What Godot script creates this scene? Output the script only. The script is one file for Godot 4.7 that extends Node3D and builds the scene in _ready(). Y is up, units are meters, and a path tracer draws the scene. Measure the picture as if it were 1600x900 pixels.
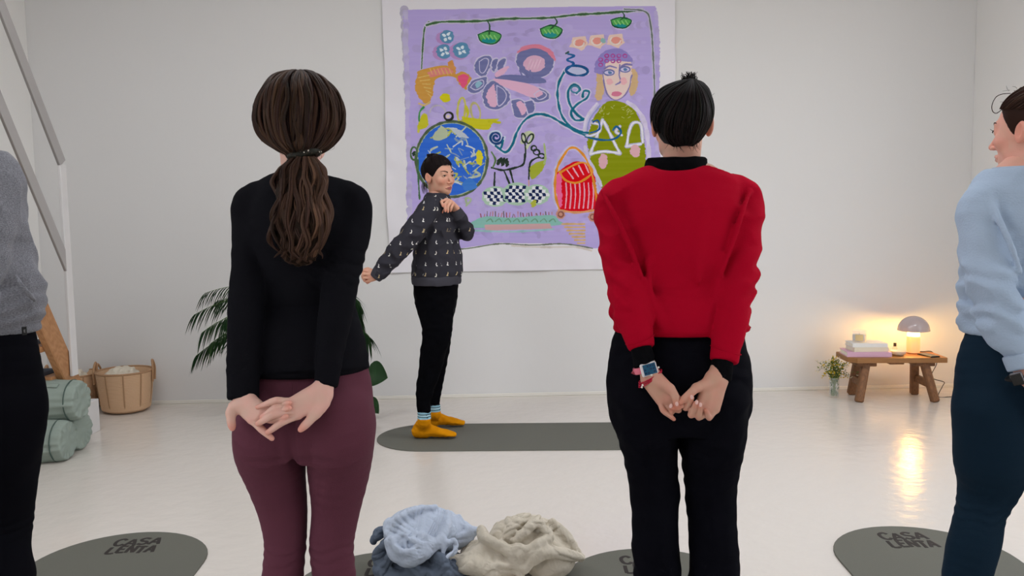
extends Node3D
# A yoga class in a white studio: four women seen from behind, the teacher facing them before a painted canvas. Metres, y up, the camera looks along -z.

const FOCAL := 1300.0            # focal length in pixels of a 1600x900 frame
var eye := Vector3(0, 1.29, 0)
var view: Basis
var rng := RandomNumberGenerator.new()
var taken := {}
var wob := FastNoiseLite.new()

func _ready() -> void:
	view = Basis.from_euler(Vector3(deg_to_rad(-4.92), 0, 0)) * Basis(Vector3(0, 0, 1), deg_to_rad(-0.8))
	var cam := Camera3D.new()
	cam.name = "camera"
	cam.transform = Transform3D(view, eye)
	cam.fov = rad_to_deg(2.0 * atan(450.0 / FOCAL))
	cam.near = 0.05
	cam.far = 60.0
	cam.current = true
	add_child(cam)
	var we := WorldEnvironment.new()
	we.name = "world"
	var env := Environment.new()
	env.tonemap_mode = Environment.TONE_MAPPER_LINEAR
	env.tonemap_exposure = 1.27
	env.background_mode = Environment.BG_SKY
	var sky := Sky.new()
	var sm := ProceduralSkyMaterial.new()
	sm.sky_top_color = Color(0.80, 0.82, 0.86)
	sm.sky_horizon_color = Color(0.93, 0.925, 0.91)
	sm.ground_bottom_color = Color(0.5, 0.48, 0.45)
	sm.ground_horizon_color = Color(0.7, 0.7, 0.7)
	sky.sky_material = sm
	env.sky = sky
	env.background_energy_multiplier = 3.1
	env.sdfgi_enabled = true
	env.ssao_enabled = true
	env.ssil_enabled = true
	we.environment = env
	add_child(we)
	rng.seed = 7
	wob.seed = 3
	wob.frequency = 1.0
	wob.noise_type = FastNoiseLite.TYPE_SIMPLEX
	wob.fractal_type = FastNoiseLite.FRACTAL_NONE
	ceiling_fill_lights()
	room()
	stairs()
	painting()
	mats()
	instructor()
	woman_in_black()
	woman_in_red()
	woman_in_blue()
	woman_in_grey()
	clothes_pile()
	bench_corner()
	palms()
	baskets()
	bolsters()

# ---------------------------------------------------------------- helpers
func sight(px: float, py: float) -> Vector3:
	return view * Vector3((px - 800.0) / FOCAL, -(py - 450.0) / FOCAL, -1.0)

func at(px: float, py: float, depth: float) -> Vector3:
	return eye + sight(px, py) * depth

func on_floor(px: float, py: float, y := 0.0) -> Vector3:
	var r := sight(px, py)
	return eye + r * ((y - eye.y) / r.y)

func on_wall(px: float, py: float) -> Vector3:
	var r := sight(px, py)
	return eye + r * ((wall_at - eye).dot(wall_n) / r.dot(wall_n))

func numbered(called: String) -> String:
	if not taken.has(called):
		taken[called] = 0
		return called
	taken[called] += 1
	return "%s_%03d" % [called, taken[called]]

func tag(o: Node3D, label := "", category := "", group := "", kind := "") -> Node3D:
	if label: o.set_meta("label", label)
	if category: o.set_meta("category", category)
	if group: o.set_meta("group", group)
	if kind: o.set_meta("kind", kind)
	return o

func thing(called: String, where: Vector3, label: String, category: String, turn := 0.0, group := "") -> Node3D:
	var o := Node3D.new()
	o.name = numbered(called)
	o.position = where
	o.rotation.y = turn
	add_child(o, true)
	tag(o, label, category, group)
	return o

func part(called: String, m: Mesh, mat: Material, parent: Node3D = self) -> MeshInstance3D:
	var o := MeshInstance3D.new()
	o.name = numbered(called) if parent == self else called
	o.mesh = m
	o.material_override = mat
	parent.add_child(o, true)
	return o

func build(called: String, a: Acc, mat: Material, parent: Node3D = self) -> MeshInstance3D:
	return part(called, a.mesh(), mat, parent)

func mat(c: Color, rough := 0.7, metal := 0.0) -> StandardMaterial3D:
	var m := StandardMaterial3D.new()
	m.albedo_color = c
	m.roughness = rough
	m.metallic = metal
	return m

func fabric(c: Color, rough := 0.85) -> StandardMaterial3D:
	var m := mat(c, rough)
	m.metallic_specular = 0.12
	return m

func painted(rough := 0.7, c := Color.WHITE) -> StandardMaterial3D:
	var m := mat(c, rough)
	m.vertex_color_use_as_albedo = true
	m.metallic_specular = 0.35
	return m

func noise_tex(freq: float, size := 256, octaves := 3, ramp: Gradient = null, kind := FastNoiseLite.TYPE_SIMPLEX, sd := 1, ridged := false) -> NoiseTexture2D:
	var n := FastNoiseLite.new()
	n.noise_type = kind
	n.seed = sd
	n.frequency = freq
	n.fractal_octaves = octaves
	var t := NoiseTexture2D.new()
	t.width = size
	t.height = size
	t.seamless = true
	t.noise = n
	if ridged: n.fractal_type = FastNoiseLite.FRACTAL_RIDGED
	if ramp: t.color_ramp = ramp
	return t

func relief(m: StandardMaterial3D, tex: Texture2D, cm: float, scale: Vector3, world := false) -> StandardMaterial3D:
	m.heightmap_enabled = true
	m.heightmap_texture = tex
	m.heightmap_scale = cm
	m.uv1_triplanar = true
	m.uv1_world_triplanar = world
	m.uv1_scale = scale
	return m

func ramp2(a: Color, b: Color, lo := 0.0, hi := 1.0) -> Gradient:
	var g := Gradient.new()
	g.offsets = PackedFloat32Array([lo, hi])
	g.colors = PackedColorArray([a, b])
	return g

# a box with chamfered edges
func box_mesh(size: Vector3, bev := 0.004) -> ArrayMesh:
	var st := SurfaceTool.new()
	st.begin(Mesh.PRIMITIVE_TRIANGLES)
	box_into(st, Transform3D(Basis(), Vector3.ZERO), size, bev)
	return st.commit()

func box_into(st: SurfaceTool, tr: Transform3D, size: Vector3, bev := 0.004) -> void:
	var hs := size * 0.5
	bev = minf(bev, minf(hs.x, minf(hs.y, hs.z)) * 0.6)
	var f := func(a: Vector3, b: Vector3, c: Vector3, d: Vector3):
		var n := (b - a).cross(d - a)
		if n.length() < 1e-12: n = (c - a).cross(d - a)
		n = n.normalized()
		if n.dot(a + b + c + d) < 0.0:
			n = -n
		var q := [a, b, c, a, c, d] if (b - a).cross(c - a).dot(n) < 0.0 else [a, c, b, a, d, c]
		for p in q:
			st.set_normal((tr.basis * n).normalized())
			st.set_uv(Vector2(p.x, p.z))
			st.add_vertex(tr * p)
	var i := hs - Vector3(bev, bev, bev)
	for s in [-1.0, 1.0]:
		f.call(Vector3(s * hs.x, -i.y, -i.z), Vector3(s * hs.x, i.y, -i.z), Vector3(s * hs.x, i.y, i.z), Vector3(s * hs.x, -i.y, i.z))
		f.call(Vector3(-i.x, s * hs.y, -i.z), Vector3(i.x, s * hs.y, -i.z), Vector3(i.x, s * hs.y, i.z), Vector3(-i.x, s * hs.y, i.z))
		f.call(Vector3(-i.x, -i.y, s * hs.z), Vector3(i.x, -i.y, s * hs.z), Vector3(i.x, i.y, s * hs.z), Vector3(-i.x, i.y, s * hs.z))
		for t in [-1.0, 1.0]:
			f.call(Vector3(s * hs.x, t * i.y, -i.z), Vector3(s * i.x, t * hs.y, -i.z), Vector3(s * i.x, t * hs.y, i.z), Vector3(s * hs.x, t * i.y, i.z))
			f.call(Vector3(s * hs.x, -i.y, t * i.z), Vector3(s * i.x, -i.y, t * hs.z), Vector3(s * i.x, i.y, t * hs.z), Vector3(s * hs.x, i.y, t * i.z))
			f.call(Vector3(-i.x, s * hs.y, t * i.z), Vector3(-i.x, s * i.y, t * hs.z), Vector3(i.x, s * i.y, t * hs.z), Vector3(i.x, s * hs.y, t * i.z))
			for w in [-1.0, 1.0]:
				f.call(Vector3(s * hs.x, t * i.y, w * i.z), Vector3(s * i.x, t * hs.y, w * i.z), Vector3(s * i.x, t * i.y, w * hs.z), Vector3(s * i.x, t * i.y, w * hs.z))

func box(called: String, where: Vector3, size: Vector3, m: Material, parent: Node3D = self, b := Basis(), bev := 0.004) -> MeshInstance3D:
	var o := part(called, box_mesh(size, bev), m, parent)
	o.transform = Transform3D(b, where)
	return o

# a bar from a to b with a rectangular section (across, up)
func bar(called: String, a: Vector3, b: Vector3, sec: Vector2, m: Material, parent: Node3D = self, across := Vector3(1, 0, 0), bev := 0.003) -> MeshInstance3D:
	var d := (b - a)
	var y := d.normalized()
	var x := (across - y * y.dot(across)).normalized()
	return box(called, (a + b) * 0.5, Vector3(sec.x, d.length(), sec.y), m, parent, Basis(x, y, x.cross(y)), bev)

func plain(c: Color) -> Callable:
	return func(_p, _n): return c

# a smooth curve through points
func curve(pts: Array, n := 6) -> PackedVector3Array:
	var out := PackedVector3Array()
	for i in pts.size() - 1:
		var a: Vector3 = pts[maxi(i - 1, 0)]
		var b: Vector3 = pts[i]
		var c: Vector3 = pts[i + 1]
		var e: Vector3 = pts[mini(i + 2, pts.size() - 1)]
		for s in n:
			out.append(b.cubic_interpolate(c, a, e, float(s) / n))
	out.append(pts[-1])
	return out

func radii(n: int, f: Callable) -> PackedFloat32Array:
	var r := PackedFloat32Array()
	for i in n:
		r.append(f.call(float(i) / (n - 1)))
	return r
# ---------------------------------------------------------------- implicit surfaces
# A grid of signed distances. Limbs are chains of elliptical cones joined by a smooth minimum; mesh() turns the zero level into surface nets.
class Field:
	var h: float
	var o: Vector3
	var nx: int
	var ny: int
	var nz: int
	var d := PackedFloat32Array()
	var t := PackedFloat32Array()
	var tlo := Vector3i(9999, 9999, 9999)
	var thi := Vector3i(-1, -1, -1)

	func _init(lo: Vector3, hi: Vector3, cell: float) -> void:
		h = cell
		o = lo
		nx = int(ceil((hi.x - lo.x) / cell / 4.0)) * 4
		ny = int(ceil((hi.y - lo.y) / cell / 4.0)) * 4
		nz = int(ceil((hi.z - lo.z) / cell / 4.0)) * 4
		d.resize(nx * ny * nz)
		d.fill(9.0)
		t.resize(nx * ny * nz)
		t.fill(9.0)

	# one elliptical cone into the scratch grid; flat: 1 the start, 2 the end is cut square
	func seg(a: Vector3, b: Vector3, ra: Vector2, rb: Vector2, side: Vector3, flat := 0, margin := 0.02) -> void:
		var axis := b - a
		var ln := axis.length()
		var dir := axis / ln if ln > 1e-6 else Vector3.UP
		if absf(dir.dot(side)) > 0.98:
			side = Vector3(0, 0, 1) if absf(dir.z) < 0.9 else Vector3(1, 0, 0)
		var s := (side - dir * dir.dot(side)).normalized()
		var w := dir.cross(s)
		var il := 1.0 / maxf(ln, 1e-6)
		var rm := maxf(maxf(ra.x, ra.y), maxf(rb.x, rb.y))
		var mg := margin + 2.0 * h
		var g := rm + mg
		var lo := (a.min(b) - Vector3(g, g, g) - o) / h
		var hi := (a.max(b) + Vector3(g, g, g) - o) / h
		var i0 := maxi(0, int(lo.x) & ~3)
		var j0 := maxi(0, int(lo.y) & ~3)
		var k0 := maxi(0, int(lo.z) & ~3)
		if lo.x < 0: i0 = 0
		if lo.y < 0: j0 = 0
		if lo.z < 0: k0 = 0
		var i1 := mini(nx, int(hi.x) + 1)
		var j1 := mini(ny, int(hi.y) + 1)
		var k1 := mini(nz, int(hi.z) + 1)
		if i1 <= i0 or j1 <= j0 or k1 <= k0:
			return
		tlo = Vector3i(mini(tlo.x, i0), mini(tlo.y, j0), mini(tlo.z, k0))
		thi = Vector3i(maxi(thi.x, mini(nx, (i1 + 3) & ~3)), maxi(thi.y, mini(ny, (j1 + 3) & ~3)), maxi(thi.z, mini(nz, (k1 + 3) & ~3)))
		var reach := 3.0 * h + mg
		var nxy := nx * ny
		for kb in range(k0, k1, 4):
			for jb in range(j0, j1, 4):
				for ib in range(i0, i1, 4):
					var c := o + Vector3(ib + 1.5, jb + 1.5, kb + 1.5) * h - a
					var vc := c.dot(dir)
					var tc := clampf(vc * il, 0.0, 1.0)
					var mr := lerpf(maxf(ra.x, ra.y), maxf(rb.x, rb.y), tc)
					if (c - dir * (tc * ln)).length() > mr + reach:
						continue
					for k in range(kb, kb + 4):
						for j in range(jb, jb + 4):
							var p := o + Vector3(ib, j, k) * h - a
							var at := k * nxy + j * nx + ib
							for i in 4:
								var v := p.dot(dir)
								var tt := clampf(v * il, 0.0, 1.0)
								var ru := lerpf(ra.x, rb.x, tt)
								var rw := lerpf(ra.y, rb.y, tt)
								var ov := v - tt * ln
								var u := p.dot(s)
								var q := p.dot(w)
								var dd: float
								if flat and ((ov < 0.0 and flat & 1) or (ov > 0.0 and flat & 2)):
									var e0 := sqrt(u * u / (ru * ru) + q * q / (rw * rw))
									var ee := maxf((e0 - 1.0) * minf(ru, rw) + 0.005, 0.0)
									dd = sqrt(ee * ee + ov * ov) - 0.005
								else:
									var rv := minf(ru, rw)
									var x := u / ru
									var y := q / rw
									var z := ov / rv
									var m0 := sqrt(x * x + y * y + z * z)
									x /= ru
									y /= rw
									z /= rv
									var m1 := sqrt(x * x + y * y + z * z)
									dd = m0 * (m0 - 1.0) / m1 if m1 > 1e-4 else -rv
								if dd < t[at]:
									t[at] = dd
								at += 1
								p.x += h

	# joins what is in the scratch grid to the field (op 0), cuts it out (1), keeps only what lies in it (2); smooth over k
	func join(k: float, op := 0) -> void:
		for kk in range(maxi(tlo.z, 0), thi.z):
			for j in range(maxi(tlo.y, 0), thi.y):
				var at := (kk * ny + j) * nx + tlo.x
				for i in range(tlo.x, thi.x):
					var b := t[at]
					if b < 8.0:
						var a := d[at]
						t[at] = 9.0
						if op == 0:
							var g := k - absf(a - b)
							if g > 0.0 and a < 8.0:
								d[at] = minf(a, b) - g * g * 0.25 / k
							elif b < a:
								d[at] = b
						else:
							b = -b
							var g := k - absf(a - b)
							if g > 0.0:
								d[at] = maxf(a, b) + g * g * 0.25 / k
							elif b > a:
								d[at] = b
					at += 1
		tlo = Vector3i(9999, 9999, 9999)
		thi = Vector3i(-1, -1, -1)

	func ball(c: Vector3, r: Vector3, right := Vector3.RIGHT, up := Vector3.UP, k := 0.01, op := 0) -> void:
		# an ellipsoid: a very short cone whose length axis is up
		var fw := right.cross(up)
		var g := maxf(r.x, maxf(r.y, r.z)) + k + 3.0 * h
		var lo := ((c - Vector3(g, g, g) - o) / h).floor()
		var hi := ((c + Vector3(g, g, g) - o) / h).ceil()
		var i0 := maxi(0, int(lo.x))
		var i1 := mini(nx, int(hi.x))
		for kk in range(maxi(0, int(lo.z)), mini(nz, int(hi.z))):
			for j in range(maxi(0, int(lo.y)), mini(ny, int(hi.y))):
				var at := (kk * ny + j) * nx + i0
				var p := o + Vector3(i0, j, kk) * h - c
				for i in range(i0, i1):
					var q := Vector3(p.dot(right), p.dot(up), p.dot(fw)) / r
					var m0 := q.length()
					var m1 := (q / r).length()
					var b := m0 * (m0 - 1.0) / m1 if m1 > 1e-4 else -minf(r.x, minf(r.y, r.z))
					var a := d[at]
					if op == 1:
						b = -b
					var e := k - absf(a - b)
					if e > 0.0 and a < 8.0:
						d[at] = minf(a, b) - e * e * 0.25 / k if op == 0 else maxf(a, b) + e * e * 0.25 / k
					elif op == 0:
						if b < a: d[at] = b
					elif b > a:
						d[at] = b
					at += 1
					p.x += h

	# stations [point, ru, rw]; n steps between two of them on a smooth curve
	func chain(st: Array, side: Vector3, k: float, flat := 0, n := 3, op := 0, grow := 0.0) -> void:
		var pts := []
		for i in st.size() - 1:
			var b = st[i]
			var c = st[i + 1]
			var l1: float = maxf((b[0] as Vector3).distance_to(c[0]), 1e-4)
			var a = st[i - 1] if i > 0 else [b[0] * 2.0 - c[0], b[1] * 2.0 - c[1], b[2] * 2.0 - c[2]]
			var e = st[i + 2] if i + 2 < st.size() else [c[0] * 2.0 - b[0], c[1] * 2.0 - b[1], c[2] * 2.0 - b[2]]
			var l0: float = -maxf((b[0] as Vector3).distance_to(a[0]), 1e-4)
			var l2: float = l1 + maxf((c[0] as Vector3).distance_to(e[0]), 1e-4)
			for s in n:
				var f := float(s) / n
				pts.append([(b[0] as Vector3).cubic_interpolate_in_time(c[0], a[0], e[0], f, l1, l0, l2), cubic_interpolate_in_time(b[1], c[1], a[1], e[1], f, l1, l0, l2), cubic_interpolate_in_time(b[2], c[2], a[2], e[2], f, l1, l0, l2)])
		pts.append(st[-1])
		for i in pts.size() - 1:
			var fl := 0
			if i == 0: fl |= flat & 1
			if i == pts.size() - 2: fl |= flat & 2
			seg(pts[i][0], pts[i + 1][0], Vector2(pts[i][1] + grow, pts[i][2] + grow), Vector2(pts[i + 1][1] + grow, pts[i + 1][2] + grow), side, fl, k)
		if flat & 1:
			crop(pts[0][0], ((pts[0][0] as Vector3) - pts[1][0]).normalized(), widest(st.slice(0, 3)) * 1.35 + 0.02)
		if flat & 2:
			crop(pts[-1][0], ((pts[-1][0] as Vector3) - pts[-2][0]).normalized(), widest(st.slice(-3)) * 1.35 + 0.02)
		join(maxf(k, 1e-5), op)

	func widest(st: Array) -> float:
		var r := 0.0
		for s in st:
			r = maxf(r, maxf(s[1], s[2]))
		return r

	# ends what is in the scratch grid at a plane, round about one place
	func crop(p0: Vector3, nn: Vector3, reach: float) -> void:
		if absf(nn.y) > 0.972:
			nn = Vector3(0, signf(nn.y), 0)
		for kk in range(maxi(tlo.z, 0), thi.z):
			for j in range(maxi(tlo.y, 0), thi.y):
				var at := (kk * ny + j) * nx + tlo.x
				var q := o + Vector3(tlo.x, j, kk) * h - p0
				for i in range(tlo.x, thi.x):
					if t[at] < 8.0:
						var b := q.dot(nn)
						if b > -0.08 and q.length() < reach:
							var a := t[at]
							var g := 0.005 - absf(a - b)
							t[at] = maxf(a, b) + (g * g * 50.0 if g > 0.0 else 0.0)
					at += 1
					q.x += h

	# cuts away everything beyond a plane
	func cut(p0: Vector3, n: Vector3, k := 0.004) -> void:
		for kk in nz:
			for j in ny:
				var at := (kk * ny + j) * nx
				var b := (o + Vector3(0, j, kk) * h - p0).dot(n)
				for i in nx:
					if b > -2.0 * h and d[at] < 8.0:
						d[at] = maxf(d[at], b)
					at += 1
					b += n.x * h

	# adds amp(p) where the surface is near
	func displace(f: Callable, band: float) -> void:
		for kk in nz:
			for j in ny:
				var at := (kk * ny + j) * nx
				for i in nx:
					if absf(d[at]) < band:
						d[at] += f.call(o + Vector3(i, j, kk) * h)
					at += 1

	func mesh_into(acc: Acc, paint: Callable) -> void:
		var cell := PackedInt32Array()
		cell.resize(nx * ny * nz)
		cell.fill(-1)
		var nxy := nx * ny
		var near := 3.6 * h
		for k in nz - 1:
			for j in ny - 1:
				var at := k * nxy + j * nx
				for i in nx - 1:
					var a := d[at]
					if a < near and a > -near:
						var b := d[at + 1]
						var c := d[at + nx]
						var e := d[at + nx + 1]
						var f := d[at + nxy]
						var g := d[at + nxy + 1]
						var m := d[at + nxy + nx]
						var q := d[at + nxy + nx + 1]
						var inside := int(a < 0) + int(b < 0) + int(c < 0) + int(e < 0) + int(f < 0) + int(g < 0) + int(m < 0) + int(q < 0)
						if inside > 0 and inside < 8:
							var s := Vector3.ZERO
							var w := 0
							var r: float
							if (a < 0) != (b < 0): s += Vector3(a / (a - b), 0, 0); w += 1
							if (c < 0) != (e < 0): s += Vector3(c / (c - e), 1, 0); w += 1
							if (f < 0) != (g < 0): s += Vector3(f / (f - g), 0, 1); w += 1
							if (m < 0) != (q < 0): s += Vector3(m / (m - q), 1, 1); w += 1
							if (a < 0) != (c < 0): s += Vector3(0, a / (a - c), 0); w += 1
							if (b < 0) != (e < 0): s += Vector3(1, b / (b - e), 0); w += 1
							if (f < 0) != (m < 0): s += Vector3(0, f / (f - m), 1); w += 1
							if (g < 0) != (q < 0): s += Vector3(1, g / (g - q), 1); w += 1
							if (a < 0) != (f < 0): s += Vector3(0, 0, a / (a - f)); w += 1
							if (b < 0) != (g < 0): s += Vector3(1, 0, b / (b - g)); w += 1
							if (c < 0) != (m < 0): s += Vector3(0, 1, c / (c - m)); w += 1
							if (e < 0) != (q < 0): s += Vector3(1, 1, e / (e - q)); w += 1
							s /= w
							var x := s.x
							var y := s.y
							var z := s.z
							var n := Vector3(
								lerpf(lerpf(b - a, e - c, y), lerpf(g - f, q - m, y), z),
								lerpf(lerpf(c - a, e - b, x), lerpf(m - f, q - g, x), z),
								lerpf(lerpf(f - a, g - b, x), lerpf(m - c, q - e, x), y)).normalized()
							var p := o + (Vector3(i, j, k) + s) * h
							cell[at] = acc.v.size()
							acc.v.append(p)
							acc.n.append(n)
							acc.c.append(paint.call(p, n))
							if j > 0 and k > 0 and (a < 0) != (b < 0):
								acc.quad(cell[at], cell[at - nx], cell[at - nx - nxy], cell[at - nxy], a < 0)
							if i > 0 and k > 0 and (a < 0) != (c < 0):
								acc.quad(cell[at], cell[at - nxy], cell[at - nxy - 1], cell[at - 1], a < 0)
							if i > 0 and j > 0 and (a < 0) != (f < 0):
								acc.quad(cell[at], cell[at - 1], cell[at - 1 - nx], cell[at - nx], a < 0)
					at += 1

# collects triangles of one mesh
class Acc:
	var v := PackedVector3Array()
	var n := PackedVector3Array()
	var c := PackedColorArray()
	var ix := PackedInt32Array()

	func quad(a: int, b: int, e: int, f: int, flip: bool) -> void:
		if a < 0 or b < 0 or e < 0 or f < 0:
			return
		if flip:
			ix.append_array([a, e, b, a, f, e])
		else:
			ix.append_array([a, b, e, a, e, f])

	# a tube along points; radii in two directions (flattened across `face` when given)
	func tube(pts: PackedVector3Array, r: PackedFloat32Array, col: Color, sides := 6, flat := 1.0, face := Vector3.ZERO, cap := true, tip := Color(-1, 0, 0)) -> void:
		var first := v.size()
		var last := pts.size() - 1
		var ref := face if face != Vector3.ZERO else Vector3(0.31, 0.2, 0.93)
		for i in pts.size():
			var tg := (pts[mini(i + 1, last)] - pts[maxi(i - 1, 0)]).normalized()
			var a := (ref - tg * tg.dot(ref))
			if a.length() < 0.05:
				a = tg.cross(Vector3(0.7, 0.1, 0.7))
			a = a.normalized()
			var b := tg.cross(a)
			if face == Vector3.ZERO:
				ref = a
			var cc := col if tip.r < 0 else col.lerp(tip, float(i) / last)
			for s in sides:
				var g := TAU * s / sides
				v.append(pts[i] + (a * (cos(g) * flat) + b * sin(g)) * r[i])
				n.append((a * cos(g) + b * (sin(g) * flat)).normalized())
				c.append(cc)
		for i in last:
			for s in sides:
				var p := first + i * sides + s
				var q := first + i * sides + (s + 1) % sides
				ix.append_array([p, p + sides, q, q, p + sides, q + sides])
		if cap:
			for e in [0, last]:
				var m := v.size()
				var tg2 := (pts[1] - pts[0]).normalized() * -1.0 if e == 0 else (pts[last] - pts[last - 1]).normalized()
				v.append(pts[e])
				n.append(tg2)
				c.append(c[first + e * sides])
				for s in sides:
					v.append(v[first + e * sides + s])
					n.append(tg2)
					c.append(c[first + e * sides])
				for s in sides:
					if e == 0:
						ix.append_array([m, m + 1 + s, m + 1 + (s + 1) % sides])
					else:
						ix.append_array([m, m + 1 + (s + 1) % sides, m + 1 + s])

	func ellipsoid(ctr: Vector3, r: Vector3, b: Basis, col: Color, rings := 10, sides := 14) -> void:
		var first := v.size()
		for i in rings + 1:
			var th := PI * i / rings
			for s in sides + 1:
				var ph := TAU * s / sides
				var q := Vector3(sin(th) * cos(ph), cos(th), sin(th) * sin(ph))
				v.append(ctr + b * (q * r))
				n.append((b * (q / r)).normalized())
				c.append(col)
		for i in rings:
			for s in sides:
				var p := first + i * (sides + 1) + s
				ix.append_array([p, p + sides + 1, p + 1, p + 1, p + sides + 1, p + sides + 2])

	# a profile of (radius, height) pairs turned about the y axis
	func lathe(ctr: Vector3, prof: Array, sides: int, col: Color) -> void:
		var first := v.size()
		for i in prof.size():
			var pa: Vector2 = prof[maxi(i - 1, 0)]
			var pb: Vector2 = prof[mini(i + 1, prof.size() - 1)]
			var tg := (pb - pa).normalized()
			for s in sides + 1:
				var ph := TAU * s / sides
				v.append(ctr + Vector3(prof[i].x * cos(ph), prof[i].y, prof[i].x * sin(ph)))
				n.append(Vector3(tg.y * cos(ph), -tg.x, tg.y * sin(ph)).normalized())
				c.append(col)
		for i in prof.size() - 1:
			for s in sides:
				var p := first + i * (sides + 1) + s
				ix.append_array([p, p + 1, p + sides + 1, p + 1, p + sides + 2, p + sides + 1])

	func mesh() -> ArrayMesh:
		var a := []
		a.resize(Mesh.ARRAY_MAX)
		a[Mesh.ARRAY_VERTEX] = v
		a[Mesh.ARRAY_NORMAL] = n
		a[Mesh.ARRAY_COLOR] = c
		a[Mesh.ARRAY_INDEX] = ix
		var m := ArrayMesh.new()
		m.add_surface_from_arrays(Mesh.PRIMITIVE_TRIANGLES, a)
		return m
# ---------------------------------------------------------------- the room
var wall_at := Vector3.ZERO
var wall_n := Vector3.ZERO

func ceiling_fill_lights() -> void:  # unseen panels added to light the room, no such fixture is known
	wall_at = on_floor(715, 621)
	wall_n = Vector3(sin(deg_to_rad(2.0)), 0, cos(deg_to_rad(2.0)))
	var white := mat(Color(0.9, 0.9, 0.9), 0.5)
	var glow := mat(Color(1, 1, 1), 0.6)
	glow.emission_enabled = true
	glow.emission = Color(0.965, 0.98, 1.0)
	glow.emission_energy_multiplier = 1.0
	var k := 0
	var names := ["front left", "front middle", "front right", "rear left", "rear middle", "rear right"]
	for z in [-3.2, 0.7]:
		for x in [-2.1, 0.0, 2.1]:
			var t := thing("ceiling_fill_light", Vector3(x, 3.56, z), "added unseen white ceiling fill panel glowing above the studio, %s of the six" % names[k], "ceiling light", 0.0, "added ceiling fill panels")
			box("light_frame", Vector3(0, 0.02, 0), Vector3(1.36, 0.04, 0.5), white, t)
			box("diffuser", Vector3(0, -0.006, 0), Vector3(1.28, 0.012, 0.42), glow, t, Basis(), 0.002)
			var l := AreaLight3D.new()
			l.name = "panel_fill_light"
			l.area_size = Vector2(1.28, 0.42)
			l.light_color = Color(0.965, 0.98, 1.0)
			l.light_energy = PANEL * (1.0 if z < -2.0 else 0.3)
			l.area_range = 14.0
			l.area_attenuation = 2.0
			l.shadow_enabled = true
			l.position = Vector3(0, -0.03, 0)
			l.rotation.x = -PI / 2
			t.add_child(l)
			k += 1
const PANEL := 1.75

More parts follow.
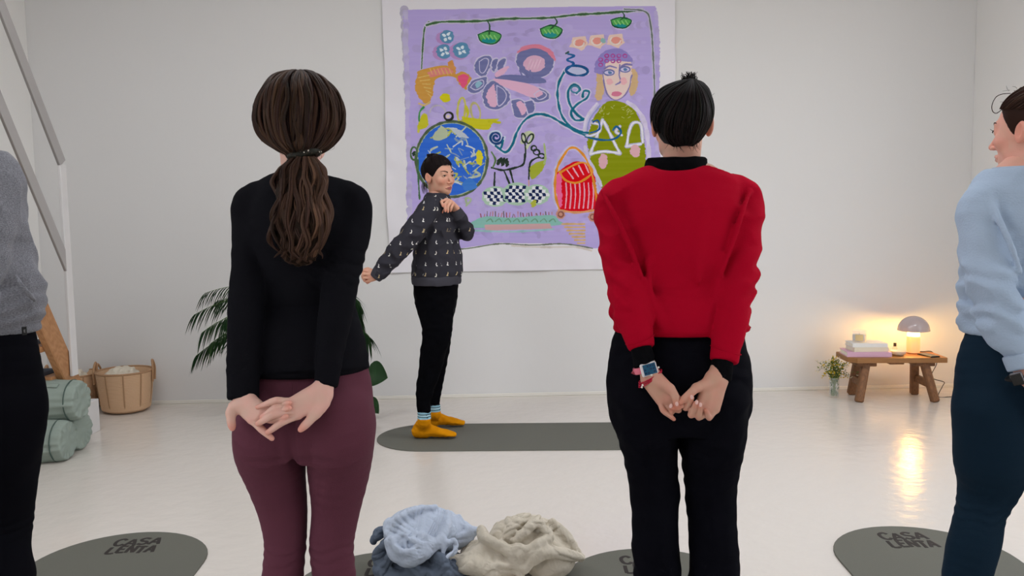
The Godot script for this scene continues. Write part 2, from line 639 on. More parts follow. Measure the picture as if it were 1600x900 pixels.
func room() -> void:
	var paint := mat(Color(0.885, 0.88, 0.875), 0.55)
	relief(paint, noise_tex(0.02, 256, 4), 0.05, Vector3(1.2, 1.2, 1.2), true)
	var lightened_paint := paint.duplicate()
	lightened_paint.albedo_color = Color(0.94, 0.935, 0.925)  # albedo raised to stand in for more light on the side walls
	var yaw := deg_to_rad(2.0)
	var b := Basis(Vector3.UP, yaw)
	var across := b * Vector3(1, 0, 0)
	var lc := on_wall(70, 500)
	var rc := on_wall(1513, 400)
	var half_l := (lc - wall_at).dot(across)
	var half_r := (rc - wall_at).dot(across)
	var cx := (half_l + half_r) * 0.5
	var wide := half_r - half_l
	var high := 3.6
	var deep := 9.0
	var fl := mat(Color(0.875, 0.845, 0.81), 0.2)
	fl.metallic_specular = 0.5
	relief(fl, noise_tex(0.012, 512, 4, null, FastNoiseLite.TYPE_SIMPLEX, 5), 0.13, Vector3(1.0, 1, 1.1), true)
	var st := func(o): tag(o, "", "", "", "structure")
	var mid := wall_at + across * cx
	var back := b * Vector3(0, 0, 1)
	st.call(box("floor", mid + back * (deep * 0.5) + Vector3(0, -0.1, 0), Vector3(wide + 0.4, 0.2, deep + 0.4), fl, self, b))
	st.call(box("ceiling", mid + back * (deep * 0.5) + Vector3(0, high + 0.1, 0), Vector3(wide + 0.4, 0.2, deep + 0.4), paint, self, b))
	st.call(box("wall_back", mid - back * 0.1 + Vector3(0, high * 0.5, 0), Vector3(wide + 0.4, high, 0.2), paint, self, b))
	# the left wall has an added window, farther back, to brighten the right wall
	var lx := wall_at + across * (half_l - 0.1)
	st.call(box("wall_left", lx + back * 2.0 + Vector3(0, high * 0.5, 0), Vector3(0.2, high, 4.0), lightened_paint, self, b))
	st.call(box("wall_left", lx + back * 8.0 + Vector3(0, high * 0.5, 0), Vector3(0.2, high, 2.0), lightened_paint, self, b))
	st.call(box("wall_left", lx + back * 5.5 + Vector3(0, 0.15, 0), Vector3(0.2, 0.3, 3.0), lightened_paint, self, b))
	st.call(box("wall_left", lx + back * 5.5 + Vector3(0, high - 0.2, 0), Vector3(0.2, 0.4, 3.0), lightened_paint, self, b))
	# the right wall has an added tall window out of view, sized for side light
	var rx := wall_at + across * (half_r + 0.1)
	var w0 := 1.4
	var w1 := 6.4
	st.call(box("wall_right", rx + back * (w0 * 0.5) + Vector3(0, high * 0.5, 0), Vector3(0.2, high, w0), lightened_paint, self, b))
	st.call(box("wall_right", rx + back * ((deep + w1) * 0.5) + Vector3(0, high * 0.5, 0), Vector3(0.2, high, deep - w1), lightened_paint, self, b))
	st.call(box("wall_right", rx + back * ((w0 + w1) * 0.5) + Vector3(0, 0.15, 0), Vector3(0.2, 0.3, w1 - w0), lightened_paint, self, b))
	st.call(box("wall_right", rx + back * ((w0 + w1) * 0.5) + Vector3(0, high - 0.2, 0), Vector3(0.2, 0.4, w1 - w0), lightened_paint, self, b))
	st.call(box("wall_front", mid + back * (deep + 0.1) + Vector3(0, high * 0.5, 0), Vector3(wide + 0.4, high, 0.2), paint, self, b))
	var frame := mat(Color(0.9, 0.9, 0.9), 0.4)
	var win: MeshInstance3D = box("added_window_1", rx + back * ((w0 + w1) * 0.5) + Vector3(0, 1.75, 0), Vector3(0.08, 2.9, 0.06), frame, self, b)
	st.call(win)
	for s in [-1.0, 1.0]:
		box("added_window_frame", Vector3(0, 0, s * ((w1 - w0) * 0.5 - 0.03)), Vector3(0.08, 2.9, 0.06), frame, win)
		box("added_window_frame", Vector3(0, s * 1.42, 0), Vector3(0.08, 0.06, w1 - w0 - 0.12), frame, win)
	var pane := mat(Color(1, 1, 1, 0.05), 0.02)
	pane.transparency = BaseMaterial3D.TRANSPARENCY_ALPHA
	for s in [-1.0, 1.0]:
		box("pane", Vector3(0, 0, s * (w1 - w0) * 0.25), Vector3(0.01, 2.78, (w1 - w0) * 0.5 - 0.1), pane, win)
	var win2: MeshInstance3D = box("added_window_2", lx + back * 5.5 + Vector3(0, 1.75, 0), Vector3(0.08, 2.9, 0.06), frame, self, b)
	st.call(win2)
	for s in [-1.0, 1.0]:
		box("added_window_frame", Vector3(0, 0, s * 1.47), Vector3(0.08, 2.9, 0.06), frame, win2)
		box("added_window_frame", Vector3(0, s * 1.42, 0), Vector3(0.08, 0.06, 2.88), frame, win2)
		box("pane", Vector3(0, 0, s * 0.75), Vector3(0.01, 2.78, 1.4), pane, win2)
	# the epoxy floor turns up in a narrow cove at the foot of the back wall
	st.call(box("baseboard_back", mid + back * 0.004 + Vector3(0, 0.012, 0), Vector3(wide, 0.024, 0.008), mat(Color(0.93, 0.915, 0.88), 0.35), self, b, 0.003))
	st.call(box("baseboard_left", wall_at + across * (half_l + 0.004) + back * (deep * 0.5) + Vector3(0, 0.012, 0), Vector3(0.008, 0.024, deep), mat(Color(0.93, 0.915, 0.88), 0.35), self, b, 0.003))
# ---------------------------------------------------------------- people
var pd := 2.0            # depth of the person being built
var pw := Vector3.ZERO   # its place on the floor

func J(px: float, py: float, dz := 0.0) -> Vector3:
	return at(px, py, pd - dz) - pw

# a station of a limb: where it is in the picture, how far before the person's own plane, its half width in pixels and its half depth in metres
func S(px: float, py: float, dz: float, ru: float, rw := 0.0) -> Array:
	var r := ru * (pd - dz) / FOCAL
	return [J(px, py, dz), r, rw if rw > 0.0 else r]

func stand(px: float, py: float, depth: float, label: String) -> Node3D:
	pd = depth
	var p := at(px, py, depth)
	pw = Vector3(p.x, 0, p.z)
	return thing("person", pw, label, "person")

func lin(r: float, g: float, b: float) -> Color:
	return Color(r / 255.0, g / 255.0, b / 255.0).srgb_to_linear()

# the space that chains take
func span(chains: Array, more := 0.03) -> AABB:
	var b := AABB(chains[0][0][0], Vector3.ZERO)
	for c in chains:
		for s in c:
			var r: float = maxf(s[1], s[2])
			b = b.expand(s[0] + Vector3(r, r, r)).expand(s[0] - Vector3(r, r, r))
	return b.grow(more)

# joins chains [stations, k, flat, side] into one garment or body; calm: [point, reach] where the cloth lies flat (hems, cuffs)
func cloth(chains: Array, cell: float, fold: Callable, band: float, side := Vector3.RIGHT, calm := [], grow := 0.0) -> Field:
	var b := span(chains.map(func(c): return c[0]), 0.03 + grow)
	var f := Field.new(b.position, b.end, cell)
	for c in chains:
		f.chain(c[0], c[3] if c.size() > 3 else side, c[1], c[2], 3, 0, grow)
	if band > 0.0:
		f.displace(func(p: Vector3) -> float:
			var q := 1.0
			for c in calm:
				var e: Vector3 = p - c[0]
				if absf(e.y) < 0.03 and e.length() < c[1]:
					q = minf(q, smoothstep(0.006, 0.03, absf(e.y)))
			return fold.call(p) * q if q > 0.0 else 0.0, band)
	return f

func wear(called: String, f: Field, m: Material, parent: Node3D, paint := plain(Color.WHITE)) -> MeshInstance3D:
	var a := Acc.new()
	f.mesh_into(a, paint)
	return build(called, a, m, parent)

# creases: ridged noise, stretched so that folds run across the given direction
func creases(amp: float, fx: float, fy: float, fz: float) -> Callable:
	return func(p: Vector3) -> float:
		var a := wob.get_noise_3d(p.x * fx + 3.0, p.y * fy, p.z * fz)
		var b := wob.get_noise_3d(p.x * fx * 2.1 + 9.0, p.y * fy * 1.7 + 4.0, p.z * fz * 2.0)
		return amp * (absf(a) * 1.5 + 0.35 * b - 0.35)

func skin_paint(base: Color, tips: Array = []) -> Callable:
	return func(p: Vector3, _n: Vector3) -> Color:
		var c := base
		var e := wob.get_noise_3d(p.x * 25.0, p.y * 25.0, p.z * 25.0)
		c = Color(c.r * (1.0 + 0.05 * e), c.g * (1.0 - 0.02 * e), c.b)
		for t in tips:
			var q: float = 1.0 - (p.distance_to(t[0]) / t[1])
			if q > 0.0:
				c = c.lerp(t[2], minf(q * 1.3, 1.0) * t[3])
		return c

# a hand: the wrist with its radius, four fingers of joints [knuckle, middle joint, tip] and a thumb [root, knuckle, joint, tip]
func hand(acc: Acc, arm: Vector3, wrist: Vector3, wr: float, fingers: Array, thumb: Array, base: Color, s := 1.0) -> void:
	var all := [[[arm, wr, wr], [wrist, wr, wr]]]
	for f in fingers + [thumb]:
		for p in f:
			all[0].append([p, 0.012, 0.012])
	var b := span(all, 0.012)
	var fd := Field.new(b.position, b.end, 0.0027 * s)
	var acr: Vector3 = (fingers[3][0] - fingers[0][0]).normalized()
	fd.chain([[arm, wr * 1.02, wr * 0.86], [wrist, wr * 0.94, wr * 0.72]], acr, 0.004)
	for i in fingers.size():
		var m: Vector3 = fingers[i][0]
		var w: Vector3 = wrist + acr * (i - 1.5) * wr * 0.42
		fd.chain([[w, 0.0118 * s, 0.0118 * s], [w.lerp(m, 0.55), 0.0118 * s, 0.0118 * s], [m, 0.0098 * s, 0.0098 * s]], Vector3.RIGHT, 0.013 * s, 0, 2)
	fd.chain([[wrist, 0.0125 * s, 0.0125 * s], [thumb[0], 0.0145 * s, 0.0145 * s], [thumb[1], 0.0115 * s, 0.0115 * s]], Vector3.RIGHT, 0.012 * s, 0, 2)
	var tips := []
	var red := Color(minf(base.r * 1.02, 1.0), base.g * 0.62, base.b * 0.55)
	for i in fingers.size():
		var f: Array = fingers[i]
		var k: float = [1.0, 1.04, 0.98, 0.86][i] * s
		var st := [[f[0], 0.0096 * k, 0.0096 * k], [(f[0] as Vector3).lerp(f[1], 0.5), 0.0084 * k, 0.0084 * k], [f[1], 0.0089 * k, 0.0089 * k]]
		if f.size() > 3:
			st.append([f[2], 0.008 * k, 0.008 * k])
		st.append([(f[-2] as Vector3).lerp(f[-1], 0.55), 0.0077 * k, 0.0077 * k])
		st.append([f[-1], 0.0062 * k, 0.0062 * k])
		fd.chain(st, Vector3.RIGHT, 0.0035 * s, 0, 2)
		tips.append([f[-1], 0.017 * s, red, 0.55])
		tips.append([f[1], 0.013 * s, red, 0.28])
		tips.append([f[0], 0.014 * s, red, 0.3])
	fd.chain([[thumb[1], 0.0112 * s, 0.0112 * s], [thumb[2], 0.0102 * s, 0.0102 * s], [(thumb[2] as Vector3).lerp(thumb[3], 0.6), 0.0095 * s, 0.0095 * s], [thumb[3], 0.0072 * s, 0.0072 * s]], Vector3.RIGHT, 0.006 * s, 0, 2)
	tips.append([thumb[3], 0.022 * s, red, 0.7])
	fd.mesh_into(acc, skin_paint(base, tips))

# a relaxed hand that hangs along dir, its palm turned towards palm
func plain_hand(acc: Acc, arm: Vector3, wrist: Vector3, dir: Vector3, palm: Vector3, base: Color, right_hand := true) -> void:
	dir = dir.normalized()
	var ac := dir.cross(palm).normalized() * (1.0 if right_hand else -1.0)
	var fs := []
	for i in 4:
		var m: Vector3 = wrist + dir * [0.088, 0.092, 0.087, 0.078][i] + ac * (i - 1.5) * 0.02
		var ln: float = [0.042, 0.047, 0.043, 0.034][i]
		var p: Vector3 = m + (dir + palm * 0.3).normalized() * ln
		var e: Vector3 = p + (dir + palm * 0.95).normalized() * ln * 0.62
		fs.append([m, p, e, e + (dir * 0.7 + palm * 1.1).normalized() * ln * 0.45])
	hand(acc, arm, wrist, 0.027, fs, [wrist + dir * 0.03 - ac * 0.028, wrist + dir * 0.055 - ac * 0.045, wrist + dir * 0.085 - ac * 0.052 + palm * 0.01, wrist + dir * 0.108 - ac * 0.05 + palm * 0.018], base)

# a head with neck: c the point between the eyes' height and the ears, b its axes (right, up, forward), s its size
func head(acc: Acc, c: Vector3, b: Basis, s: float, base: Color, neck_to: Vector3, lips := Color(0.42, 0.12, 0.11)) -> void:
	var w := func(x: float, y: float, z: float) -> Vector3: return c + b * (Vector3(x, y, z) * s)
	var box3 := AABB(c, Vector3.ZERO).grow(0.145 * s).expand(neck_to + Vector3(0.075, 0, 0.075)).expand(neck_to - Vector3(0.075, 0, 0.075))
	var f := Field.new(box3.position, box3.end, 0.0032 * s)
	var r := b.x
	var u := b.y
	f.ball(w.call(0, 0.03, -0.014), Vector3(0.073, 0.084, 0.092) * s, r, u, 0.01)
	f.ball(w.call(0, -0.022, 0.028), Vector3(0.054, 0.078, 0.058) * s, r, u, 0.03 * s)
	f.ball(w.call(0, -0.088, 0.052), Vector3(0.026, 0.022, 0.026) * s, r, u, 0.035 * s)
	for e in [-1.0, 1.0]:
		f.ball(w.call(e * 0.036, -0.028, 0.058), Vector3(0.024, 0.022, 0.019) * s, r, u, 0.018 * s)      # cheek
		f.ball(w.call(e * 0.041, -0.066, 0.014), Vector3(0.013, 0.02, 0.03) * s, r, u, 0.028 * s)        # jaw corner
		f.ball(w.call(e * 0.031, 0.002, 0.092), Vector3(0.0165, 0.0105, 0.012) * s, r, u, 0.013 * s, 1)  # eye socket
		f.ball(w.call(e * 0.031, 0.0, 0.0705), Vector3(0.0138, 0.0132, 0.0132) * s, r, u, 0.003 * s)     # the lids over the eyeball
		f.ball(w.call(e * 0.031, -0.001, 0.0865), Vector3(0.0118, 0.0054, 0.007) * s, r, u, 0.0012 * s, 1)
		f.ball(w.call(e * 0.077, -0.008, -0.012), Vector3(0.0085, 0.031, 0.019) * s, (r + b.z * e * 0.35).normalized(), (u - b.z * 0.2).normalized(), 0.006 * s)
		f.ball(w.call(e * 0.084, -0.004, -0.008), Vector3(0.006, 0.019, 0.010) * s, r, u, 0.004 * s, 1)
	f.chain([[w.call(-0.036, 0.02, 0.072), 0.008 * s, 0.008 * s], [w.call(0, 0.017, 0.080), 0.009 * s, 0.009 * s], [w.call(0.036, 0.02, 0.072), 0.008 * s, 0.008 * s]], u, 0.016 * s)
	f.chain([[w.call(0, 0.008, 0.083), 0.006 * s, 0.006 * s], [w.call(0, -0.018, 0.094), 0.0072 * s, 0.007 * s], [w.call(0, -0.038, 0.105), 0.0098 * s, 0.0088 * s]], r, 0.011 * s)
	for e in [-1.0, 1.0]:
		f.ball(w.call(e * 0.0115, -0.042, 0.093), Vector3(0.0075, 0.0065, 0.010) * s, r, u, 0.006 * s)
		f.ball(w.call(e * 0.007, -0.049, 0.098), Vector3(0.0035, 0.003, 0.005) * s, r, u, 0.002 * s, 1)
	f.chain([[w.call(-0.021, -0.0695, 0.078), 0.0035 * s, 0.0035 * s], [w.call(-0.006, -0.0655, 0.0885), 0.0052 * s, 0.0052 * s], [w.call(0, -0.0668, 0.0895), 0.0048 * s, 0.0048 * s], [w.call(0.006, -0.0655, 0.0885), 0.0052 * s, 0.0052 * s], [w.call(0.021, -0.0695, 0.078), 0.0035 * s, 0.0035 * s]], u, 0.004 * s)
	f.chain([[w.call(-0.019, -0.0715, 0.078), 0.0035 * s, 0.0035 * s], [w.call(0, -0.0765, 0.0875), 0.0062 * s, 0.006 * s], [w.call(0.019, -0.0715, 0.078), 0.0035 * s, 0.0035 * s]], u, 0.004 * s)
	f.chain([[w.call(-0.017, -0.0708, 0.089), 0.0012 * s, 0.004 * s], [w.call(0, -0.0712, 0.095), 0.0012 * s, 0.004 * s], [w.call(0.017, -0.0708, 0.089), 0.0012 * s, 0.004 * s]], u, 0.002 * s, 0, 2, 1)
	f.chain([[w.call(0, -0.02, -0.035), 0.05 * s, 0.05 * s], [w.call(0, -0.085, -0.028), 0.049 * s, 0.05 * s], [neck_to, 0.058 * s, 0.055 * s]], r, 0.022 * s)
	var inv := b.transposed()
	var mix := skin_paint(base)
	var rose := Color(minf(base.r * 1.03, 1), base.g * 0.7, base.b * 0.64)
	f.mesh_into(acc, func(p: Vector3, nn: Vector3) -> Color:
		var q: Vector3 = inv * (p - c) / s
		var k: Color = mix.call(p, nn)
		if q.z > 0.03:
			var lp := pow((q.x) / 0.0215, 2) + pow((q.y + 0.0715) / (0.0105 * (1.0 - minf(absf(q.x) / 0.03, 0.7))), 2)
			k = k.lerp(rose, 0.55 * exp(-pow((absf(q.x) - 0.04) / 0.02, 2) - pow((q.y + 0.035) / 0.02, 2)))
			k = k.lerp(rose, 0.5 * exp(-pow(q.x / 0.012, 2) - pow((q.y + 0.042) / 0.014, 2)))
			if lp < 1.0 and q.z > 0.072:
				k = k.lerp(lips, clampf((1.0 - lp) * 4.0, 0, 1))
		elif absf(q.x) > 0.07:
			k = k.lerp(rose, 0.5)
		return k)

# eyes and brows that belong to a head
func face_parts(parent: Node3D, c: Vector3, b: Basis, s: float, brow: Color, iris: Color) -> void:
	var white := painted(0.15)
	for e in [-1.0, 1.0]:
		var a := Acc.new()
		var ec := c + b * (Vector3(e * 0.031, -0.0005, 0.0702) * s)
		a.ellipsoid(ec, Vector3(0.0126, 0.0126, 0.0126) * s, b, lin(225, 215, 208), 12, 16)
		a.ellipsoid(ec + b.z * 0.0088 * s, Vector3(0.0068, 0.0068, 0.0042) * s, b, iris, 8, 14)
		a.ellipsoid(ec + b.z * 0.0112 * s, Vector3(0.0031, 0.0031, 0.0024) * s, b, Color(0.003, 0.003, 0.003), 8, 12)
		build("eye", a, white, parent)
		var g := Acc.new()
		var p := PackedVector3Array()
		for i in 7:
			var t := i / 6.0
			p.append(c + b * (Vector3(e * lerpf(0.0125, 0.05, t), 0.0185 + 0.0085 * sin(t * 2.3), 0.0895 - 0.021 * t * t) * s))
		g.tube(p, radii(7, func(t): return (0.0036 - 0.0022 * t) * s), brow, 6, 0.6, b.z)
		build("eyebrow", g, painted(0.8), parent)
		var l := Acc.new()
		var q := PackedVector3Array()
		for i in 7:
			var t := i / 6.0 * PI
			q.append(c + b * (Vector3(e * 0.031 - cos(t) * 0.0125, -0.001 + sin(t) * 0.0052, 0.0806 + sin(t) * 0.0042) * s))
		l.tube(q, radii(7, func(_t): return 0.0014 * s), Color(0.006, 0.004, 0.004), 5)
		build("eyelashes", l, painted(0.8), parent)

# the body below the clothes, as one surface with the head and the hands added by the caller
func bare(acc: Acc, chains: Array, base: Color, shrink := 0.017) -> void:
	for c in chains:
		c[1] = minf(c[1], 0.01)
	var f := cloth(chains, 0.013, creases(0, 1, 1, 1), 0.0, Vector3.RIGHT, [], -shrink)
	f.mesh_into(acc, skin_paint(base))

func foot(p: Vector3, dir: Vector3, r := 0.036) -> Array:
	# heel, arch, ball, toes: stations along the sole, p below the ankle on the floor
	dir = dir.normalized()
	return [[p - dir * 0.035 + Vector3(0, 0.032, 0), r * 0.86, 0.031], [p + dir * 0.03 + Vector3(0, 0.038, 0), r * 0.9, 0.036], [p + dir * 0.1 + Vector3(0, 0.028, 0), r * 1.08, 0.026], [p + dir * 0.155 + Vector3(0, 0.02, 0), r * 1.1, 0.018], [p + dir * 0.185 + Vector3(0, 0.016, 0), r * 0.86, 0.013]]

# locks of hair: tubes of slightly different browns
func lock(acc: Acc, pts: Array, r: float, c: Color, steps := 6, sides := 5, ends := 0.35) -> void:
	var p := curve(pts, steps)
	var k := c.lerp(Color(c.r * 1.9, c.g * 1.75, c.b * 1.6), rng.randf() * rng.randf())
	acc.tube(p, radii(p.size(), func(t): return r * (ends + (1.0 - ends) * sin(PI * clampf(t * 0.9 + 0.08, 0, 1)))), k, sides, 1.0, Vector3.ZERO, false)

# a sheet lofted over a grid of points given by f(row 0..1, column 0..1)
func loft(acc: Acc, rows: int, cols: int, f: Callable, c: Color, flip := false) -> void:
	var first := acc.v.size()
	for i in rows + 1:
		for j in cols + 1:
			var u := float(i) / rows
			var w := float(j) / cols
			var p: Vector3 = f.call(u, w)
			var du: Vector3 = f.call(minf(u + 0.01, 1.0), w) - f.call(maxf(u - 0.01, 0.0), w)
			var dw: Vector3 = f.call(u, minf(w + 0.01, 1.0)) - f.call(u, maxf(w - 0.01, 0.0))
			var nn := du.cross(dw).normalized() * (-1.0 if flip else 1.0)
			acc.v.append(p)
			acc.n.append(nn)
			acc.c.append(c)
	for i in rows:
		for j in cols:
			var p := first + i * (cols + 1) + j
			acc.quad(p, p + 1, p + cols + 2, p + cols + 1, (acc.v[p + 1] - acc.v[p + cols + 1]).cross(acc.v[p + cols + 2] - acc.v[p]).dot(acc.n[p]) > 0.0)

# a head of hair: rings [y in the picture, centre x, half width in pixels, half depth in metres, dz]; v runs down, ph round the head (0 to the camera)
func on_rings(rings: Array, v: float, ph: float, out := 0.0) -> Vector3:
	var x := clampf(v, 0, 1) * (rings.size() - 1)
	var i := mini(int(x), rings.size() - 2)
	var q := x - i
	var a = rings[maxi(i - 1, 0)]
	var b = rings[i]
	var c = rings[i + 1]
	var e = rings[mini(i + 2, rings.size() - 1)]
	var m := []
	for k in 5:
		m.append(cubic_interpolate(b[k], c[k], a[k], e[k], q))
	var s: Array = S(m[1], m[0], m[4], m[2])
	return s[0] + Vector3(sin(ph) * (s[1] + out), 0, cos(ph) * (m[3] + out))
func woman_in_black() -> void:
	var me := stand(474, 640, 2.1, "woman with long wavy brown ponytail, black top and plum leggings, fingers interlaced behind her back")
	var skin := lin(222, 178, 164)
	var acc := Acc.new()
	var torso := [S(474, 284, 0.0, 40, 0.05), S(472, 300, 0.01, 62, 0.07), S(471, 322, 0.01, 78, 0.088), S(471, 360, 0.01, 86, 0.105), S(471, 430, 0.0, 84, 0.105), S(471, 500, -0.005, 87, 0.1), S(473, 545, 0.02, 98, 0.12), S(474, 579, 0.026, 103, 0.134)]
	var arm_r := [S(474, 292, 0.0, 24), S(514, 302, 0.0, 24), S(549, 317, 0.0, 30), S(550, 345, 0.01, 31), S(542, 390, 0.045, 31), S(533, 435, 0.075, 28), S(524, 490, 0.11, 27), S(516, 550, 0.14, 22), S(509, 605, 0.165, 18.5, 0.0285)]
	var arm_l := [S(470, 292, 0.0, 24), S(430, 303, 0.0, 24), S(395, 320, 0.0, 31), S(393, 350, 0.01, 30), S(390, 395, 0.045, 27), S(387, 440, 0.08, 27), S(383, 500, 0.115, 27), S(380, 560, 0.145, 25), S(380, 624, 0.17, 25, 0.03)]
	var hips := [S(474, 566, 0.02, 96, 0.105), S(474, 605, 0.022, 106, 0.12), S(475, 640, 0.025, 108, 0.125), S(476, 672, 0.025, 106, 0.12), S(477, 684, 0.02, 92, 0.1), S(477, 693, 0.015, 60, 0.07)]
	var leg_r := [S(527, 640, 0.06, 53, 0.1), S(531, 672, 0.052, 54, 0.115), S(531, 695, 0.03, 53, 0.108), S(529.5, 740, 0.01, 47, 0.09), S(524.5, 800, -0.005, 37, 0.066), S(518, 853, 0.0, 34, 0.06), S(523, 905, 0.015, 33, 0.06), S(526, 960, 0.02, 33, 0.06), S(522, 1040, 0.01, 24, 0.042), S(519, 1100, 0.0, 18, 0.03)]
	var leg_l := [S(425, 640, 0.06, 53, 0.1), S(422, 672, 0.052, 55, 0.115), S(423, 695, 0.03, 55, 0.108), S(430.5, 740, 0.01, 45.5, 0.09), S(442.5, 800, -0.005, 37, 0.066), S(446, 847, 0.0, 32, 0.058), S(442, 900, 0.015, 31.5, 0.058), S(441, 960, 0.02, 33, 0.06), S(446, 1040, 0.01, 24, 0.042), S(449, 1100, 0.0, 18, 0.03)]
	var feet := [foot(Vector3(J(519, 1100).x, 0.006, 0.02), Vector3(0.15, 0, -1)), foot(Vector3(J(449, 1100).x, 0.006, 0.02), Vector3(-0.15, 0, -1))]
	bare(acc, [[torso.slice(0, -1), 0.01, 0], [arm_r, 0.03, 0], [arm_l, 0.03, 0], [hips.slice(0, -2), 0.03, 2], [leg_r, 0.03, 0], [leg_l, 0.03, 0], [leg_r.slice(9) + [feet[0][0]], 0.02, 0], [feet[0], 0.03, 0], [leg_l.slice(9) + [feet[1][0]], 0.02, 0], [feet[1], 0.03, 0]], skin)
	var hc := J(470, 195, -0.012)
	head(acc, hc, Basis(Vector3.LEFT, Vector3.UP, Vector3.FORWARD), 0.95, skin, J(476, 290, 0.0))
	hand(acc, J(511, 585, 0.16), J(506, 611, 0.175), 0.0225,
		[[J(466, 649, 0.2), J(440, 660, 0.212), J(418, 676, 0.206)], [J(462, 641, 0.203), J(426, 648, 0.222), J(403, 662, 0.212)], [J(459, 634, 0.203), J(431, 637, 0.214), J(410, 651, 0.206)], [J(456, 627, 0.2), J(432, 625, 0.218), J(402, 636, 0.208)]],
		[J(506, 630, 0.185), J(494, 646, 0.195), J(482, 659, 0.2), J(470, 671, 0.203)], skin)
	hand(acc, J(381, 600, 0.165), J(382, 629, 0.178), 0.0245,
		[[J(393, 656, 0.19), J(409, 671, 0.196), J(425, 685, 0.198)], [J(403, 652, 0.196), J(424, 656, 0.196), J(447, 651, 0.219)], [J(408, 644, 0.197), J(428, 643, 0.2), J(452, 638, 0.221)], [J(409, 636, 0.195), J(430, 631, 0.2), J(453, 629, 0.219)]],
		[J(366, 636, 0.18), J(361, 645, 0.186), J(361, 657, 0.19), J(363, 669, 0.19)], skin)
	var sk := painted(0.5)
	sk.subsurf_scatter_enabled = true
	sk.subsurf_scatter_strength = 0.08
	build("body", acc, sk, me)
	face_parts(me, hc, Basis(Vector3.LEFT, Vector3.UP, Vector3.FORWARD), 0.95, lin(40, 28, 22), lin(70, 45, 30))
	# the top
	var jersey := fabric(Color(0.075, 0.075, 0.092))
	relief(jersey, noise_tex(0.05, 256, 3), 0.05, Vector3(14, 14, 14))
	var base_fold := creases(0.004, 7, 14, 7)
	var fold := func(p: Vector3) -> float:
		var e: float = base_fold.call(p)
		var arm := smoothstep(0.12, 0.16, absf(p.x))
		# rings of folds above the right elbow and along the left forearm
		var ring := sin((p.y + p.x * 0.35 + 0.01 * wob.get_noise_3d(p.x * 20, p.y * 20, 0)) * 230.0)
		var el := exp(-pow((p.y - 1.17) / 0.05, 2)) * float(p.x > 0.04)
		var fo := exp(-pow((p.y - 0.92) / 0.06, 2)) * float(p.x < -0.08)
		return e * (0.3 + 0.5 * arm) * smoothstep(1.3, 1.15, p.y) + 0.0022 * ring * (el + 0.8 * fo)
	var f := cloth([[torso, 0.01, 3], [arm_r.slice(0, 6), 0.022, 0], [arm_l.slice(0, 5), 0.022, 0], [arm_r.slice(5), 0.005, 2], [arm_l.slice(4), 0.005, 2]], 0.0062, fold, 0.025, Vector3.RIGHT, [[J(474, 576, 0.026), 0.3], [J(509, 604, 0.165), 0.045], [J(380, 624, 0.17), 0.055]])
	wear("long_sleeved_top", f, jersey, me)
	# the leggings with their waistband and the fold below each buttock
	var plum := fabric(Color(0.365, 0.205, 0.255), 0.65)
	plum.rim_enabled = true
	plum.rim = 0.15
	plum.rim_tint = 0.7
	relief(plum, noise_tex(0.06, 256, 2), 0.03, Vector3(18, 18, 18))
	var hem_y := J(519, 1100).y
	var lf := cloth([[hips, 0.01, 3], [leg_r, 0.012, 2], [leg_l, 0.002, 2]], 0.0065, func(p: Vector3) -> float:
		var knee := exp(-pow((p.y - 0.46) / 0.035, 2)) + 0.5 * exp(-pow((p.y - 0.4) / 0.05, 2))
		var e := 0.0016 * knee * sin(p.y * 260.0 + 4.0 * wob.get_noise_3d(p.x * 9, p.y * 5, p.z * 9))
		var cleft := exp(-pow((p.x - 0.003) / 0.012, 2)) * smoothstep(0.66, 0.72, p.y) * smoothstep(0.9, 0.82, p.y) * float(p.z > 0.0)
		var under := exp(-pow((p.y - 0.722 - 0.25 * absf(p.x - 0.003) * absf(p.x - 0.003)) / 0.008, 2)) * float(p.z > 0.03) * smoothstep(0.13, 0.08, absf(p.x))
		return e + 0.010 * cleft + 0.003 * under, 0.03)
	var lg := wear("leggings", lf, plum, me)
	var seam := Acc.new()
	seam.tube(PackedVector3Array([J(456, 596, 0.146), J(456, 606, 0.149), J(457, 620, 0.153)]), PackedFloat32Array([0.0012, 0.0012, 0.0012]), Color.WHITE)
	build("back_seam", seam, plum, lg)
	black_hair(me)

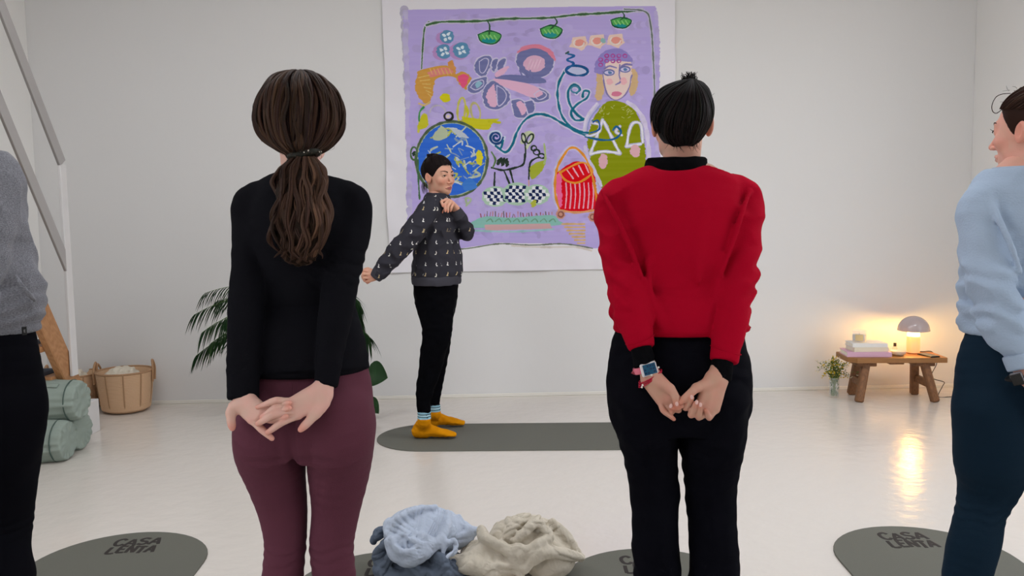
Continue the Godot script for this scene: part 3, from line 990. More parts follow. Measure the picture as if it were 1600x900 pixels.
func black_hair(me: Node3D) -> void:
	var dark := lin(43, 32, 28)
	# the cap: rings [y in the picture, centre x, half width, half depth]
	var rings := [[111.0, 467.0, 2.0, 0.004, -0.01], [113.0, 467.0, 17.0, 0.03, -0.01], [119.0, 467.0, 32.0, 0.055, -0.008], [130.0, 467.0, 45.0, 0.078, -0.006], [146.0, 468.0, 56.0, 0.095, -0.004], [165.0, 469.0, 64.0, 0.106, -0.004], [186.0, 469.0, 67.5, 0.108, -0.004], [207.0, 470.0, 63.0, 0.106, -0.003], [223.0, 471.0, 52.0, 0.1, 0.0], [234.0, 473.0, 38.0, 0.094, 0.008], [242.0, 475.0, 24.0, 0.088, 0.01], [248.0, 475.0, 19.0, 0.085, 0.01]]
	var hm := painted(0.5)
	hm.metallic_specular = 0.2
	var cap := Acc.new()
	loft(cap, 40, 48, func(u, w): return on_rings(rings, u, lerpf(-1.0, 1.0, w) * lerpf(3.1, 1.75, smoothstep(0.25, 0.5, u)), -0.006), dark * 0.7)
	var root := build("hair", cap, hm, me)
	var at_ring := func(v: float, ph: float, out: float) -> Vector3: return on_rings(rings, v, ph, out)
	var strands := Acc.new()
	for clump in 76:
		var ph0 := -1.85 + 3.7 * (clump + rng.randf()) / 76.0
		var v0 := 0.0 if clump % 4 else rng.randf_range(0.0, 0.3)
		var lift := rng.randf_range(-0.006, 0.006)
		var sway := rng.randf_range(-0.16, 0.16)
		var wave := rng.randf_range(0.03, 0.1)
		var fr := rng.randf_range(6, 12)
		var p0 := rng.randf() * TAU
		var q0 := rng.randf() * TAU
		var tone := dark.lerp(lin(96, 68, 52), 0.45 * rng.randf() * rng.randf())
		for n in 7:
			var ph := ph0 + rng.randf_range(-0.045, 0.045)
			var out := lift + rng.randf_range(-0.003, 0.002)
			var pts := []
			for s in 15:
				var t := s / 14.0
				var v := lerpf(v0, 0.99, t)
				pts.append(on_rings(rings, v, ph * (1.0 - 0.12 * t) + sway * sin(t * PI) + wave * sin(t * fr + p0) * (1.0 - 0.6 * t) * smoothstep(0.05, 0.3, t), (out + 0.004 * sin(t * fr * 1.3 + q0)) * (1.0 - 0.5 * t)))
			lock(strands, pts, rng.randf_range(0.0014, 0.004), tone, 3, 5)
	tag(build("strands", strands, hm, root), "", "", "", "stuff")
	# flyaway hairs
	var fly := Acc.new()
	for n in 80:
		var ph := rng.randf_range(-1.7, 1.7)
		var v := rng.randf_range(0.05, 0.9)
		var a: Vector3 = at_ring.call(v, ph, -0.002)
		var e: Vector3 = at_ring.call(v + 0.07, ph + rng.randf_range(-0.3, 0.3), rng.randf_range(0.002, 0.012))
		var g: Vector3 = at_ring.call(v + rng.randf_range(0.1, 0.2), ph + rng.randf_range(-0.4, 0.4), rng.randf_range(-0.001, 0.01))
		var p := curve([a, e, g], 5)
		fly.tube(p, radii(p.size(), func(_t): return 0.00035), dark, 3, 1.0, Vector3.ZERO, false)
	tag(build("loose_hairs", fly, hm, root), "", "", "", "stuff")
	# the ponytail
	var tail := [S(475, 246, 0.095, 20, 0.03), S(472, 262, 0.1, 36, 0.036), S(471, 285, 0.105, 45, 0.04), S(472, 317, 0.125, 42, 0.04), S(470, 354, 0.13, 45, 0.04), S(469, 385, 0.13, 40, 0.036), S(467, 405, 0.13, 25, 0.025), S(465, 416, 0.13, 10, 0.012)]
	var slim := []
	for s in tail:
		slim.append([s[0], s[1] - 0.008, s[2] - 0.01])
	var pf := cloth([[slim, 0.01, 0]], 0.005, creases(0.006, 30, 8, 30), 0.02)
	var pony := wear("ponytail", pf, hm, me, plain(dark * 0.85))
	var ps := Acc.new()
	var pick := func(t: float) -> Array:
		var x := clampf(t, 0, 1) * (tail.size() - 1)
		var i := mini(int(x), tail.size() - 2)
		return [(tail[i][0] as Vector3).lerp(tail[i + 1][0], x - i), lerpf(tail[i][1], tail[i + 1][1], x - i), lerpf(tail[i][2], tail[i + 1][2], x - i)]
	for clump in 34:
		var u0 := -1.0 + 2.0 * (clump + 0.5) / 34.0
		var front := rng.randf_range(0.45, 1.0)
		var t1 := 1.0 - 0.3 * absf(u0) * rng.randf() - 0.1 * rng.randf()
		var amp := rng.randf_range(0.004, 0.0095)
		var fr := rng.randf_range(13, 20)
		var p0 := rng.randf() * TAU
		var q0 := rng.randf() * TAU
		var tone := dark.lerp(lin(102, 76, 62), (0.2 + 0.5 * float(u0 > 0.05)) * rng.randf())
		for n in 10:
			var u := clampf(u0 + rng.randf_range(-0.07, 0.07), -1, 1)
			var w := sqrt(maxf(0.0, 1.0 - u * u)) * clampf(front + rng.randf_range(-0.2, 0.12), 0.2, 1.05)
			var te := t1 * rng.randf_range(0.9, 1.0)
			var pts := []
			for s in 22:
				var t := s / 21.0 * te
				var k: Array = pick.call(t)
				var g := amp * smoothstep(0.04, 0.35, t) * (1.0 + 0.5 * t)
				var curl := 0.006 * smoothstep(0.75, 1.0, t / te)
				pts.append(k[0] + Vector3(u * k[1] * lerpf(0.95, 1.02, t) + g * sin(t * fr + p0) + curl * sin(t * 30.0 + q0), 0, w * k[2] + g * cos(t * fr + q0)))
			lock(ps, pts, rng.randf_range(0.0014, 0.0036), tone, 3, 5, 0.25)
	tag(build("strands", ps, hm, pony), "", "", "", "stuff")
	# the beaded band that ties it
	var band := Acc.new()
	var ring := PackedVector3Array()
	var c := J(475, 242, 0.088)
	for i in 25:
		var g := TAU * i / 24.0
		ring.append(c + Vector3(cos(g) * 0.034, 0.006 * cos(g) + 0.002 * sin(g * 3.0), sin(g) * 0.03))
	band.tube(ring, radii(25, func(_t): return 0.0075), lin(28, 22, 20), 8, 1.0, Vector3.ZERO, false)
	var tie := build("hair_tie", band, painted(0.6), me)
	var beads := Acc.new()
	for i in 44:
		var g := rng.randf() * TAU
		var q := rng.randf_range(-0.9, 0.9)
		beads.ellipsoid(c + Vector3(cos(g) * (0.034 + 0.0075 * cos(q)), 0.006 * cos(g) + 0.0075 * sin(q), sin(g) * (0.03 + 0.0075 * cos(q))), Vector3(0.0017, 0.0017, 0.0017), Basis(), lin(200, 190, 180) if i % 3 == 0 else lin(60, 50, 46), 5, 7)
	tag(build("beads", beads, painted(0.25), tie), "", "", "", "stuff")
func woman_in_red() -> void:
	var me := stand(1061, 600, 2.28, "woman with dark knotted hair, red sweatshirt and black flared trousers, hands hooked behind her back")
	var skin := lin(206, 156, 136)
	var acc := Acc.new()
	var torso := [S(1057, 276, 0.0, 52, 0.07), S(1057, 284, 0.005, 70, 0.082), S(1060, 296, 0.01, 92, 0.095), S(1062, 325, 0.012, 104, 0.112), S(1062, 360, 0.01, 105, 0.122), S(1062, 420, 0.0, 104, 0.125), S(1062, 480, 0.0, 106, 0.128), S(1064, 500, 0.01, 107, 0.138), S(1065, 517, 0.012, 105, 0.138)]
	var arm_l := [S(1040, 290, 0.0, 26), S(1000, 299, 0.0, 29), S(965, 317, 0.0, 33), S(964, 350, 0.02, 33), S(966, 400, 0.06, 29), S(975, 440, 0.09, 29), S(985, 475, 0.115, 30), S(994, 510, 0.14, 26), S(1003, 545, 0.16, 20.5, 0.031)]
	var arm_r := [S(1080, 288, 0.0, 26), S(1122, 297, 0.0, 29), S(1158, 314, 0.0, 33), S(1160, 350, 0.02, 32), S(1158, 400, 0.06, 28), S(1153, 440, 0.09, 30), S(1147, 475, 0.115, 30), S(1139, 517, 0.14, 26), S(1131, 566, 0.165, 22, 0.032)]
	var under_l := [S(999, 530, 0.15, 15), S(1004, 553, 0.163, 17.5, 0.031), S(1008, 574, 0.172, 17.5, 0.03)]
	var under_r := [S(1132, 550, 0.155, 17), S(1128, 575, 0.166, 17.5), S(1124, 594, 0.172, 18, 0.026)]
	var hips := [S(1062, 470, 0.0, 86, 0.095), S(1062, 516, 0.0, 98, 0.108), S(1061, 560, 0.02, 109, 0.125), S(1061, 605, 0.03, 113, 0.135), S(1062, 635, 0.03, 111, 0.13), S(1063, 655, 0.02, 100, 0.11), S(1063, 668, 0.015, 64, 0.07)]
	var leg_l := [S(1006, 620, 0.055, 52, 0.11), S(1010, 655, 0.045, 50, 0.11), S(1012, 682, 0.03, 46.5, 0.1), S(1019, 735, 0.01, 40, 0.085), S(1024, 780, 0.0, 38, 0.075), S(1023, 815, 0.005, 36, 0.072), S(1024, 860, 0.01, 36.5, 0.075), S(1027, 900, 0.015, 37, 0.078), S(1028, 960, 0.01, 41, 0.084), S(1029, 1046, 0.0, 48, 0.095)]
	var leg_r := [S(1117, 620, 0.055, 52, 0.11), S(1114, 655, 0.045, 52, 0.11), S(1112, 688, 0.03, 51, 0.1), S(1110, 735, 0.01, 43, 0.088), S(1110, 780, 0.0, 39, 0.078), S(1112, 815, 0.005, 37.5, 0.073), S(1115, 860, 0.01, 38, 0.076), S(1115, 900, 0.015, 39.5, 0.08), S(1116, 960, 0.01, 42, 0.085), S(1118, 1046, 0.0, 48, 0.095)]
	var inner_l := [leg_l[3], leg_l[5], [leg_l[7][0], 0.055, 0.055], [J(1029, 1050, 0.0), 0.036, 0.04]]
	var inner_r := [leg_r[3], leg_r[5], [leg_r[7][0], 0.055, 0.055], [J(1118, 1050, 0.0), 0.036, 0.04]]
	var fl := foot(Vector3(J(1029, 1056).x, 0.006, 0.02), Vector3(-0.15, 0, -1))
	var fr := foot(Vector3(J(1118, 1056).x, 0.006, 0.02), Vector3(0.15, 0, -1))
	bare(acc, [[torso.slice(0, 7), 0.01, 0], [arm_l, 0.03, 0], [arm_r, 0.03, 0], [hips.slice(0, -2), 0.03, 2], [leg_l.slice(0, 4), 0.03, 0], [leg_r.slice(0, 4), 0.03, 0], [inner_l, 0.02, 0], [inner_r, 0.02, 0], [[inner_l[3], fl[0]], 0.02, 0], [fl, 0.02, 0], [[inner_r[3], fr[0]], 0.02, 0], [fr, 0.02, 0]], skin, 0.022)
	var hb := Basis(Vector3.LEFT, Vector3.UP, Vector3.FORWARD)
	var hc := J(1064, 193, -0.012)
	head(acc, hc, hb, 0.98, skin, J(1058, 275, 0.0))
	hand(acc, J(1006, 562, 0.168), J(1018, 591, 0.18), 0.0245,
		[[J(1053, 617, 0.2), J(1068, 630, 0.212), J(1059, 638, 0.222)], [J(1046, 624, 0.196), J(1060, 640, 0.205), J(1049, 637, 0.222)], [J(1038, 626, 0.19), J(1049, 643, 0.196), J(1052, 641, 0.21)], [J(1030, 626, 0.19), J(1036, 641, 0.2), J(1053, 655, 0.204)]],
		[J(1034, 598, 0.2), J(1047, 607, 0.212), J(1055, 619, 0.222), J(1057, 632, 0.226)], skin, 0.98)
	hand(acc, J(1126, 580, 0.168), J(1119, 593, 0.18), 0.028,
		[[J(1093, 630, 0.2), J(1071, 637, 0.212), J(1081, 622, 0.23)], [J(1102, 638, 0.2), J(1080, 648, 0.212), J(1088, 630, 0.23)], [J(1110, 642, 0.197), J(1092, 652, 0.21), J(1094, 634, 0.228)], [J(1119, 640, 0.194), J(1108, 653, 0.207), J(1103, 641, 0.222)]],
		[J(1103, 600, 0.195), J(1088, 606, 0.21), J(1076, 617, 0.222), J(1063, 629, 0.228)], skin, 0.98)
	var sk := painted(0.5)
	sk.subsurf_scatter_enabled = true
	sk.subsurf_scatter_strength = 0.08
	build("body", acc, sk, me)
	face_parts(me, hc, hb, 0.98, lin(20, 16, 15), lin(50, 32, 22))
	var nail_skin := painted(0.25)
	for q in [[1081, 620.5, 0.2365, 0.3], [1088.5, 628.5, 0.2365, 0.1], [1094.5, 632.5, 0.2345, 0.0], [1057.5, 631, 0.2325, 0.1], [1048, 634.5, 0.2285, -0.3]]:
		var nails := Acc.new()
		nails.ellipsoid(J(q[0], q[1], q[2]), Vector3(0.0042, 0.006, 0.0016), Basis(Vector3(0, 0, 1), q[3]), lin(232, 190, 182), 6, 10)
		build("fingernail", nails, nail_skin, me)
	# the sweatshirt: set-in sleeves, cuffs and hem
	var red := fabric(Color(0.67, 0.035, 0.15))
	red.rim_enabled = true
	red.rim = 0.2
	red.rim_tint = 0.8
	relief(red, noise_tex(0.06, 256, 3), 0.06, Vector3(12, 12, 12))
	var base_fold := creases(0.010, 5, 9, 5)
	var fold := func(p: Vector3) -> float:
		var e: float = base_fold.call(p)
		var ax := absf(p.x)
		var arm := smoothstep(0.12, 0.17, ax)
		var tilt := p.y - 0.5 * ax
		var ring := sin((tilt + 0.012 * wob.get_noise_3d(p.x * 14, p.y * 14, p.z * 10)) * 120.0)
		var el := exp(-pow((p.y - 1.1) / 0.09, 2)) * arm
		var lower := exp(-pow((p.y - 0.97) / 0.04, 2)) * arm * 0.6
		var back := 0.0012 * sin(p.y * 210.0 + 3.0 * wob.get_noise_3d(p.x * 4, p.y * 3, 0)) * exp(-pow((p.y - 1.08) / 0.07, 2)) * smoothstep(0.12, 0.05, ax)
		return e * (0.25 + 0.5 * arm) + 0.005 * ring * (el + lower) + back
	var f := cloth([[torso, 0.01, 3], [arm_l.slice(0, 5), 0.016, 0], [arm_r.slice(0, 5), 0.016, 0], [arm_l.slice(4), 0.004, 2], [arm_r.slice(4), 0.004, 2]], 0.0062, fold, 0.025, Vector3.RIGHT, [[J(1065, 517, 0.012), 0.3], [J(1003, 545, 0.16), 0.05], [J(1131, 566, 0.165), 0.05]])
	for s in [[J(1128, 400, 0.115), J(1120, 450, 0.125), J(1104, 505, 0.14)], [J(1012, 405, 0.108), J(1016, 455, 0.124), J(1032, 508, 0.138)], [J(1100, 330, 0.108), J(1088, 380, 0.12), J(1092, 440, 0.13)]]:
		f.chain([[s[0], 0.003, 0.003], [s[1], 0.008, 0.008], [s[2], 0.004, 0.004]], Vector3.RIGHT, 0.024)
	f.ball(J(1057, 250, 0.085), Vector3(0.083, 0.028, 0.055), Vector3.RIGHT, Vector3.UP, 0.008, 1)
	# the ridge of the dropped shoulder seams on the back and the flare of the hem at her left
	for s in [[J(940, 298, 0.05), J(957, 330, 0.098), J(985, 388, 0.118), J(1006, 440, 0.13)], [J(1171, 300, 0.05), J(1160, 330, 0.098), J(1143, 382, 0.118), J(1126, 430, 0.13)]]:
		f.chain([[s[0], 0.006, 0.006], [s[1], 0.0075, 0.0075], [s[2], 0.008, 0.008], [s[3], 0.004, 0.004]], Vector3.RIGHT, 0.012)
	f.chain([S(968, 478, 0.0, 12), S(958, 490, 0.0, 7)], Vector3.RIGHT, 0.02)
	var sw := wear("sweatshirt", f, red, me)
	var band := Acc.new()
	for y in [511.0]:
		var pts := PackedVector3Array()
		for i in 37:
			var g := TAU * i / 36.0
			pts.append(J(1065, y, 0.012) + Vector3(cos(g) * 105.2 * 2.28 / FOCAL, 0, sin(g) * 0.139))
		band.tube(pts, radii(37, func(_t): return 0.0011), Color.WHITE, 5, 1.0, Vector3.ZERO, false)
	for q in [[1000, 530, 0.155, 22.6, 0.0345], [1134, 547, 0.157, 23.6, 0.0345]]:
		var pts := PackedVector3Array()
		for i in 25:
			var g := TAU * i / 24.0
			var tilt := 0.35 if q[0] < 1060 else -0.3
			pts.append(J(q[0], q[1], q[2]) + Vector3(cos(g) * q[3] * 2.12 / FOCAL, cos(g) * q[3] * 2.12 / FOCAL * tilt, sin(g) * q[4]))
		band.tube(pts, radii(25, func(_t): return 0.0011), Color.WHITE, 5, 1.0, Vector3.ZERO, false)
	build("stitched_seam", band, red, sw)
	var rib := Acc.new()
	var rp := PackedVector3Array()
	for i in 33:
		var g := TAU * i / 32.0
		rp.append(J(1057, 276, 0.002) + Vector3(cos(g) * 54.0 * 2.28 / FOCAL, -0.016 * maxf(sin(g), 0.0) + 0.01, sin(g) * 0.08))
	rib.tube(rp, radii(33, func(_t): return 0.0075), Color.WHITE, 8, 1.0, Vector3.ZERO, false)
	build("neck_ribbing", rib, red, sw)
	# the black layer below: collar and cuffs
	var black := fabric(Color(0.05, 0.05, 0.06))
	relief(black, noise_tex(0.05, 256, 3), 0.04, Vector3(16, 16, 16))
	var un := cloth([[[S(1057, 296, 0.0, 60, 0.07), S(1057, 276, 0.004, 51, 0.08), S(1056, 262, 0.004, 49, 0.08), S(1056, 247, 0.004, 47.5, 0.078)], 0.004, 3]], 0.005, creases(0.002, 10, 30, 10), 0.015)
	wear("undershirt_collar", un, black, me)
	for u in [under_l, under_r]:
		wear("undershirt_cuff", cloth([[u, 0.004, 2]], 0.005, creases(0.002, 10, 30, 10), 0.015), black, me)
	var trousers := fabric(Color(0.05, 0.05, 0.075))
	relief(trousers, noise_tex(0.05, 256, 3), 0.04, Vector3(16, 16, 16))
	var pf := cloth([[hips, 0.01, 3], [leg_l, 0.012, 2], [leg_r, 0.003, 2]], 0.0068, creases(0.004, 6, 10, 6), 0.03, Vector3.RIGHT, [[J(1073, 1046), 0.3]])
	wear("trousers", pf, trousers, me)
	red_hair(me)
	red_watch(me)

func red_hair(me: Node3D) -> void:
	var dark := lin(20, 17, 17)
	var rings := [[125, 1070, 2, 0.018, 0.004], [127, 1069, 14, 0.044, 0.004], [132, 1067, 26, 0.066, 0.004], [142, 1066, 36, 0.084, 0.004], [157, 1065, 43, 0.1, 0.004], [174, 1065, 46, 0.107, 0.004], [190, 1064, 45, 0.108, 0.004], [204, 1063, 40, 0.104, 0.004], [216, 1062, 33, 0.098, 0.004], [226, 1062, 24, 0.092, 0.004], [232, 1062, 14, 0.087, 0.004]]
	var hm := painted(0.5)
	hm.metallic_specular = 0.2
	var cap := Acc.new()
	loft(cap, 36, 44, func(u, w): return on_rings(rings, u, lerpf(-1.0, 1.0, w) * lerpf(3.1, 1.5, smoothstep(0.3, 0.55, u)), -0.003), dark * 0.8)
	var root := build("hair", cap, hm, me)
	var st := Acc.new()
	var knot := J(1080, 133, 0.055)
	for n in 420:
		var ph := rng.randf_range(-1.75, 1.75)
		var v0 := rng.randf_range(0.7, 0.99) if absf(ph) < 1.1 else rng.randf_range(0.35, 0.75)
		var top := 0.17
		var out := rng.randf_range(-0.001, 0.003)
		var bend := rng.randf_range(-0.12, 0.12)
		var pts := []
		for s in 12:
			var t := s / 11.0
			var v := lerpf(v0, top, t)
			var to := 0.25
			pts.append(on_rings(rings, v, lerpf(ph, to, t * t) + bend * sin(t * PI), out + 0.004 * t))
		pts.append(knot + Vector3(rng.randf_range(-0.012, 0.012), rng.randf_range(-0.01, 0.012), rng.randf_range(-0.01, 0.012)))
		lock(st, pts, rng.randf_range(0.0013, 0.003), dark, 3, 5, 0.4)
	tag(build("strands", st, hm, root), "", "", "", "stuff")
	# the short twisted knot with its tuft standing up
	var kn := Acc.new()
	for n in 90:
		var g0 := rng.randf() * TAU
		var r0 := rng.randf_range(0.004, 0.027)
		var tall := rng.randf_range(0.014, 0.046)
		var lean := rng.randf_range(-0.02, 0.012)
		var pts := []
		for s in 7:
			var t := s / 6.0
			var g := g0 + t * 2.2
			pts.append(knot + Vector3(cos(g) * r0 * (1.1 - 0.75 * t) + lean * t * t, -0.016 + tall * t * 1.15, sin(g) * r0 * (1.1 - 0.75 * t)))
		lock(kn, pts, rng.randf_range(0.0012, 0.0028), dark, 3, 5, 0.3)
	for n in 14:
		var a := knot + Vector3(rng.randf_range(-0.01, 0.01), 0.004, rng.randf_range(-0.01, 0.01))
		lock(kn, [a, a + Vector3(rng.randf_range(-0.01, 0.012), 0.016, 0), a + Vector3(rng.randf_range(-0.026, 0.02), rng.randf_range(0.018, 0.034), rng.randf_range(-0.01, 0.01))], 0.0009, dark, 4, 4, 0.3)
	tag(build("hair_knot", kn, hm, root), "", "", "", "stuff")
	var fly := Acc.new()
	for n in 40:
		var ph := rng.randf_range(-1.2, 1.2)
		var low := n < 22
		var v := rng.randf_range(0.86, 0.97) if low else rng.randf_range(0.1, 0.6)
		var a := on_rings(rings, v, ph, -0.001)
		var q := Vector3(rng.randf_range(-0.012, 0.012), -0.012 if low else rng.randf_range(-0.01, 0.01), 0.003 if low else rng.randf_range(0.0, 0.008))
		lock(fly, [a, a + q * 0.6 + Vector3(0, 0, 0.002), a + q * 1.6], 0.0005, dark, 4, 3, 0.5)
	tag(build("loose_hairs", fly, hm, root), "", "", "", "stuff")

func red_watch(me: Node3D) -> void:
	var pivot := Node3D.new()
	pivot.name = "smart_watch"
	pivot.position = J(1010, 577, 0.186)
	pivot.rotation = Vector3(-0.12, 0.1, 0.24)
	me.add_child(pivot, true)
	var strap := Acc.new()
	var loop := PackedVector3Array()
	for i in 29:
		var g := TAU * i / 28.0
		loop.append(Vector3(cos(g) * 0.0285, 0, sin(g) * 0.0225 - 0.018))
	strap.tube(loop, radii(29, func(_t): return 0.0085), lin(225, 120, 140), 8, 0.22, Vector3(0, 0, 1), false)
	# the strap is flat: wide along the arm
	for i in strap.v.size():
		strap.v[i].y *= 1.0
	build("watch_strap", strap, painted(0.6), pivot)
	box("watch_case", Vector3(0.004, 0, 0.009), Vector3(0.042, 0.033, 0.01), mat(Color(0.87, 0.85, 0.86), 0.3), pivot, Basis(), 0.0035)
	box("watch_screen", Vector3(0.005, 0, 0.0146), Vector3(0.033, 0.027, 0.0015), mat(Color(0.03, 0.3, 0.42), 0.25), pivot, Basis(), 0.0006)
	var marks := Acc.new()
	for r in 3:
		for q in 4:
			if (r * 5 + q * 3) % 4 == 0: continue
			marks.ellipsoid(Vector3(-0.007 + q * 0.0075, 0.008 - r * 0.008, 0.0154), Vector3(0.0028, 0.0022, 0.0003), Basis(), lin(10, 40, 80), 4, 8)
	tag(build("watch_dial_marks", marks, painted(0.4), pivot), "", "", "", "stuff")
	var cord := Acc.new()
	for k in 3:
		var lp := PackedVector3Array()
		for i in 29:
			var g := TAU * i / 28.0
			lp.append(J(1016, 588.0 + k * 2.2, 0.178) + Vector3(cos(g) * 0.0285, cos(g) * (0.0165 + 0.002 * k), sin(g) * 0.0225))
		cord.tube(lp, radii(29, func(_t): return 0.0015), lin(190, 28, 60), 5, 1.0, Vector3.ZERO, false)
	var br := build("bracelet", cord, painted(0.6), me)
	var bd := Acc.new()
	for q in [[1029, 574, 0.195], [1004, 602, 0.195], [1003, 605, 0.193], [1018, 586, 0.203]]:
		bd.ellipsoid(J(q[0], q[1], q[2]), Vector3(0.0028, 0.0028, 0.0028), Basis(), lin(235, 228, 220), 6, 9)
	tag(build("beads", bd, painted(0.2), br), "", "", "", "stuff")
func instructor() -> void:
	var me := stand(682, 640, 4.9, "teacher in patterned dark sweatshirt, black leggings and mustard socks, turned sideways on her mat")
	var skin := lin(216, 164, 140)
	var acc := Acc.new()
	var torso := [S(684, 303, 0.0, 16, 0.065), S(683, 311, 0.0, 20, 0.1), S(684, 328, 0.0, 26, 0.15), S(684, 350, 0.0, 30, 0.175), S(682, 384, 0.0, 36, 0.17), S(683, 412, 0.0, 40, 0.176), S(682, 428, 0.0, 39.5, 0.178), S(682, 435, 0.0, 37.5, 0.172)]
	var arm_n := [S(684, 319, 0.06, 14.5), S(674, 325, 0.14, 18.5), S(659, 345, 0.19, 18.5), S(641, 368, 0.22, 18), S(616, 399, 0.23, 16), S(600, 417, 0.23, 13.5), S(589, 431, 0.22, 10.5)]
	var arm_f := [S(688, 322, -0.06, 14), S(694, 330, -0.13, 16), S(708, 340, -0.12, 16), S(722, 358, -0.05, 14.5), S(730, 366, 0.0, 12), S(724, 350, 0.04, 12), S(713, 331, 0.09, 10)]
	var hips := [S(681, 428, 0.0, 33, 0.15), S(681, 448, 0.0, 35, 0.158), S(681, 466, 0.0, 33.5, 0.168), S(682, 486, 0.0, 27, 0.16)]
	var leg_n := [S(680, 476, 0.06, 30, 0.09), S(682, 496, 0.08, 26, 0.09), S(683, 513, 0.095, 24, 0.088), S(677, 549, 0.1, 20.5, 0.072), S(671, 580, 0.1, 17.5, 0.06), S(664, 608, 0.1, 14.5, 0.054), S(662, 628, 0.1, 11.5, 0.044), S(662.5, 645, 0.1, 10, 0.038)]
	var leg_f := [S(686, 470, -0.08, 28, 0.1), S(688, 500, -0.09, 20, 0.09), S(688, 540, -0.1, 16, 0.07), S(684, 575, -0.11, 13, 0.06), S(681, 605, -0.115, 10.5, 0.05), S(678.5, 634, -0.12, 7.5, 0.036)]
	var an := on_floor(661, 686) - pw + Vector3(0, 0.0125, 0)
	var af := on_floor(677, 668) - pw + Vector3(0, 0.0125, 0)
	var socks := []
	for q in [[an, leg_n[-1][0], Vector3(1, 0, 0.06)], [af, leg_f[-1][0], Vector3(1, 0, 0.02)]]:
		var ft := foot(q[0], q[2], 0.037)
		socks.append([[[[q[1] + Vector3(0, 0.014, 0), 0.0385, 0.038], [q[1] - Vector3(0, 0.05, 0), 0.039, 0.037], [q[0] + Vector3(-0.004, 0.06, 0), 0.043, 0.036], [q[0] + Vector3(-0.006, 0.034, 0), 0.043, 0.034]], 0.02, 1], [ft, 0.03, 0, Vector3(0, 0, 1)]])
	bare(acc, [[torso.slice(0, -1), 0.01, 0], [arm_n, 0.03, 0], [arm_f, 0.03, 0], [hips, 0.03, 0], [leg_n, 0.03, 0], [leg_f, 0.03, 0], [[leg_n[-1], [an + Vector3(0, 0.05, 0), 0.045, 0.045]], 0.02, 0], [[leg_f[-1], [af + Vector3(0, 0.05, 0), 0.045, 0.045]], 0.02, 0], socks[0][1].duplicate(), socks[1][1].duplicate()], skin, 0.02)
	var yaw := deg_to_rad(46)
	var hb := Basis(Vector3.UP, yaw) * Basis(Vector3(0, 0, 1), deg_to_rad(2.5))
	var hc := J(686.5, 275.5, 0.02)
	head(acc, hc, hb, 1.0, skin, J(684, 315, 0.0), Color(0.36, 0.1, 0.1))
	hand(acc, J(597, 421, 0.228), J(585, 431, 0.22), 0.024,
		[[J(577, 424, 0.23), J(569, 423, 0.225), J(568, 430, 0.21), J(573, 433, 0.2)], [J(576, 429, 0.235), J(568, 428, 0.23), J(567.5, 435, 0.214), J(573, 437, 0.204)], [J(577, 434, 0.232), J(569.5, 434, 0.228), J(570, 439, 0.212), J(575, 439, 0.204)], [J(579, 438, 0.225), J(573, 439.5, 0.222), J(574, 442, 0.21), J(578, 440, 0.204)]],
		[J(581, 424, 0.215), J(575, 421, 0.21), J(571, 421, 0.2), J(568, 425, 0.195)], skin, 1.0)
	hand(acc, J(716, 336, 0.085), J(711, 325, 0.105), 0.025,
		[[J(697, 312, 0.15), J(690, 315, 0.178), J(692, 322, 0.19)], [J(701, 313, 0.155), J(695, 320, 0.185), J(696, 330, 0.186)], [J(705, 315, 0.155), J(700, 323, 0.18), J(700, 331, 0.178)], [J(708.5, 318, 0.15), J(705, 325, 0.17), J(704, 330, 0.165)]],
		[J(703, 318, 0.115), J(695, 322, 0.13), J(691, 327, 0.148), J(690.5, 332, 0.158)], skin, 1.0)
	var sk := painted(0.48)
	sk.subsurf_scatter_enabled = true
	sk.subsurf_scatter_strength = 0.08
	build("body", acc, sk, me)
	face_parts(me, hc, hb, 1.0, lin(34, 24, 22), lin(52, 40, 30))
	# the dark sweatshirt with its small scattered print
	var im := Image.create(128, 128, false, Image.FORMAT_RGB8)
	im.fill(Color8(54, 53, 60))
	for q in [[24, 30, 0], [88, 94, 1], [90, 26, 2], [26, 96, 3]]:
		var x: int = q[0]
		var y: int = q[1]
		var c: Color = [Color8(236, 232, 220), Color8(238, 236, 232), Color8(206, 184, 140), Color8(240, 238, 236)][q[2]]
		for s in 17:
			im.fill_rect(Rect2i(x + int(2.5 * sin(s * 0.25 + q[2])), y + s, 5 - int(s > 6 and s < 10), 1), c)
		im.fill_rect(Rect2i(x - 6 + 7 * (q[2] % 2), y + 13, 8, 5), c)
		im.fill_rect(Rect2i(x + 1, y - 4, 3, 3), c)
	var knit := fabric(Color.WHITE)
	knit.albedo_texture = ImageTexture.create_from_image(im)
	knit.uv1_triplanar = true
	knit.uv1_triplanar_sharpness = 12.0
	knit.uv1_scale = Vector3(8, 8, 8)
	var fold := creases(0.012, 7, 8, 7)
	var f := cloth([[torso, 0.012, 3], [arm_n, 0.03, 2], [arm_f, 0.025, 2]], 0.0085, func(p: Vector3) -> float:
		return fold.call(p) * smoothstep(1.36, 1.25, p.y), 0.03, Vector3.RIGHT, [[J(682, 435), 0.2]])
	var sw := wear("sweatshirt", f, knit, me)
	var grey := fabric(Color8(66, 65, 72))
	var rib := cloth([[[S(682, 430, 0.0, 38.8, 0.182), S(682, 438, 0.0, 38.8, 0.185), S(682, 444, 0.0, 38, 0.185)], 0.004, 3]], 0.007, creases(0.003, 8, 8, 8), 0.02)
	wear("hem_ribbing", rib, grey, sw)
	wear("cuff", cloth([[[S(596, 422, 0.228, 12.5), S(586, 434, 0.22, 10)], 0.004, 3]], 0.005, creases(0, 1, 1, 1), 0.0), grey, sw)
	wear("cuff", cloth([[[S(718, 340, 0.075, 11), S(711, 328, 0.1, 9.5)], 0.004, 3]], 0.005, creases(0, 1, 1, 1), 0.0), grey, sw)
	var nk := Acc.new()
	var np := PackedVector3Array()
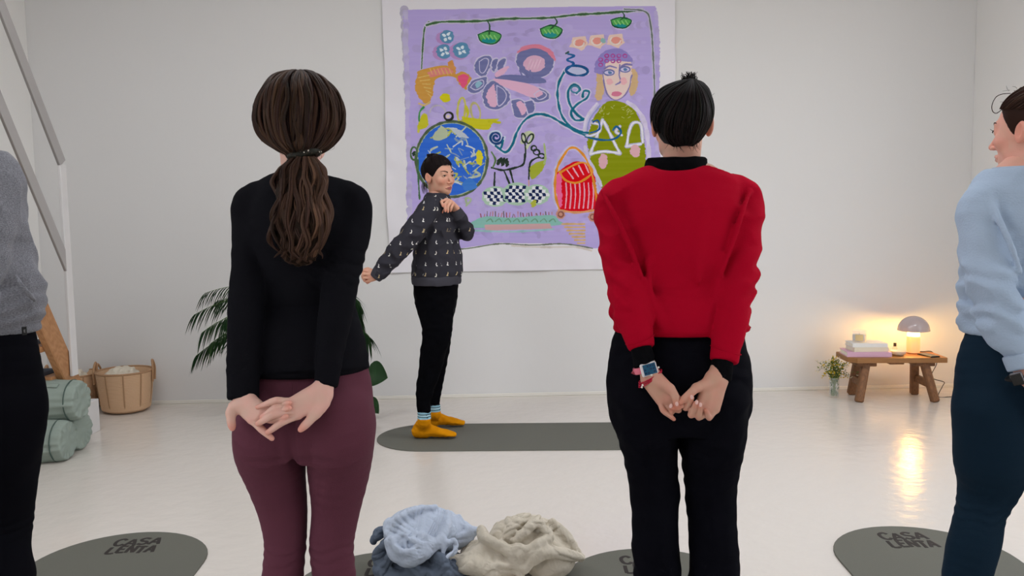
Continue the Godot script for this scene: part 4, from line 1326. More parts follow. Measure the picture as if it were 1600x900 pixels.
	for i in 25:
		var g := TAU * i / 24.0
		np.append(J(684.5, 305, 0.0) + Vector3(cos(g) * 0.062, cos(g) * -0.008, sin(g) * 0.062))
	nk.tube(np, radii(25, func(_t): return 0.009), Color.WHITE, 8, 1.0, Vector3.ZERO, false)
	build("neck_ribbing", nk, grey, sw)
	var legs := cloth([[hips, 0.01, 1], [leg_n, 0.02, 2], [leg_f, 0.01, 2]], 0.008, creases(0.004, 7, 12, 7), 0.03)
	wear("leggings", legs, fabric(Color(0.028, 0.028, 0.04)), me)
	# mustard socks with striped tops
	var wool := painted(0.9)
	wool.metallic_specular = 0.15
	relief(wool, noise_tex(0.08, 128, 2), 0.05, Vector3(20, 20, 20))
	for i in 2:
		var top: float = [leg_n[-1][0].y, leg_f[-1][0].y][i] + 0.014
		var sf := cloth(socks[i], 0.005, creases(0.003, 14, 20, 14), 0.015)
		wear("sock", sf, wool, me, func(p: Vector3, _n: Vector3) -> Color:
			var q := top - p.y
			if q < 0.045:
				var k := int(q / 0.0075)
				return [lin(24, 26, 32), lin(150, 196, 214), lin(24, 28, 34), lin(176, 210, 222), lin(30, 60, 70), lin(150, 196, 214)][clampi(k, 0, 5)]
			return lin(214, 140, 14))
	teacher_hair(me, hc, hb)

func teacher_hair(me: Node3D, c: Vector3, b: Basis) -> void:
	var dark := lin(30, 25, 25)
	var f := Field.new(c - Vector3(0.14, 0.09, 0.14), c + Vector3(0.14, 0.19, 0.14), 0.0042)
	f.ball(c + b * Vector3(0, 0.037, -0.02), Vector3(0.081, 0.087, 0.1), b.x, b.y)
	f.ball(c + b * Vector3(0, -0.03, 0.088), Vector3(0.1, 0.098, 0.08), b.x, b.y, 0.006, 1)
	f.ball(c + b * Vector3(0.082, -0.022, -0.006), Vector3(0.03, 0.03, 0.026), b.x, b.y, 0.006, 1)
	f.ball(c + b * Vector3(-0.082, -0.022, -0.006), Vector3(0.03, 0.03, 0.026), b.x, b.y, 0.006, 1)
	f.ball(c + b * Vector3(0, 0.112, -0.052), Vector3(0.032, 0.026, 0.034), b.x, b.y, 0.012)
	var hm := painted(0.5)
	hm.metallic_specular = 0.2
	var root := wear("hair", f, hm, me, plain(dark * 0.8))
	var st := Acc.new()
	var knot := c + b * Vector3(0, 0.11, -0.052)
	for n in 170:
		var th := rng.randf() * TAU
		var dir := Vector3(cos(th) * 0.0825, 0.0, sin(th) * 0.102)
		if sin(th) > 0.2:
			dir.y = 0.058
			dir.x *= 0.72
			dir.z *= 0.78
		else:
			dir.y = -0.035 + 0.05 * maxf(sin(th) + 0.3, 0.0)
		var pts := []
		for s in 7:
			var t := s / 6.0
			var q := Vector3(0, 0.037, -0.02) + (dir - Vector3(0, 0.037, 0)).lerp(Vector3(0, 0.084, -0.03), t).normalized() * 0.092
			q = Vector3(0, 0.037, -0.02) + (q - Vector3(0, 0.037, -0.02)) * Vector3(0.92, 0.98, 1.1)
			pts.append(c + b * q + Vector3(rng.randf_range(-0.001, 0.001), rng.randf_range(-0.001, 0.001), 0))
		lock(st, pts, rng.randf_range(0.0016, 0.003), dark, 3, 5, 0.4)
	for n in 40:
		var g0 := rng.randf() * TAU
		var pts := []
		for s in 8:
			var g := g0 + s * 0.4
			pts.append(knot + b * Vector3(cos(g) * 0.03, 0.012 * sin(g0 * 3.0) + 0.008, sin(g) * 0.03))
		lock(st, pts, rng.randf_range(0.002, 0.005), dark, 3, 5, 0.4)
	for n in 12:
		var a := c + b * Vector3(-0.07, -0.03, -0.03 - 0.004 * n)
		lock(st, [a, a + b * Vector3(-0.006, -0.03, 0.002 * sin(n)), a + b * Vector3(0.002 * sin(n * 2.0), -0.06 - 0.02 * rng.randf(), 0.0)], 0.0012, dark, 4, 4, 0.3)
	tag(build("strands", st, hm, root), "", "", "", "stuff")
func sheath(called: String, a: Vector3, b: Vector3, r: float, m: Material, parent: Node3D) -> void:
	wear(called, cloth([[[[a, r, r], [b, r * 0.96, r * 0.96]], 0.004, 3]], 0.005, creases(0, 1, 1, 1), 0.0), m, parent)

func woman_in_blue() -> void:
	var me := stand(1602, 640, 2.3, "woman in pale blue sweatshirt and teal leggings, arms behind her back, near the lamp bench")
	var skin := lin(224, 168, 150)
	var acc := Acc.new()
	var torso := [S(1600, 262, 0.0, 46, 0.06), S(1600, 278, 0.0, 62, 0.075), S(1601, 298, 0.0, 84, 0.095), S(1602, 330, 0.0, 94, 0.115), S(1602, 380, 0.0, 96, 0.13), S(1602, 440, 0.0, 97, 0.14), S(1601, 486, 0.0, 98.5, 0.148), S(1600, 505, 0.0, 93, 0.142), S(1600, 521, 0.0, 84, 0.13)]
	var arm_l := [S(1580, 290, 0.0, 26), S(1550, 304, 0.02, 30), S(1530, 328, 0.03, 33), S(1534, 370, 0.05, 35), S(1545, 425, 0.085, 37), S(1557, 470, 0.115, 38), S(1570, 510, 0.14, 35), S(1584, 542, 0.16, 28), S(1595, 571, 0.175, 21)]
	var arm_r := [S(1620, 290, 0.0, 26), S(1650, 304, 0.02, 30), S(1672, 328, 0.03, 33), S(1668, 370, 0.05, 35), S(1658, 425, 0.085, 36), S(1646, 480, 0.12, 34), S(1634, 530, 0.15, 28), S(1622, 571, 0.175, 21)]
	var hips := [S(1601, 500, 0.0, 84, 0.11), S(1601, 525, 0.0, 85, 0.115), S(1601, 572, 0.02, 98, 0.125), S(1602, 622, 0.03, 105, 0.135), S(1602, 655, 0.03, 104, 0.13), S(1602, 668, 0.02, 94, 0.11), S(1602, 680, 0.015, 60, 0.07)]
	var leg_l := [S(1551, 640, 0.05, 53, 0.11), S(1550, 685, 0.04, 53, 0.108), S(1548, 722, 0.02, 51, 0.1), S(1544, 762, 0.0, 42, 0.08), S(1534, 796, 0.0, 36.5, 0.068), S(1524, 836, 0.012, 36.5, 0.07), S(1517, 866, 0.02, 36, 0.072), S(1509, 900, 0.02, 32.5, 0.066), S(1498, 960, 0.01, 24, 0.045), S(1488, 1040, 0.0, 19, 0.032)]
	var leg_r := [S(1655, 640, 0.05, 53, 0.11), S(1656, 685, 0.04, 52, 0.108), S(1656, 722, 0.02, 50, 0.1), S(1659, 770, 0.0, 42, 0.08), S(1662, 810, 0.0, 36, 0.068), S(1665, 860, 0.015, 36, 0.07), S(1668, 920, 0.02, 31, 0.062), S(1670, 980, 0.01, 23, 0.042), S(1672, 1040, 0.0, 19, 0.032)]
	var fl := foot(Vector3(J(1488, 1040).x, 0.006, 0.02), Vector3(-0.25, 0, -1))
	var fr := foot(Vector3(J(1672, 1040).x, 0.006, 0.02), Vector3(0.2, 0, -1))
	bare(acc, [[torso.slice(0, 8), 0.01, 0], [arm_l, 0.01, 0], [arm_r, 0.01, 0], [hips.slice(0, -2), 0.01, 2], [leg_l, 0.01, 0], [leg_r, 0.01, 0], [[leg_l[-1], fl[0]], 0.01, 0], [fl, 0.01, 0], [[leg_r[-1], fr[0]], 0.01, 0], [fr, 0.01, 0]], skin, 0.018)
	var th := deg_to_rad(180 + 32)
	var hb := Basis(Vector3.UP, th)
	var hc := J(1611, 204, 0.0)
	head(acc, hc, hb, 1.0, skin, J(1602, 275, 0.0))
	plain_hand(acc, J(1590, 555, 0.17), J(1603, 584, 0.178), Vector3(1, -0.45, 0.1), Vector3(-0.2, 0, -1), skin)
	plain_hand(acc, J(1627, 555, 0.17), J(1622, 584, 0.185), Vector3(0.35, -1, 0.1), Vector3(0, 0, -1), skin, false)
	var sk := painted(0.5)
	sk.subsurf_scatter_enabled = true
	sk.subsurf_scatter_strength = 0.08
	build("body", acc, sk, me)
	face_parts(me, hc, hb, 1.0, lin(60, 42, 34), lin(60, 80, 100))
	var blue := fabric(Color(0.655, 0.725, 0.81))
	blue.rim_enabled = true
	blue.rim = 0.3
	relief(blue, noise_tex(0.05, 256, 4), 0.1, Vector3(9, 9, 9))
	var a := creases(0.011, 5.5, 6.5, 5.5)
	var fold := func(p: Vector3) -> float:
		var low := smoothstep(1.25, 1.05, p.y)
		var ring := sin((p.y + 0.45 * p.x + 0.02 * wob.get_noise_3d(p.x * 9, p.y * 9, p.z * 9)) * 105.0)
		var el := exp(-pow((p.y - 1.06) / 0.1, 2)) * smoothstep(-0.0, -0.05, p.x)
		return a.call(p) * (0.55 + 0.5 * low) * smoothstep(1.46, 1.36, p.y) + 0.006 * ring * el
	var f := cloth([[torso, 0.01, 3], [arm_l.slice(0, 5), 0.016, 0], [arm_r.slice(0, 5), 0.016, 0], [arm_l.slice(4), 0.004, 2], [arm_r.slice(4), 0.004, 2]], 0.0066, fold, 0.03, Vector3.RIGHT, [[J(1600, 521), 0.26]])
	f.chain([S(1545, 300, 0.06, 3), S(1562, 345, 0.115, 5), S(1580, 385, 0.145, 5), S(1594, 425, 0.15, 4)], Vector3.RIGHT, 0.012)
	var sw := wear("sweatshirt", f, blue, me)
	sheath("cuff", J(1588, 553, 0.17), J(1597, 577, 0.178), 21.5 * 2.13 / FOCAL, blue, sw)
	var rib := Acc.new()
	var rp := PackedVector3Array()
	for i in 33:
		var g := TAU * i / 32.0
		rp.append(J(1602, 265, 0.0) + Vector3(cos(g) * 0.078, 0.0, sin(g) * 0.073))
	rib.tube(rp, radii(33, func(_t): return 0.008), Color.WHITE, 8, 1.0, Vector3.ZERO, false)
	build("neck_ribbing", rib, blue, sw)
	var hemr := Acc.new()
	var hp := PackedVector3Array()
	for i in 37:
		var g := TAU * i / 36.0
		hp.append(J(1600, 512, 0.0) + Vector3(cos(g) * 89.0 * 2.3 / FOCAL, 0, sin(g) * 0.137))
	hemr.tube(hp, radii(37, func(_t): return 0.0045), Color.WHITE, 6, 1.0, Vector3.ZERO, false)
	build("hem_ribbing", hemr, blue, sw)
	var teal := fabric(Color(0.085, 0.15, 0.205), 0.7)
	relief(teal, noise_tex(0.06, 256, 2), 0.03, Vector3(18, 18, 18))
	var kn: Vector3 = leg_l[4][0]
	var lf := cloth([[hips, 0.01, 3], [leg_l, 0.012, 2], [leg_r, 0.003, 2]], 0.0068, func(p: Vector3) -> float:
		return 0.002 * exp(-pow((p.y - kn.y) / 0.03, 2)) * sin(p.y * 240.0 + 3.0 * wob.get_noise_3d(p.x * 9, 0, p.z * 9)) + 0.003 * wob.get_noise_3d(p.x * 6, p.y * 8, p.z * 6), 0.03)
	wear("leggings", lf, teal, me)
	# her watch
	var w := Node3D.new()
	w.name = "smart_watch"
	w.position = J(1596, 586, 0.185)
	w.rotation = Vector3(0, -0.2, 0.42)
	me.add_child(w, true)
	var strap := Acc.new()
	var loop := PackedVector3Array()
	for i in 25:
		var g := TAU * i / 24.0
		loop.append(Vector3(cos(g) * 0.03, 0, sin(g) * 0.026 - 0.006))
	strap.tube(loop, radii(25, func(_t): return 0.009), lin(14, 14, 16), 8, 0.25, Vector3(0, 1, 0).cross(Vector3(0, 1, 0.0001)), false)
	build("watch_strap", strap, painted(0.5), w)
	box("watch_case", Vector3(-0.016, 0, 0.017), Vector3(0.03, 0.034, 0.012), mat(Color(0.55, 0.55, 0.58), 0.25, 0.9), w, Basis(Vector3.UP, -0.55), 0.004)
	box("watch_screen", Vector3(-0.0195, 0, 0.0225), Vector3(0.026, 0.03, 0.003), mat(Color(0.015, 0.015, 0.02), 0.12), w, Basis(Vector3.UP, -0.55), 0.001)
	# hair gathered up
	var dark := lin(52, 35, 29)
	var hf := Field.new(hc - Vector3(0.15, 0.11, 0.15), hc + Vector3(0.15, 0.2, 0.15), 0.0042)
	hf.ball(hc + hb * Vector3(0, 0.034, -0.022), Vector3(0.082, 0.09, 0.1), hb.x, hb.y)
	hf.ball(hc + hb * Vector3(0, -0.035, 0.088), Vector3(0.11, 0.105, 0.083), hb.x, hb.y, 0.006, 1)
	for e in [-1.0, 1.0]:
		hf.ball(hc + hb * Vector3(e * 0.086, -0.03, -0.008), Vector3(0.03, 0.034, 0.024), hb.x, hb.y, 0.006, 1)
	hf.ball(hc + hb * Vector3(0, 0.09, -0.1), Vector3(0.045, 0.04, 0.04), hb.x, hb.y, 0.012)
	var hm := painted(0.5)
	hm.metallic_specular = 0.2
	var root := wear("hair", hf, hm, me, plain(dark * 0.8))
	var st := Acc.new()
	for n in 260:
		var g := rng.randf() * TAU
		var d := Vector3(cos(g) * 0.084, 0.0, sin(g) * 0.103)
		if sin(g) > 0.1:
			d = Vector3(cos(g) * 0.078, 0.05 + 0.012 * sin(g), sin(g) * 0.08)
		else:
			d.y = -0.04 + 0.06 * maxf(sin(g) + 0.25, 0.0)
		var pts := []
		var lift := rng.randf_range(0.0, 0.004)
		var o := Vector3(0, 0.034, -0.022)
		for s in 8:
			var t := s / 7.0
			var q := (d - Vector3(0, 0.034, 0)).lerp(Vector3(0, 0.06, -0.09), t).normalized() * (0.093 + lift)
			pts.append(hc + hb * (o + q * Vector3(0.9, 0.99, 1.09)) + Vector3(0, 0.002 * sin(t * 9.0 + n), 0))
		lock(st, pts, rng.randf_range(0.0014, 0.003), dark, 3, 5, 0.4)
	tag(build("strands", st, hm, root), "", "", "", "stuff")
	var curl := Acc.new()
	var lp := curve([J(1579, 146, 0.02), J(1566, 147, 0.02), J(1556, 152, 0.02), J(1550, 164, 0.02), J(1551, 174, 0.02), J(1557, 177, 0.02), J(1564, 172, 0.02)], 6)
	curl.tube(lp, radii(lp.size(), func(_t): return 0.0011), dark, 5)
	for n in 26:
		var p0 := hc + hb * Vector3(rng.randf_range(0.03, 0.078), rng.randf_range(0.05, 0.118), rng.randf_range(-0.06, 0.05))
		lock(curl, [p0, p0 + Vector3(rng.randf_range(-0.02, 0.005), rng.randf_range(0, 0.014), 0.004), p0 + Vector3(rng.randf_range(-0.026, 0.0), rng.randf_range(-0.01, 0.01), 0.008)], 0.0005, dark, 4, 3, 0.5)
	tag(build("loose_hairs", curl, hm, root), "", "", "", "stuff")
	var lash := Acc.new()
	for i in 7:
		var e0 := hc + hb * (Vector3(0.031 + 0.002 * i, 0.0045, 0.0835 - 0.001 * i))
		lash.tube(PackedVector3Array([e0, e0 + hb * Vector3(0.002, 0.0025, 0.006), e0 + hb * Vector3(0.003, 0.006, 0.0095)]), PackedFloat32Array([0.0006, 0.0005, 0.0002]), lin(10, 8, 8), 4)
	tag(build("long_eyelashes", lash, painted(0.8), me), "", "", "", "stuff")

func woman_in_grey() -> void:
	var me := stand(-45, 640, 2.3, "woman in mottled grey sweatshirt and black leggings, back turned, standing next to the stairs")
	var skin := lin(220, 172, 152)
	var acc := Acc.new()
	var torso := [S(-48, 236, 0.0, 44, 0.06), S(-48, 254, 0.0, 60, 0.075), S(-48, 274, 0.0, 78, 0.095), S(-47, 310, 0.0, 82, 0.115), S(-47, 358, 0.0, 86, 0.13), S(-47, 424, 0.0, 99, 0.14), S(-46, 466, 0.0, 110, 0.152), S(-46, 490, 0.0, 106, 0.15), S(-46, 521, 0.0, 92, 0.135)]
	var arm_r := [S(-30, 266, 0.0, 26), S(-14, 274, 0.02, 30), S(-8, 298, 0.03, 35), S(-13, 350, 0.06, 35), S(-24, 400, 0.09, 36), S(-36, 450, 0.12, 37), S(-50, 500, 0.145, 33), S(-62, 545, 0.165, 26), S(-68, 570, 0.175, 21)]
	var arm_l := [S(-66, 266, 0.0, 26), S(-92, 276, 0.02, 30), S(-112, 300, 0.03, 34), S(-112, 350, 0.06, 34), S(-106, 400, 0.09, 35), S(-98, 450, 0.12, 35), S(-92, 510, 0.15, 30), S(-88, 570, 0.175, 21)]
	var hips := [S(-45, 500, 0.0, 88, 0.112), S(-45, 527, 0.0, 90, 0.118), S(-45, 558, 0.02, 98, 0.125), S(-45, 607, 0.03, 109, 0.135), S(-45, 656, 0.03, 107, 0.128), S(-45, 670, 0.02, 98, 0.11), S(-45, 682, 0.015, 60, 0.07)]
	var leg_r := [S(8, 640, 0.05, 54, 0.11), S(8, 690, 0.04, 52, 0.106), S(6, 740, 0.02, 46, 0.095), S(7, 793, 0.0, 40, 0.078), S(7, 825, 0.0, 37, 0.07), S(10, 876, 0.012, 37, 0.07), S(12, 900, 0.02, 38, 0.072), S(12, 960, 0.01, 28, 0.052), S(10, 1050, 0.0, 19, 0.032)]
	var leg_l := [S(-98, 640, 0.05, 54, 0.11), S(-98, 690, 0.04, 52, 0.106), S(-97, 740, 0.02, 46, 0.095), S(-97, 793, 0.0, 40, 0.078), S(-97, 825, 0.0, 37, 0.07), S(-100, 876, 0.012, 37, 0.07), S(-101, 960, 0.01, 28, 0.052), S(-100, 1050, 0.0, 19, 0.032)]
	var fl := foot(Vector3(J(-100, 1050).x, 0.006, 0.02), Vector3(-0.2, 0, -1))
	var fr := foot(Vector3(J(10, 1050).x, 0.006, 0.02), Vector3(0.2, 0, -1))
	bare(acc, [[torso.slice(0, 8), 0.01, 0], [arm_l, 0.01, 0], [arm_r, 0.01, 0], [hips.slice(0, -2), 0.01, 2], [leg_l, 0.01, 0], [leg_r, 0.01, 0], [[leg_l[-1], fl[0]], 0.01, 0], [fl, 0.01, 0], [[leg_r[-1], fr[0]], 0.01, 0], [fr, 0.01, 0]], skin, 0.018)
	var hb := Basis(Vector3.LEFT, Vector3.UP, Vector3.FORWARD)
	var hc := J(-78, 182, 0.0)
	head(acc, hc, hb, 0.98, skin, J(-52, 250, 0.0))
	plain_hand(acc, J(-64, 555, 0.17), J(-70, 582, 0.178), Vector3(-0.4, -1, 0.05), Vector3(-0.2, 0, -1), skin, false)
	plain_hand(acc, J(-89, 555, 0.17), J(-86, 584, 0.185), Vector3(0.4, -1, 0.1), Vector3(0, 0, -1), skin)
	var sk := painted(0.5)
	build("body", acc, sk, me)
	face_parts(me, hc, hb, 0.98, lin(60, 42, 34), lin(70, 55, 40))
	var hf := Field.new(hc - Vector3(0.15, 0.12, 0.15), hc + Vector3(0.15, 0.2, 0.15), 0.005)
	hf.ball(hc + hb * Vector3(0, 0.034, -0.022), Vector3(0.084, 0.092, 0.102), hb.x, hb.y)
	hf.ball(hc + hb * Vector3(0, -0.035, 0.088), Vector3(0.11, 0.105, 0.083), hb.x, hb.y, 0.006, 1)
	hf.ball(hc + hb * Vector3(0, 0.03, -0.12), Vector3(0.04, 0.04, 0.035), hb.x, hb.y, 0.012)
	wear("hair", hf, painted(0.5), me, plain(lin(60, 44, 34)))
	# mottled grey sweatshirt
	var grey := fabric(Color.WHITE)
	grey.albedo_texture = noise_tex(0.09, 256, 4, ramp2(Color8(100, 101, 108), Color8(146, 147, 154), 0.25, 0.75), FastNoiseLite.TYPE_SIMPLEX, 11)
	grey.rim_enabled = true
	grey.rim = 0.3
	relief(grey, noise_tex(0.05, 256, 4), 0.08, Vector3(6, 14, 6))
	var a := creases(0.01, 5.5, 6.5, 5.5)
	var f := cloth([[torso, 0.01, 3], [arm_r.slice(0, 5), 0.014, 0], [arm_l.slice(0, 5), 0.014, 0], [arm_r.slice(4), 0.004, 2], [arm_l.slice(4), 0.004, 2]], 0.0066, func(p: Vector3) -> float:
		var low := exp(-pow((p.y - 1.05) / 0.07, 2)) * smoothstep(0.06, 0.12, p.x)
		return a.call(p) * smoothstep(1.46, 1.36, p.y) + 0.004 * sin((p.y - 0.5 * p.x) * 120.0 + 3.0 * wob.get_noise_3d(p.x * 6, p.y * 6, 0)) * low, 0.03, Vector3.RIGHT, [[J(-46, 521), 0.28]])
	f.chain([S(24, 430, 0.1, 3), S(33, 445, 0.115, 4), S(47, 462, 0.1, 4), S(55, 470, 0.06, 3)], Vector3.RIGHT, 0.012)
	var sw := wear("sweatshirt", f, grey, me)
	var hemr := Acc.new()
	var hp := PackedVector3Array()
	for i in 37:
		var g := TAU * i / 36.0
		hp.append(J(-46, 503, 0.0) + Vector3(cos(g) * 101.0 * 2.3 / FOCAL, 0, sin(g) * 0.145))
	hemr.tube(hp, radii(37, func(_t): return 0.004), Color.WHITE, 6, 1.0, Vector3.ZERO, false)
	build("hem_ribbing", hemr, grey, sw)
	var lbl := box("woven_label", J(38, 517, 0.066), Vector3(0.012, 0.022, 0.003), mat(Color(0.02, 0.02, 0.025), 0.7), sw, Basis(Vector3.UP, 0.9), 0.0005)
	var tm := TextMesh.new()
	tm.text = "E"
	tm.font_size = 16
	tm.pixel_size = 0.0006
	tm.depth = 0.0006
	var tx := part("label_mark", tm, mat(Color(0.6, 0.6, 0.6), 0.7), lbl)
	tx.position = Vector3(0, 0, 0.0018)
	var lf := cloth([[hips, 0.01, 3], [leg_r, 0.012, 2], [leg_l, 0.003, 2]], 0.0068, func(p: Vector3) -> float:
		return 0.002 * exp(-pow((p.y - 0.46) / 0.03, 2)) * sin(p.y * 240.0) + 0.004 * wob.get_noise_3d(p.x * 6, p.y * 8, p.z * 6), 0.03)
	wear("leggings", lf, fabric(Color(0.05, 0.05, 0.07)), me)
# ---------------------------------------------------------------- the things in the room
func mats() -> void:
	var rubber := mat(Color(0.415, 0.415, 0.38), 0.75)
	rubber.metallic_specular = 0.3
	relief(rubber, noise_tex(0.08, 256, 3), 0.04, Vector3(10, 10, 10))
	var print_dark := mat(Color(0.17, 0.145, 0.13), 0.8)
	# [far tip of the mat in the picture, bearing of its length in degrees, label]
	var list := [
		[Vector2(232, 833), 3.0, "dark olive rounded mat below the woman in grey, with lettering at its far end"],
		[Vector2(620, 863), 0.0, "dark olive rounded mat under the ponytailed woman, partly covered by the clothes"],
		[Vector2(1000, 859), 0.0, "dark olive rounded mat under the woman in red, flared trousers hiding its lettering"],
		[Vector2(1392, 824), -2.0, "dark olive rounded mat below the woman in blue, with lettering at its far end"],
	]
	for q in list:
		var tip := on_floor(q[0].x, q[0].y)
		var turn := deg_to_rad(q[1])
		var t := thing("yoga_mat", tip + Vector3(sin(turn), 0, cos(turn)) * 0.92, q[2], "yoga mat", turn, "rounded yoga mats")
		part("mat_body", mat_mesh(0.655, 1.84, 0.006), rubber, t)
		mat_print(t, print_dark, 0.0)
	var a := on_floor(590, 684)
	var dir := (on_floor(1020, 680.5) - a).normalized()
	var tt := thing("yoga_mat", a + dir * 0.92, "dark olive rounded mat under the teacher in mustard socks", "yoga mat", atan2(-dir.z, dir.x) + PI / 2, "rounded yoga mats")
	part("mat_body", mat_mesh(0.60, 1.84, 0.006), rubber, tt)
	var fold := Acc.new()
	fold.tube(PackedVector3Array([Vector3(0.06, 0.006, 0.80), Vector3(-0.02, 0.007, 0.785), Vector3(-0.08, 0.006, 0.77)]), PackedFloat32Array([0.001, 0.003, 0.001]), Color.WHITE)
	build("small_print", fold, print_dark, tt)

func mat_print(t: Node3D, m: Material, flip: float) -> void:
	var root := Node3D.new()
	root.name = "lettering"
	root.position = Vector3(0.0, 0.0064, -0.775)
	t.add_child(root, true)
	# heavy, wobbly capitals drawn as flat ribbons: strokes on a unit square
	var strokes := {
		"C": [[[0.95, 0.8], [0.6, 1.0], [0.15, 0.8], [0.08, 0.4], [0.3, 0.05], [0.7, 0.0], [1.0, 0.2]]],
		"A": [[[0.0, 0.0], [0.3, 0.6], [0.55, 1.0]], [[0.55, 1.0], [0.8, 0.5], [1.0, 0.0]], [[0.2, 0.35], [0.85, 0.32]]],
		"S": [[[0.95, 0.85], [0.5, 1.0], [0.1, 0.8], [0.3, 0.55], [0.75, 0.45], [0.9, 0.2], [0.5, 0.0], [0.02, 0.15]]],
		"L": [[[0.12, 1.0], [0.08, 0.5], [0.1, 0.05]], [[0.1, 0.05], [0.6, 0.02], [1.0, 0.1]]],
		"E": [[[0.1, 1.0], [0.06, 0.5], [0.1, 0.0]], [[0.1, 1.0], [0.9, 0.95]], [[0.1, 0.52], [0.75, 0.5]], [[0.1, 0.0], [0.95, 0.04]]],
		"N": [[[0.06, 0.0], [0.05, 0.5], [0.1, 1.0]], [[0.1, 1.0], [0.5, 0.5], [0.9, 0.0]], [[0.9, 0.0], [0.95, 0.5], [0.92, 1.0]]],
		"T": [[[0.0, 0.96], [0.5, 1.0], [1.0, 0.94]], [[0.5, 1.0], [0.52, 0.5], [0.48, 0.0]]],
	}
	for r in 2:
		var word: String = ["CASA", "LENTA"][r]
		var wd: float = 0.185 / word.length()
		for i in word.length():
			var a := Acc.new()
			for s in strokes[word[i]]:
				var pts := []
				for p in s:
					pts.append(Vector3(-0.0925 + wd * (i + 0.07 + p[0] * 0.84) + 0.006 * r, 0.0, -0.004 + r * 0.078 - p[1] * 0.066 + 0.006 * sin(i * 1.9 + r * 2.0)))
				var cv := curve(pts, 5)
				a.tube(cv, radii(cv.size(), func(_t): return 0.0082), Color.WHITE, 6, 0.05, Vector3.UP)
			build("letter", a, m, root)

func mat_mesh(w: float, l: float, h: float) -> ArrayMesh:
	var st := SurfaceTool.new()
	st.begin(Mesh.PRIMITIVE_TRIANGLES)
	var ring := []
	var r := w * 0.5
	for i in 25:
		var g := PI * i / 24.0
		ring.append(Vector2(cos(g), -sin(g)) * r + Vector2(0, -(l * 0.5 - r)))
	for i in 25:
		var g := PI + PI * i / 24.0
		ring.append(Vector2(cos(g), -sin(g)) * r + Vector2(0, l * 0.5 - r))
	var n := ring.size()
	var lev := [[0.0, 0.0, 0.0], [0.0, h * 0.6, 0.0], [0.0022, h, 1.0]]
	var tri := func(p: Array, nn: Array):
		if (p[1] - p[0]).cross(p[2] - p[0]).dot(nn[0]) > 0.0:
			p = [p[0], p[2], p[1]]
			nn = [nn[0], nn[2], nn[1]]
		for k in 3:
			st.set_normal(nn[k])
			st.add_vertex(p[k])
	for i in n:
		var a: Vector2 = ring[i]
		var b: Vector2 = ring[(i + 1) % n]
		var mid_a := Vector2(0, clampf(a.y, -(l * 0.5 - r), l * 0.5 - r))
		var mid_b := Vector2(0, clampf(b.y, -(l * 0.5 - r), l * 0.5 - r))
		var na := (a - mid_a).normalized()
		var nb := (b - mid_b).normalized()
		for q in 2:
			var pa: Vector2 = a - na * lev[q][0]
			var pb: Vector2 = b - nb * lev[q][0]
			var qa: Vector2 = a - na * lev[q + 1][0]
			var qb: Vector2 = b - nb * lev[q + 1][0]
			var y0: float = lev[q][1]
			var y1: float = lev[q + 1][1]
			var n0 := [Vector3(na.x, lev[q][2], na.y).normalized(), Vector3(nb.x, lev[q][2], nb.y).normalized(), Vector3(nb.x, lev[q + 1][2], nb.y).normalized(), Vector3(na.x, lev[q + 1][2], na.y).normalized()]
			var p := [Vector3(pa.x, y0, pa.y), Vector3(pb.x, y0, pb.y), Vector3(qb.x, y1, qb.y), Vector3(qa.x, y1, qa.y)]
			tri.call([p[0], p[1], p[2]], [n0[0], n0[1], n0[2]])
			tri.call([p[0], p[2], p[3]], [n0[0], n0[2], n0[3]])
		var ta: Vector2 = a - na * lev[2][0]
		var tb: Vector2 = b - nb * lev[2][0]
		tri.call([Vector3(ta.x, h, ta.y), Vector3(tb.x, h, tb.y), Vector3(0, h, mid_b.y)], [Vector3.UP, Vector3.UP, Vector3.UP])
		if mid_a != mid_b or true:
			tri.call([Vector3(ta.x, h, ta.y), Vector3(0, h, mid_b.y), Vector3(0, h, mid_a.y)], [Vector3.UP, Vector3.UP, Vector3.UP])
	return st.commit()

